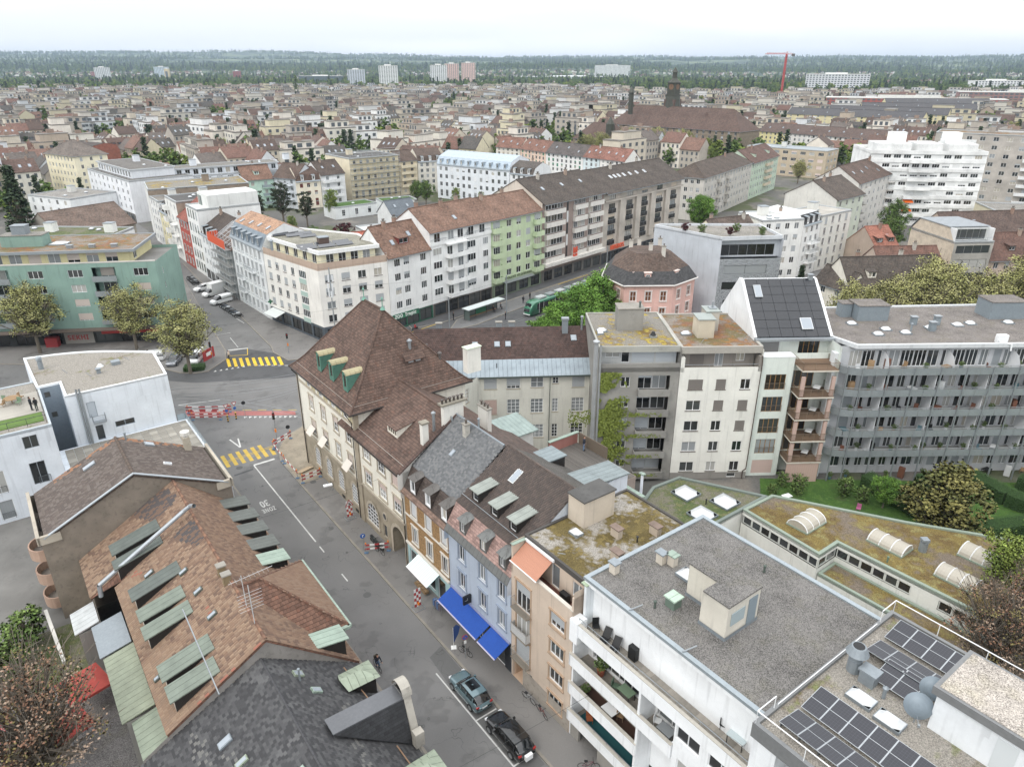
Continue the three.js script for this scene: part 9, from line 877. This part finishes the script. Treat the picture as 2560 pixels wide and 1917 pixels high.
// ---------------------------------------------------------------- people: one continuous skin per figure, coloured by body region
const legs=(s)=>[[-0.09,0.92,0,0.09,-0.1,0.5,s*0.12,0.062,3],[-0.1,0.5,s*0.12,0.062,-0.1,0.09,s*0.3-0.02,0.045,3],[-0.1,0.05,s*0.3-0.05,0.05,-0.1,0.04,s*0.3+0.14,0.04,4],[0.09,0.92,0,0.09,0.1,0.5,-s*0.06,0.062,3],[0.1,0.5,-s*0.06,0.062,0.1,0.09,-s*0.34,0.045,3],[0.1,0.05,-s*0.34,0.05,0.1,0.04,-s*0.34+0.18,0.04,4]];
const upper=(y,z,l,arm)=>[[0,y,z,0.15,0,y+0.4,z+l,0.165,2],[-0.16,y+0.42,z+l,0.075,0.16,y+0.42,z+l,0.075,2],[0,y+0.46,z+l,0.06,0,y+0.58,z+l+0.02,0.055,0],[0,y+0.62,z+l+0.03,0.09,0,y+0.72,z+l+0.02,0.1,0],[0,y+0.7,z+l-0.03,0.1,0,y+0.76,z+l-0.01,0.09,1],...[-1,1].flatMap((q)=>{const[ey,ez,hy,hz,hx]=arm(q);return[[q*0.19,y+0.42,z+l,0.06,q*0.25,y+ey,z+l+ez,0.05,2],[q*0.25,y+ey,z+l+ez,0.048,q*hx,y+hy,z+l+hz,0.036,2],[q*hx,y+hy,z+l+hz,0.04,q*hx,y+hy-0.06,z+l+hz+0.05,0.032,0]];})];
const hips=[0,0.92,0,0.15,0,1.0,0,0.14,3],POSE={walk:[hips,...legs(1),...upper(1.0,0,0.03,(q)=>[0.12,-q*0.1,-0.12,q*0.16,0.24])],stand:[hips,...legs(0.1),...upper(1.0,0,0,()=>[0.13,0.0,-0.1,0.1,0.22])],sit:[[0,0.52,0,0.15,0,0.6,0,0.14,3],...[-1,1].flatMap((q)=>[[q*0.1,0.52,0,0.09,q*0.12,0.5,0.42,0.065,3],[q*0.12,0.5,0.42,0.06,q*0.12,0.09,0.42,0.045,3],[q*0.12,0.05,0.4,0.045,q*0.12,0.04,0.56,0.04,4]]),...upper(0.6,0,0.03,()=>[0.15,0.08,0.05,0.32,0.15])],ride:[[0,0.95,-0.1,0.15,0,1.03,-0.05,0.14,3],[-0.1,0.94,-0.08,0.09,-0.12,0.78,0.32,0.065,3],[-0.12,0.78,0.32,0.06,-0.12,0.42,0.1,0.045,3],[-0.12,0.38,0.08,0.045,-0.12,0.36,0.22,0.04,4],[0.1,0.94,-0.08,0.09,0.12,0.58,0.22,0.065,3],[0.12,0.58,0.22,0.06,0.12,0.2,0.04,0.045,3],[0.12,0.16,0.02,0.045,0.12,0.15,0.18,0.04,4],...upper(1.02,-0.05,0.24,()=>[0.18,0.12,0.02,0.34,0.24])]};
const skins={};function skin(pose){if(skins[pose])return skins[pose];const N=58,mc=new MarchingCubes(N,white,false,false,30000),B=POSE[pose],lo=[-1,0.9,0];mc.isolation=0;const D=(x,y,z,b)=>{const dx=b[4]-b[0],dy=b[5]-b[1],dz=b[6]-b[2],t=Math.max(0,Math.min(1,((x-b[0])*dx+(y-b[1])*dy+(z-b[2])*dz)/(dx*dx+dy*dy+dz*dz)));return Math.hypot(x-b[0]-t*dx,y-b[1]-t*dy,z-b[2]-t*dz)-b[3]-t*(b[7]-b[3]);};const sc=[0.6,0.96,0.75];for(let k=0;k<N;k++)for(let j=0;j<N;j++)for(let i=0;i<N;i++){const x=((i-N/2)/(N/2))*sc[0],y=((j-N/2)/(N/2))*sc[1]+0.92,z=((k-N/2)/(N/2))*sc[2];let d=1;for(const b of B){const e=D(x,y,z,b),h=Math.max(0.03-Math.abs(d-e),0)/0.03;d=Math.min(d,e)-h*h*0.0075;}mc.field[i+j*N+k*N*N]=-d;}mc.update();const n=mc.count,P=new Float32Array(n*3),Q=new Float32Array(n*3),id=[];for(let i=0;i<n;i++){const p=[0,1,2].map((a)=>mc.positionArray[i*3+a]*sc[a]+(a===1?0.92:0));P.set(p,i*3);Q.set([0,1,2].map((a)=>mc.normalArray[i*3+a]/sc[a]),i*3);let best=9,w=0;for(const b of B){const e=D(...p,b);if(e<best){best=e;w=b[8];}}id.push(w);}return skins[pose]={P,Q,id};}
function person(label,pose,x,y,z,turn,cols,group){const s=skin(pose),g=new THREE.BufferGeometry(),c=[],pal=[[0.45,0.27,0.19],...cols.map(hexLin)];for(const k of s.id)c.push(...pal[k]);g.setAttribute('position',new THREE.BufferAttribute(s.P,3));g.setAttribute('normal',new THREE.BufferAttribute(s.Q,3));g.setAttribute('color',new THREE.Float32BufferAttribute(c,3));const m=part('person',g,M('clothes and skin',[1,1,1],{vc:1,rough:0.85}));m.position.set(x,y,z);m.rotation.y=turn;return tag(m,label,'person',group);}
const pab=(l,p,a,b,y,turn,cols)=>{const[x,z]=AB(a,b);return person(l,p,x,y,z,turn,cols);},toCam=36.6*Math.PI/180;
person('walker in pale top and dark trousers on the far zebra crossing','walk',-52.9,0.01,-124.2,1.2,['#6b4a35','#d9c9bd','#22252a','#222']);pab('person in dark coat standing on the roof garden, phone raised','stand',99.6,-0.2,11.1,2.6,['#2a2220','#20242c','#2c3138','#15171a']);pab('person in black jacket beside the round roof-garden table','stand',99.0,0.3,11.1,4.2,['#3a2a22','#1c1e22','#2a3a34','#15171a']);pab('person in dark jacket on the roof terrace by the red wall','stand',53.6,50.2,9.25,1,['#4a3528','#2a2f3d','#5f7fa3','#222']);
[[-4.2,-152.6,'sit'],[-2.6,-154.6,'sit'],[-12.6,-146.6,'stand'],[2.6,-158.6,'stand'],[4.2,-161.4,'stand'],[-1.4,-147.0,'stand']].forEach(([x,z,p],i)=>person(['person sitting at the left end of the shelter bench','person in grey sitting beside the shelter end','person in black waiting before the shelter','person in dark coat with a stroller on the platform','person in black on the platform behind the tram','person in dark coat by the tram pole'][i],p,x,0.13,z,i<2?0.8:i,['#2c2420',['#1d1f24','#6a6d72','#17181b','#23252b','#17181b','#20242a'][i],'#2b2e35','#1a1a1a']));for(let i=0;i<22;i++){const s=66+i*1.35+rr(-0.4,0.4),o=rr(2.5,5.5),[x,z]=at2(s);person('shopper in the crowd before the supermarket',i%3?'stand':'walk',x+0.74*o,0.12,z+0.673*o,rnd()*6.28,[pick(['#2a211c','#6b4f38','#b59a6a']),pick(['#7b2f35','#2b3a57','#c9c4bb','#1d1f22','#51627a','#8a7f70']),pick(['#22252b','#3a4660','#5b564f']),'#222'],'shoppers before the supermarket');}
// bicycles and motorbikes
const torus=(r,w,x,y,q=0)=>new THREE.TorusGeometry(r,w,5,18).translate(x,y,q);
function bike(label,x,y,z,turn,col,lean=0,group){const t=thing('bicycle',label,'bicycle',x,y,z,turn,group);t.rotation.z=0;t.rotation.order='YXZ';t.rotation.x=lean;for(const wx of[-0.52,0.52]){const w=part('wheel',torus(0.33,0.022,wx,0.34),tyreM,t);const g=new Geo();for(let k=0;k<6;k++)g.tube(V(wx,0.34,0),V(wx+0.32*Math.cos(k*1.047),0.34+0.32*Math.sin(k*1.047),0),0.005,3);g.build('spokes',steel,w);}new Geo().tube(V(-0.52,0.34,0),V(-0.1,0.32,0),0.02).tube(V(-0.1,0.32,0),V(-0.22,0.85,0),0.022).tube(V(-0.1,0.32,0),V(0.36,0.82,0),0.025).tube(V(-0.2,0.78,0),V(0.36,0.84,0),0.022).tube(V(0.52,0.34,0),V(0.34,0.95,0),0.022).tube(V(-0.52,0.34,0),V(-0.2,0.78,0),0.015).build('frame',paintM(col,0.35),t);new Geo().tube(V(0.33,0.98,-0.28),V(0.33,0.98,0.28),0.018).build('handlebar',dark,t);new Geo().box(-0.36,-0.08,0.86,0.92,-0.09,0.09).build('saddle',dark,t);return t;}
{const[x,z]=AB(46.6,19.4);bike('black bicycle ridden down the street',x,0.01,z,53.4*Math.PI/180+Math.PI,'#17181a').rotation.y=-(90-36.6)*Math.PI/180;const p=person('cyclist in dark top and jeans with a backpack','ride',x,0.05,z,toCam,['#2b211c','#1c2230','#4a6384','#222']);new Geo().box(-0.17,0.17,1.12,1.5,-0.28,-0.1).build('backpack',paintM('#4a4438',0.9),p);const[x2,z2]=AB(28.6,20.6);person('rider with a white helmet at the bottom edge','ride',x2,0.05,z2,toCam,['#e6e6e6','#3d2a20','#2b2e35','#222']);bike('bicycle of the white-helmeted rider',x2,0.01,z2,-(90-36.6)*Math.PI/180,'#24262a');}
const bab=(l,a,b,turn,col,lean)=>{const[x,z]=AB(a,b);bike(l,x,0.125,z,alongA+turn,col,lean);};bab('silver bicycle leaning at the peach house wall',35.5,28.2,0.1,'#9a9d9f',0.15);bab('red-framed bicycle with a basket at the peach house wall',33.7,28.2,-0.1,'#7a2320',0.15);bab('black bicycle tied to the no-parking post',43.2,26.7,0.3,'#1d1f22',0);bab('black bicycle parked before the arched gateway',61.6,27.3,0.2,'#1b1c1f',0.05);bab('bicycle at the garage drive of the white house',27.6,27.9,0.9,'#6b2a3a',0.05);
function motorbike(label,x,z,turn,col,group){const t=thing('motorbike',label,'motorbike',x,0.02,z,turn,group);for(const wx of[-0.62,0.62]){part('wheel',torus(0.27,0.07,wx,0.33),tyreM,t);}part('fairing',loft([[-0.85,0.08,0.6,0.75],[-0.4,0.16,0.5,0.85],[0.05,0.2,0.3,0.95],[0.4,0.17,0.4,1.0],[0.72,0.08,0.6,0.95]],([,w,a,b])=>[[a,-w*0.6],[(a+b)/2,-w],[b,-w*0.5],[b,w*0.5],[(a+b)/2,w],[a,w*0.6]]),M('bike paint '+col,hexLin(col),{rough:0.3,coat:1}),t);new Geo().box(-0.75,-0.05,0.8,0.92,-0.14,0.14).build('seat',dark,t);new Geo().tube(V(0.35,1.08,-0.35),V(0.35,1.08,0.35),0.02).tube(V(0.62,0.33,0),V(0.38,1.05,0),0.035).build('handlebar',dark,t);return t;}
for(let i=0;i<9;i++)motorbike('motorbike parked in the bay before the ornate house',-59.6-i*0.75,-148.6-i*0.9,0.35+rr(-0.1,0.1),['#1b1c1e','#c9cdd0','#3b4a5a','#1b1c1e','#5f6a70'][i%5],'motorbikes before the ornate house');for(let i=0;i<7;i++)motorbike('motorbike parked in the bay before the white modern house',-79.2-i*0.6,-174.2-i*0.85,0.35,['#1b1c1e','#23262b','#8a8f93'][i%3],'motorbikes before the white modern house');{const[x,z]=AB(63.6,27.6);motorbike('dark green motorbike parked by the office wall',x,z,alongA,'#27332f');const[u,v]=AB(62.6,27.6);motorbike('black scooter parked next to the dark green motorbike',u,v,alongA+0.2,'#191a1c');motorbike('scooter on the tram street with red-clad rider',-20,-139.5,0.85,'#1b1c1e');person('scooter rider in a red jacket on the tram street','sit',-20,0.4,-139.5,2.4,['#222','#b01e22','#1c1e22','#111']);}
// ---------------------------------------------------------------- street furniture and road works
const redS=paintM('#b3282c'),whS=paintM('#e4e4e2'),orange=M('warning lamp',[0.75,0.22,0.02],{rough:0.3});
function plank(t,A,B,y,n=7){const L=Math.hypot(B[0]-A[0],B[1]-A[1]);for(let k=0;k<n;k++){const p=(q)=>V(A[0]+(B[0]-A[0])*q,y,A[1]+(B[1]-A[1])*q);const m=part('stripe',new THREE.BoxGeometry(L/n,0.2,0.05),k%2?whS:redS,t);const c=p((k+0.5)/n);m.position.copy(c);m.rotation.y=Math.atan2(-(B[1]-A[1]),B[0]-A[0]);}}
function barrier(label,P,Q,ys=[0.55,1.05],n=7,y0=0){const t=thing('road_barrier',label,'barrier',P[0],y0,P[1]),B=[Q[0]-P[0],Q[1]-P[1]];for(const y of ys)plank(t,[0,0],B,y,n);for(const q of[0.04,0.96]){const x=B[0]*q,z=B[1]*q;const f=new Geo().box(x-0.22,x+0.22,0,0.1,z-0.14,z+0.14).build('foot',paintM('#4f7396',0.8),t);new Geo().box(x-0.03,x+0.03,0.1,1.2,z-0.03,z+0.03).build('post',steel,t);new Geo().cyl(x,1.2,1.38,z,0.08,0.08,8).build('warning_lamp',orange,t);}}
barrier('front red and white barrier of the junction road works',[-49.6,-99],[-45,-99.2]);barrier('middle red and white barrier of the junction road works',[-50.4,-100],[-44.2,-100.3]);barrier('rear red and white barrier of the junction road works',[-51.4,-101.4],[-44.4,-101.9]);barrier('barrier at the far side of the sandy dig',AB(92.6,26.3),AB(94,29.4),[0.55,1.05],5,0.12);barrier('barrier along the kerb of the sandy dig',AB(92.4,26.1),AB(88,25.9),[0.95],7,0.12);barrier('kerb barrier beside the planks in the dig',AB(87.6,25.9),AB(82.4,25.9),[0.95],7,0.12);barrier('barrier across the pavement at the end of the dig',AB(81,25.9),AB(81.2,28.6),[0.55,1.05],5,0.12);barrier('pavement barrier before the parked motorbikes',AB(62.6,26),AB(61.4,28.4),[0.55,1.05],5,0.12);
function beacon(label,a,b,tri){const[x,z]=AB(a,b),t=thing('beacon_boards',label,'road works sign',x,0.125,z,toCam);for(let q=0;q<3;q++)for(let k=0;k<6;k++)new Geo().box(-0.36+q*0.25,-0.14+q*0.25,0.25+k*0.36,0.61+k*0.36,-0.02-q*0.002,0.02).build('stripe',(k+q)%2?whS:redS,t);new Geo().box(-0.6,0.6,0,0.06,-0.5,-0.44).box(-0.6,0.6,0,0.06,0.44,0.5).box(-0.6,-0.54,0,0.06,-0.44,0.44).box(0.54,0.6,0,0.06,-0.44,0.44).build('stand',steel,t);new Geo().cyl(0,0.5,0.75,0.12,0.11,0.11,8).build('warning_lamp',orange,t);if(tri){const m=new Geo().poly([V(-0.55,1.7,0.05),V(0.55,1.7,0.05),V(0,2.65,0.05)]).build('warning_sign',redS,t);new Geo().poly([V(-0.38,1.8,0.06),V(0.38,1.8,0.06),V(0,2.46,0.06)]).build('sign_face',whS,m);new Geo().cyl(0.0,2.1,2.2,0.07,0.06).box(-0.06,0.08,1.86,2.1,0.062,0.075).box(0.1,0.26,1.83,1.95,0.062,0.075).build('digger_symbol',dark,m);}return t;}
beacon('striped beacon boards with road works triangle by the office wall',70,27.6,1);beacon('striped beacon boards on the pavement before the striped awning',51.3,26.3,0);
function roundSign(label,a,b,h,face,rim,sym){const[x,z]=AB(a,b),t=thing('traffic_sign',label,'traffic sign',x,0.1,z,toCam-0.2);new Geo().cyl(0,0,h,0,0.03).build('post',steel,t);const m=part('disc',new THREE.CylinderGeometry(0.3,0.3,0.03,20).rotateX(Math.PI/2).translate(0,h-0.1,0.05),rim,t);part('face',new THREE.CylinderGeometry(0.25,0.25,0.03,20).rotateX(Math.PI/2).translate(0,h-0.1,0.06),face,m);if(sym)sym(m,h);}
const blueS=paintM('#1f5fb0'),blk=paintM('#26282b');roundSign('round blue mandatory direction sign at the pavement barrier',63.2,26.1,2.1,blueS,blueS,(m,h)=>new Geo().box(-0.05,0.03,h-0.25,h+0.05,0.076,0.085).box(0.03,0.14,h-0.02,h+0.05,0.076,0.085).build('arrow',whS,m));roundSign('round no-parking sign on the pavement post',42.9,26.5,2.6,blueS,redS,(m,h)=>{new Geo().quad(V(-0.2,h+0.07,0.078),V(-0.15,h+0.11,0.078),V(0.2,h-0.27,0.078),V(0.15,h-0.31,0.078)).build('bar',redS,m);new Geo().box(-0.12,0.12,h-0.85,h-0.5,0.04,0.06).build('plate',whS,m);});roundSign('grey back of a round sign at the dig',93.8,29,2.2,blk,blk);roundSign('grey back of a round sign on the traffic island',105,26.2,2.6,blk,blk);for(const[a,b,l]of[[105.2,23.6,'left'],[105.4,24.9,'right']]){const[x,z]=AB(a,b),t=thing('island_bollard',`yellow and black striped bollard with ${l === 'left' ? 'a narrow sign' : 'a give-way triangle'} on the traffic island`,'bollard',x,0.02,z,toCam);for(let k=0;k<6;k++)new Geo().cyl(0,k*0.2,k*0.2+0.2,0,0.12,0.12,10).build('band',k%2?paintM('#d9a51c'):dark,t);new Geo().cyl(0,1.2,2.9,0,0.03).build('post',steel,t);const m=new Geo().poly([V(-0.42,2.95,0.04),V(0.42,2.95,0.04),V(0,2.25,0.04)]).build('give_way_sign',redS,t);new Geo().poly([V(-0.26,2.86,0.05),V(0.26,2.86,0.05),V(0,2.43,0.05)]).build('face',whS,m);part('direction_disc',new THREE.CylinderGeometry(0.24,0.24,0.03,18).rotateX(Math.PI/2).translate(0,1.9,0.06),blueS,t);}
function signal(label,x,z,h,turn){const t=thing('traffic_light',label,'traffic light',x,0.05,z,turn);new Geo().cyl(0,0,h+0.9,0,0.06).build('pole',steel,t);const m=new Geo().box(-0.17,0.17,h-0.5,h+0.5,0.06,0.3).build('head',dark,t);[['#b51d1d',0.3],['#3a2c10',0],['#12301f',-0.3]].forEach(([c,y])=>part('lens',new THREE.CylinderGeometry(0.1,0.1,0.04,12).rotateX(Math.PI/2).translate(0,h+y,0.32),paintM(c,0.2),m));new Geo().box(-0.12,0.12,1.6,2.1,0.06,0.2).build('push_box',orange,t);}signal('traffic light with mirror before the stone office corner',...AB(94.4,27.4),4.2,toCam-0.4);signal('traffic light on the kerb island by the red hoarding',-55.2,-122.6,3.6,-0.6);signal('traffic light on the pavement before the corner house',-42.6,-127.2,3.6,0.5);signal('traffic light beside the bus bay left of the island',-66.2,-118.4,3.4,2.6);
{const[x,z]=AB(44.6,26.3),t=thing('feather_flag','dark blue feather flag on the pavement','flag',x,0.125,z,toCam-0.5);new Geo().poly([V(0,0.5,0),V(0.5,1.7,0.02),V(0.66,2.5,0.02),V(0.3,2.75,0),V(0,2.4,0),V(-0.05,1.5,0)]).build('cloth',paintM('#163a73',0.8),t);new Geo().cyl(0,0,2.4,0,0.02).box(-0.25,0.25,0,0.04,-0.25,0.25).build('pole',whS,t);}{const[x,z]=AB(49.6,27.6),t=thing('clothes_rack','clothes rack with blue shirts before the shop','clothes rack',x,0.125,z,alongA);new Geo().tube(V(-0.7,1.4,0),V(0.7,1.4,0),0.02).tube(V(-0.7,0,0),V(-0.7,1.4,0),0.02).tube(V(0.7,0,0),V(0.7,1.4,0),0.02).build('rail',steel,t);for(let k=0;k<8;k++)new Geo().box(-0.62+k*0.16,-0.54+k*0.16,0.6,1.36,-0.2,0.2).build('shirt',paintM(['#4a6fa0','#6d8fc0','#2f4a78','#8a7f8a'][k%4],0.9),t);}{const[x,z]=AB(53.4,27.9),t=thing('fruit_crates','wooden crates under the striped awning','crates',x,0.125,z,alongA);for(let k=0;k<4;k++)new Geo().box(-1+k*0.55,-0.52+k*0.55,0.3,0.6,-0.25,0.25).build('crate',M('crate wood',[0.30,0.20,0.11],{tex:'wood'}),t);}
{const t=thing('hoarding','red hoarding with white notice beside the parked white van','hoarding',-56.4,0.1,-123.8,1.3);new Geo().box(-1.6,1.6,0.2,2.2,-0.04,0.04).build('board',redS,t);new Geo().box(-0.7,0.7,0.9,1.6,0.041,0.05).build('notice',whS,t);const b=AB(84,27.4),s=thing('plank_stack','stack of pale boards lying in the sandy dig','planks',b[0],0.13,b[1],0.9);for(let k=0;k<6;k++)new Geo().box(-1.2+k*0.05,1.0+k*0.05,k*0.03,k*0.03+0.03,-0.5+k*0.16,-0.34+k*0.16).build('plank',M('raw board',[0.48,0.38,0.26],{tex:'wood'}),s);}for(const[a,b,s,l]of[[57.6,-2.2,3.4,'large square red parasol over the yard tables'],[53.8,-3.9,2.9,'second square red parasol behind the red van']]){const[x,z]=AB(a,b),t=thing('red_parasol',l,'parasol',x,0,z,0.9),g=new Geo(),h=s/2;for(let k=0;k<4;k++){const A=[[-h,-h],[h,-h],[h,h],[-h,h]][k],B=[[-h,-h],[h,-h],[h,h],[-h,h]][(k+1)%4];g.tri(V(A[0],2.5,A[1]),V(B[0],2.5,B[1]),V(0,3.2,0));g.quad(V(A[0],2.5,A[1]),V(B[0],2.5,B[1]),V(B[0],2.25,B[1]),V(A[0],2.25,A[1]));}g.build('canopy',M('red canvas',[0.42,0.075,0.06],{rough:0.85,tex:'panel'}),t);new Geo().cyl(0,0,3.2,0,0.04).build('pole',steel,t);}
// ---------------------------------------------------------------- furniture and plants on balconies and terraces
const FURN={chair:(t,m)=>{new Geo().box(-0.25,0.25,0.4,0.46,-0.25,0.25).build('seat',m,t);new Geo().box(-0.25,0.25,0.46,1.0,-0.28,-0.23).build('backrest',m,t);for(const[x,z]of[[-0.22,-0.22],[0.22,-0.22],[0.22,0.22],[-0.22,0.22]])new Geo().cyl(x,0,0.4,z,0.02,0.02,5).build('leg',m,t);},table:(t,m)=>{new Geo().box(-0.6,0.6,0.7,0.75,-0.4,0.4).build('top',m,t);for(const[x,z]of[[-0.52,-0.33],[0.52,-0.33],[0.52,0.33],[-0.52,0.33]])new Geo().cyl(x,0,0.7,z,0.03,0.03,5).build('leg',dark,t);},planter:(t,m)=>{new Geo().cyl(0,0,0.4,0,0.16,0.22,10).build('pot',m,t);const p=part('foliage',TG.shrub.crown,leafM,t);p.scale.setScalar(0.36);p.position.y=0.3;},lounger:(t,m)=>{new Geo().slab([V(-0.3,0.35,0.9),V(0.3,0.35,0.9),V(0.3,0.4,-0.1),V(-0.3,0.4,-0.1)],0.04).slab([V(-0.3,0.4,-0.1),V(0.3,0.4,-0.1),V(0.3,1.0,-0.6),V(-0.3,1.0,-0.6)],0.04).build('seat',m,t);new Geo().tube(V(-0.28,0.36,0.7),V(-0.28,0,0.5),0.02).tube(V(0.28,0.36,0.7),V(0.28,0,0.5),0.02).tube(V(-0.28,0.4,-0.2),V(-0.28,0,-0.3),0.02).tube(V(0.28,0.4,-0.2),V(0.28,0,-0.3),0.02).build('frame',dark,t);},cabinet:(t,m)=>{new Geo().box(-0.35,0.35,0,1.5,-0.22,0.22).build('case',m,t);new Geo().box(-0.32,0.32,0.05,1.45,0.222,0.235).build('door',m,t);}};
function furn(kind,label,x,y,z,turn,m,group){const t=thing('balcony_'+kind,label,kind,x,y,z,turn,group);FURN[kind](t,m);return t;}
const fab=(k,l,a,b,y,turn,m)=>{const[x,z]=AB(a,b);return furn(k,l,x,y,z,alongA+turn,m);},blackM=paintM('#1a1b1d'),tanM=M('oak top',[0.30,0.20,0.11],{tex:'wood'});fab('chair','black garden chair by the end wall of the long terrace',29.8,30.0,11.2,1,blackM);fab('lounger','black folding recliner on the long terrace, by the chair',28.5,29.7,11.2,0.3,blackM);fab('lounger','second black folding recliner on the long terrace',27.4,29.6,11.2,0.3,blackM);fab('cabinet','black covered grill before the attic box',26.1,30.3,11.2,0,blackM).scale.set(1,0.75,1.4);fab('table','glass-topped black table at the right end of the terrace',17.2,30.3,11.2,0.1,M('pale glass top',[0.45,0.52,0.53],{rough:0.1,coat:1}));fab('chair','black chair behind the glass-topped table',18.4,30.6,11.2,2,blackM);fab('planter','leafy plant in a terracotta pot on the upper balcony',28.7,29.7,7.8,0,paintM('#a5512f',0.8)).scale.setScalar(1.5);fab('table','green folding table on the upper balcony',26,29.7,7.8,0,paintM('#6f8a6c'));fab('chair','green chair on the upper balcony',27,29.6,7.8,2,paintM('#5d7a62'));fab('chair','white chair on the upper balcony beyond the divider',23,29.8,7.8,2,white);fab('table','grey square table on the upper balcony beyond the divider',22,29.5,7.8,0,paintM('#8a8f92'));fab('planter','dark leafy plants at the middle balcony corner',29.9,29.4,4.9,0,paintM('#4b3a2c'));fab('table','round white table on the middle balcony',27.3,29.5,4.9,0,white);fab('chair','wooden deck chair on the middle balcony',26.6,30,4.9,2,tanM);fab('chair','orange armchair on the lower balcony',29.6,29.7,2.0,1,paintM('#a5561f'));fab('cabinet','black storage boxes on the peach house terrace',33.2,29.8,11.6,0,blackM).scale.set(1.2,0.6,1);{const[x,z]=AB(28.5,29.6);sheet('green_carpet',abs([[30.5,29],[24.2,29],[24.2,30.3],[30.5,30.3]]),2.012,paintM('#0f5c63',0.95));sheet('brown_carpet',abs([[30.3,29],[24.2,29],[24.2,30.3],[30.3,30.3]]),4.912,paintM('#4a2f22',0.95));}
{const[x,z]=AB(103.4,-2.0),t=thing('roof_garden_table','round slatted wooden table on the roof garden','table',x,11.1,z);new Geo().cyl(0,0.7,0.75,0,0.9,0.9,20).build('top',tanM,t);new Geo().cyl(0,0,0.7,0,0.06).build('leg',tanM,t);for(let k=0;k<4;k++)furn('chair',`wooden folding chair around the round roof-garden table`,x+1.2*Math.cos(k*1.57+0.4),11.1,z+1.2*Math.sin(k*1.57+0.4),-k*1.57,k%2?tanM:paintM('#6f8a6c'),'chairs around the roof-garden table');}furn('chair','pink garden chair between the hedges',42.6,0,-74.2,-0.6,paintM('#b5588a'));{const t=furn('table','white garden airer frame on the lawn',34.6,0,-76.6,0.4,white);}
const kinds=['chair','table','planter','cabinet','chair','planter'],cm=[tanM,paintM('#c9cccd'),blackM,paintM('#7a4a33'),paintM('#4a6f7a')],cn=['wooden','pale grey','black','rust brown','teal'],fl=['ground-floor','first-floor','second-floor','third-floor','fourth-floor','top-floor'];[0.02,3.9,6.8,9.7,12.5,15.4].forEach((y,j)=>{for(let k=0;k<13;k++){const q=kinds[Math.floor(rnd()*6)],ci=Math.floor(rnd()*5),x=42.6+k*2.35+rr(-0.6,0.6),z=-82.2+rr(-0.4,0.6)-(x-41)*0.028;furn(q,`${cn[ci]} ${q} on a ${fl[j]} balcony of the grey block`,x,y,z,rnd()*6.28,cm[ci],`${fl[j]} balcony things`);}});[12.3,9.2,6.1,3.0].forEach((y,j)=>{for(const[x,ci]of[[36.6,0],[38.6,1]])furn(ci?'table':'chair',`${ci ? 'white table' : 'wooden chair'} on the ${['highest', 'second-highest', 'third-highest', 'lowest'][j]} curtained balcony`,x,y+0.03,-82.6,1,ci?white:tanM);});
{const t=building('ramp_wall','white sloping ramp wall beside the dark bushes','wall',AB(64.2,-3.2),AB(69.8,-3.6));new Geo().prism([[0,0],[t.L,0],[t.L,-0.3],[0,-0.3]],0,0.4,false).poly([V(0,0.4,0),V(t.L,0.4,0),V(t.L,2.6,0)]).poly([V(0,0.4,-0.3),V(t.L,0.4,-0.3),V(t.L,2.6,-0.3)]).quad(V(0,0.4,0),V(t.L,2.6,0),V(t.L,2.6,-0.3),V(0,0.4,-0.3)).build('wall',wallM('#d6d3cb'),t);}
// overhead wires and poles
const wireM=M('wire',[0.05,0.055,0.05],{rough:0.6});function wire(label,a,b){const g=new Geo(),n=8;let p=a;for(let k=1;k<=n;k++){const q=a.clone().lerp(b,k/n);q.y-=4*0.02*a.distanceTo(b)*(k/n)*(1-k/n)*0.35;g.tube(p,q,0.014,4);p=q;}tag(g.build('overhead_wire',wireM),label,'wire');}const w3=(a,b,y)=>{const[x,z]=AB(a,b);return V(x,y,z);};wire('lamp wire across the street at the arched gateway',w3(64,28.8,8),w3(67.5,16,6));wire('lamp wire over the street near the white balconies',w3(29,28.9,6),w3(30.5,16.6,5));wire('tram wire from the hipped roof to the white town house',V(-30,14,-125),V(-20,9,-146));wire('tram wire over the junction',V(-35,7,-133),V(-66,7,-118));wire('tram contact wire over the stop',V(-28,6,-130),V(26,6,-190));wire('second tram contact wire over the stop',V(-24,6,-128),V(32,6,-190));
for(const[x,z,h,l]of[[-1.2,-150.6,9,'grey tram pole beside the shelter'],[-13,-141,7,'thin pole before the shelter'],[-7.5,-163,8,'black pole on the far pavement'],[24,-178,9,'tram pole behind the chestnut trees']]){const t=thing('tram_pole',l,'pole',x,0,z);new Geo().cyl(0,0,h,0,0.14,0.11).build('shaft',steel,t);new Geo().tube(V(0,h-0.6,0),V(-1.6,h-0.4,1.6),0.03).build('arm',steel,t);}{const[x,z]=AB(68.6,24.8),t=thing('street_lamp','flat white lamp hanging on the street wire','lamp',x,6.4,z,0.4);new Geo().box(-0.5,0.5,0,0.14,-0.2,0.2).build('housing',white,t);new Geo().tube(V(0,0.14,0),V(0,0.6,0),0.02).build('hanger',steel,t);}
renderer.render(scene,camera);
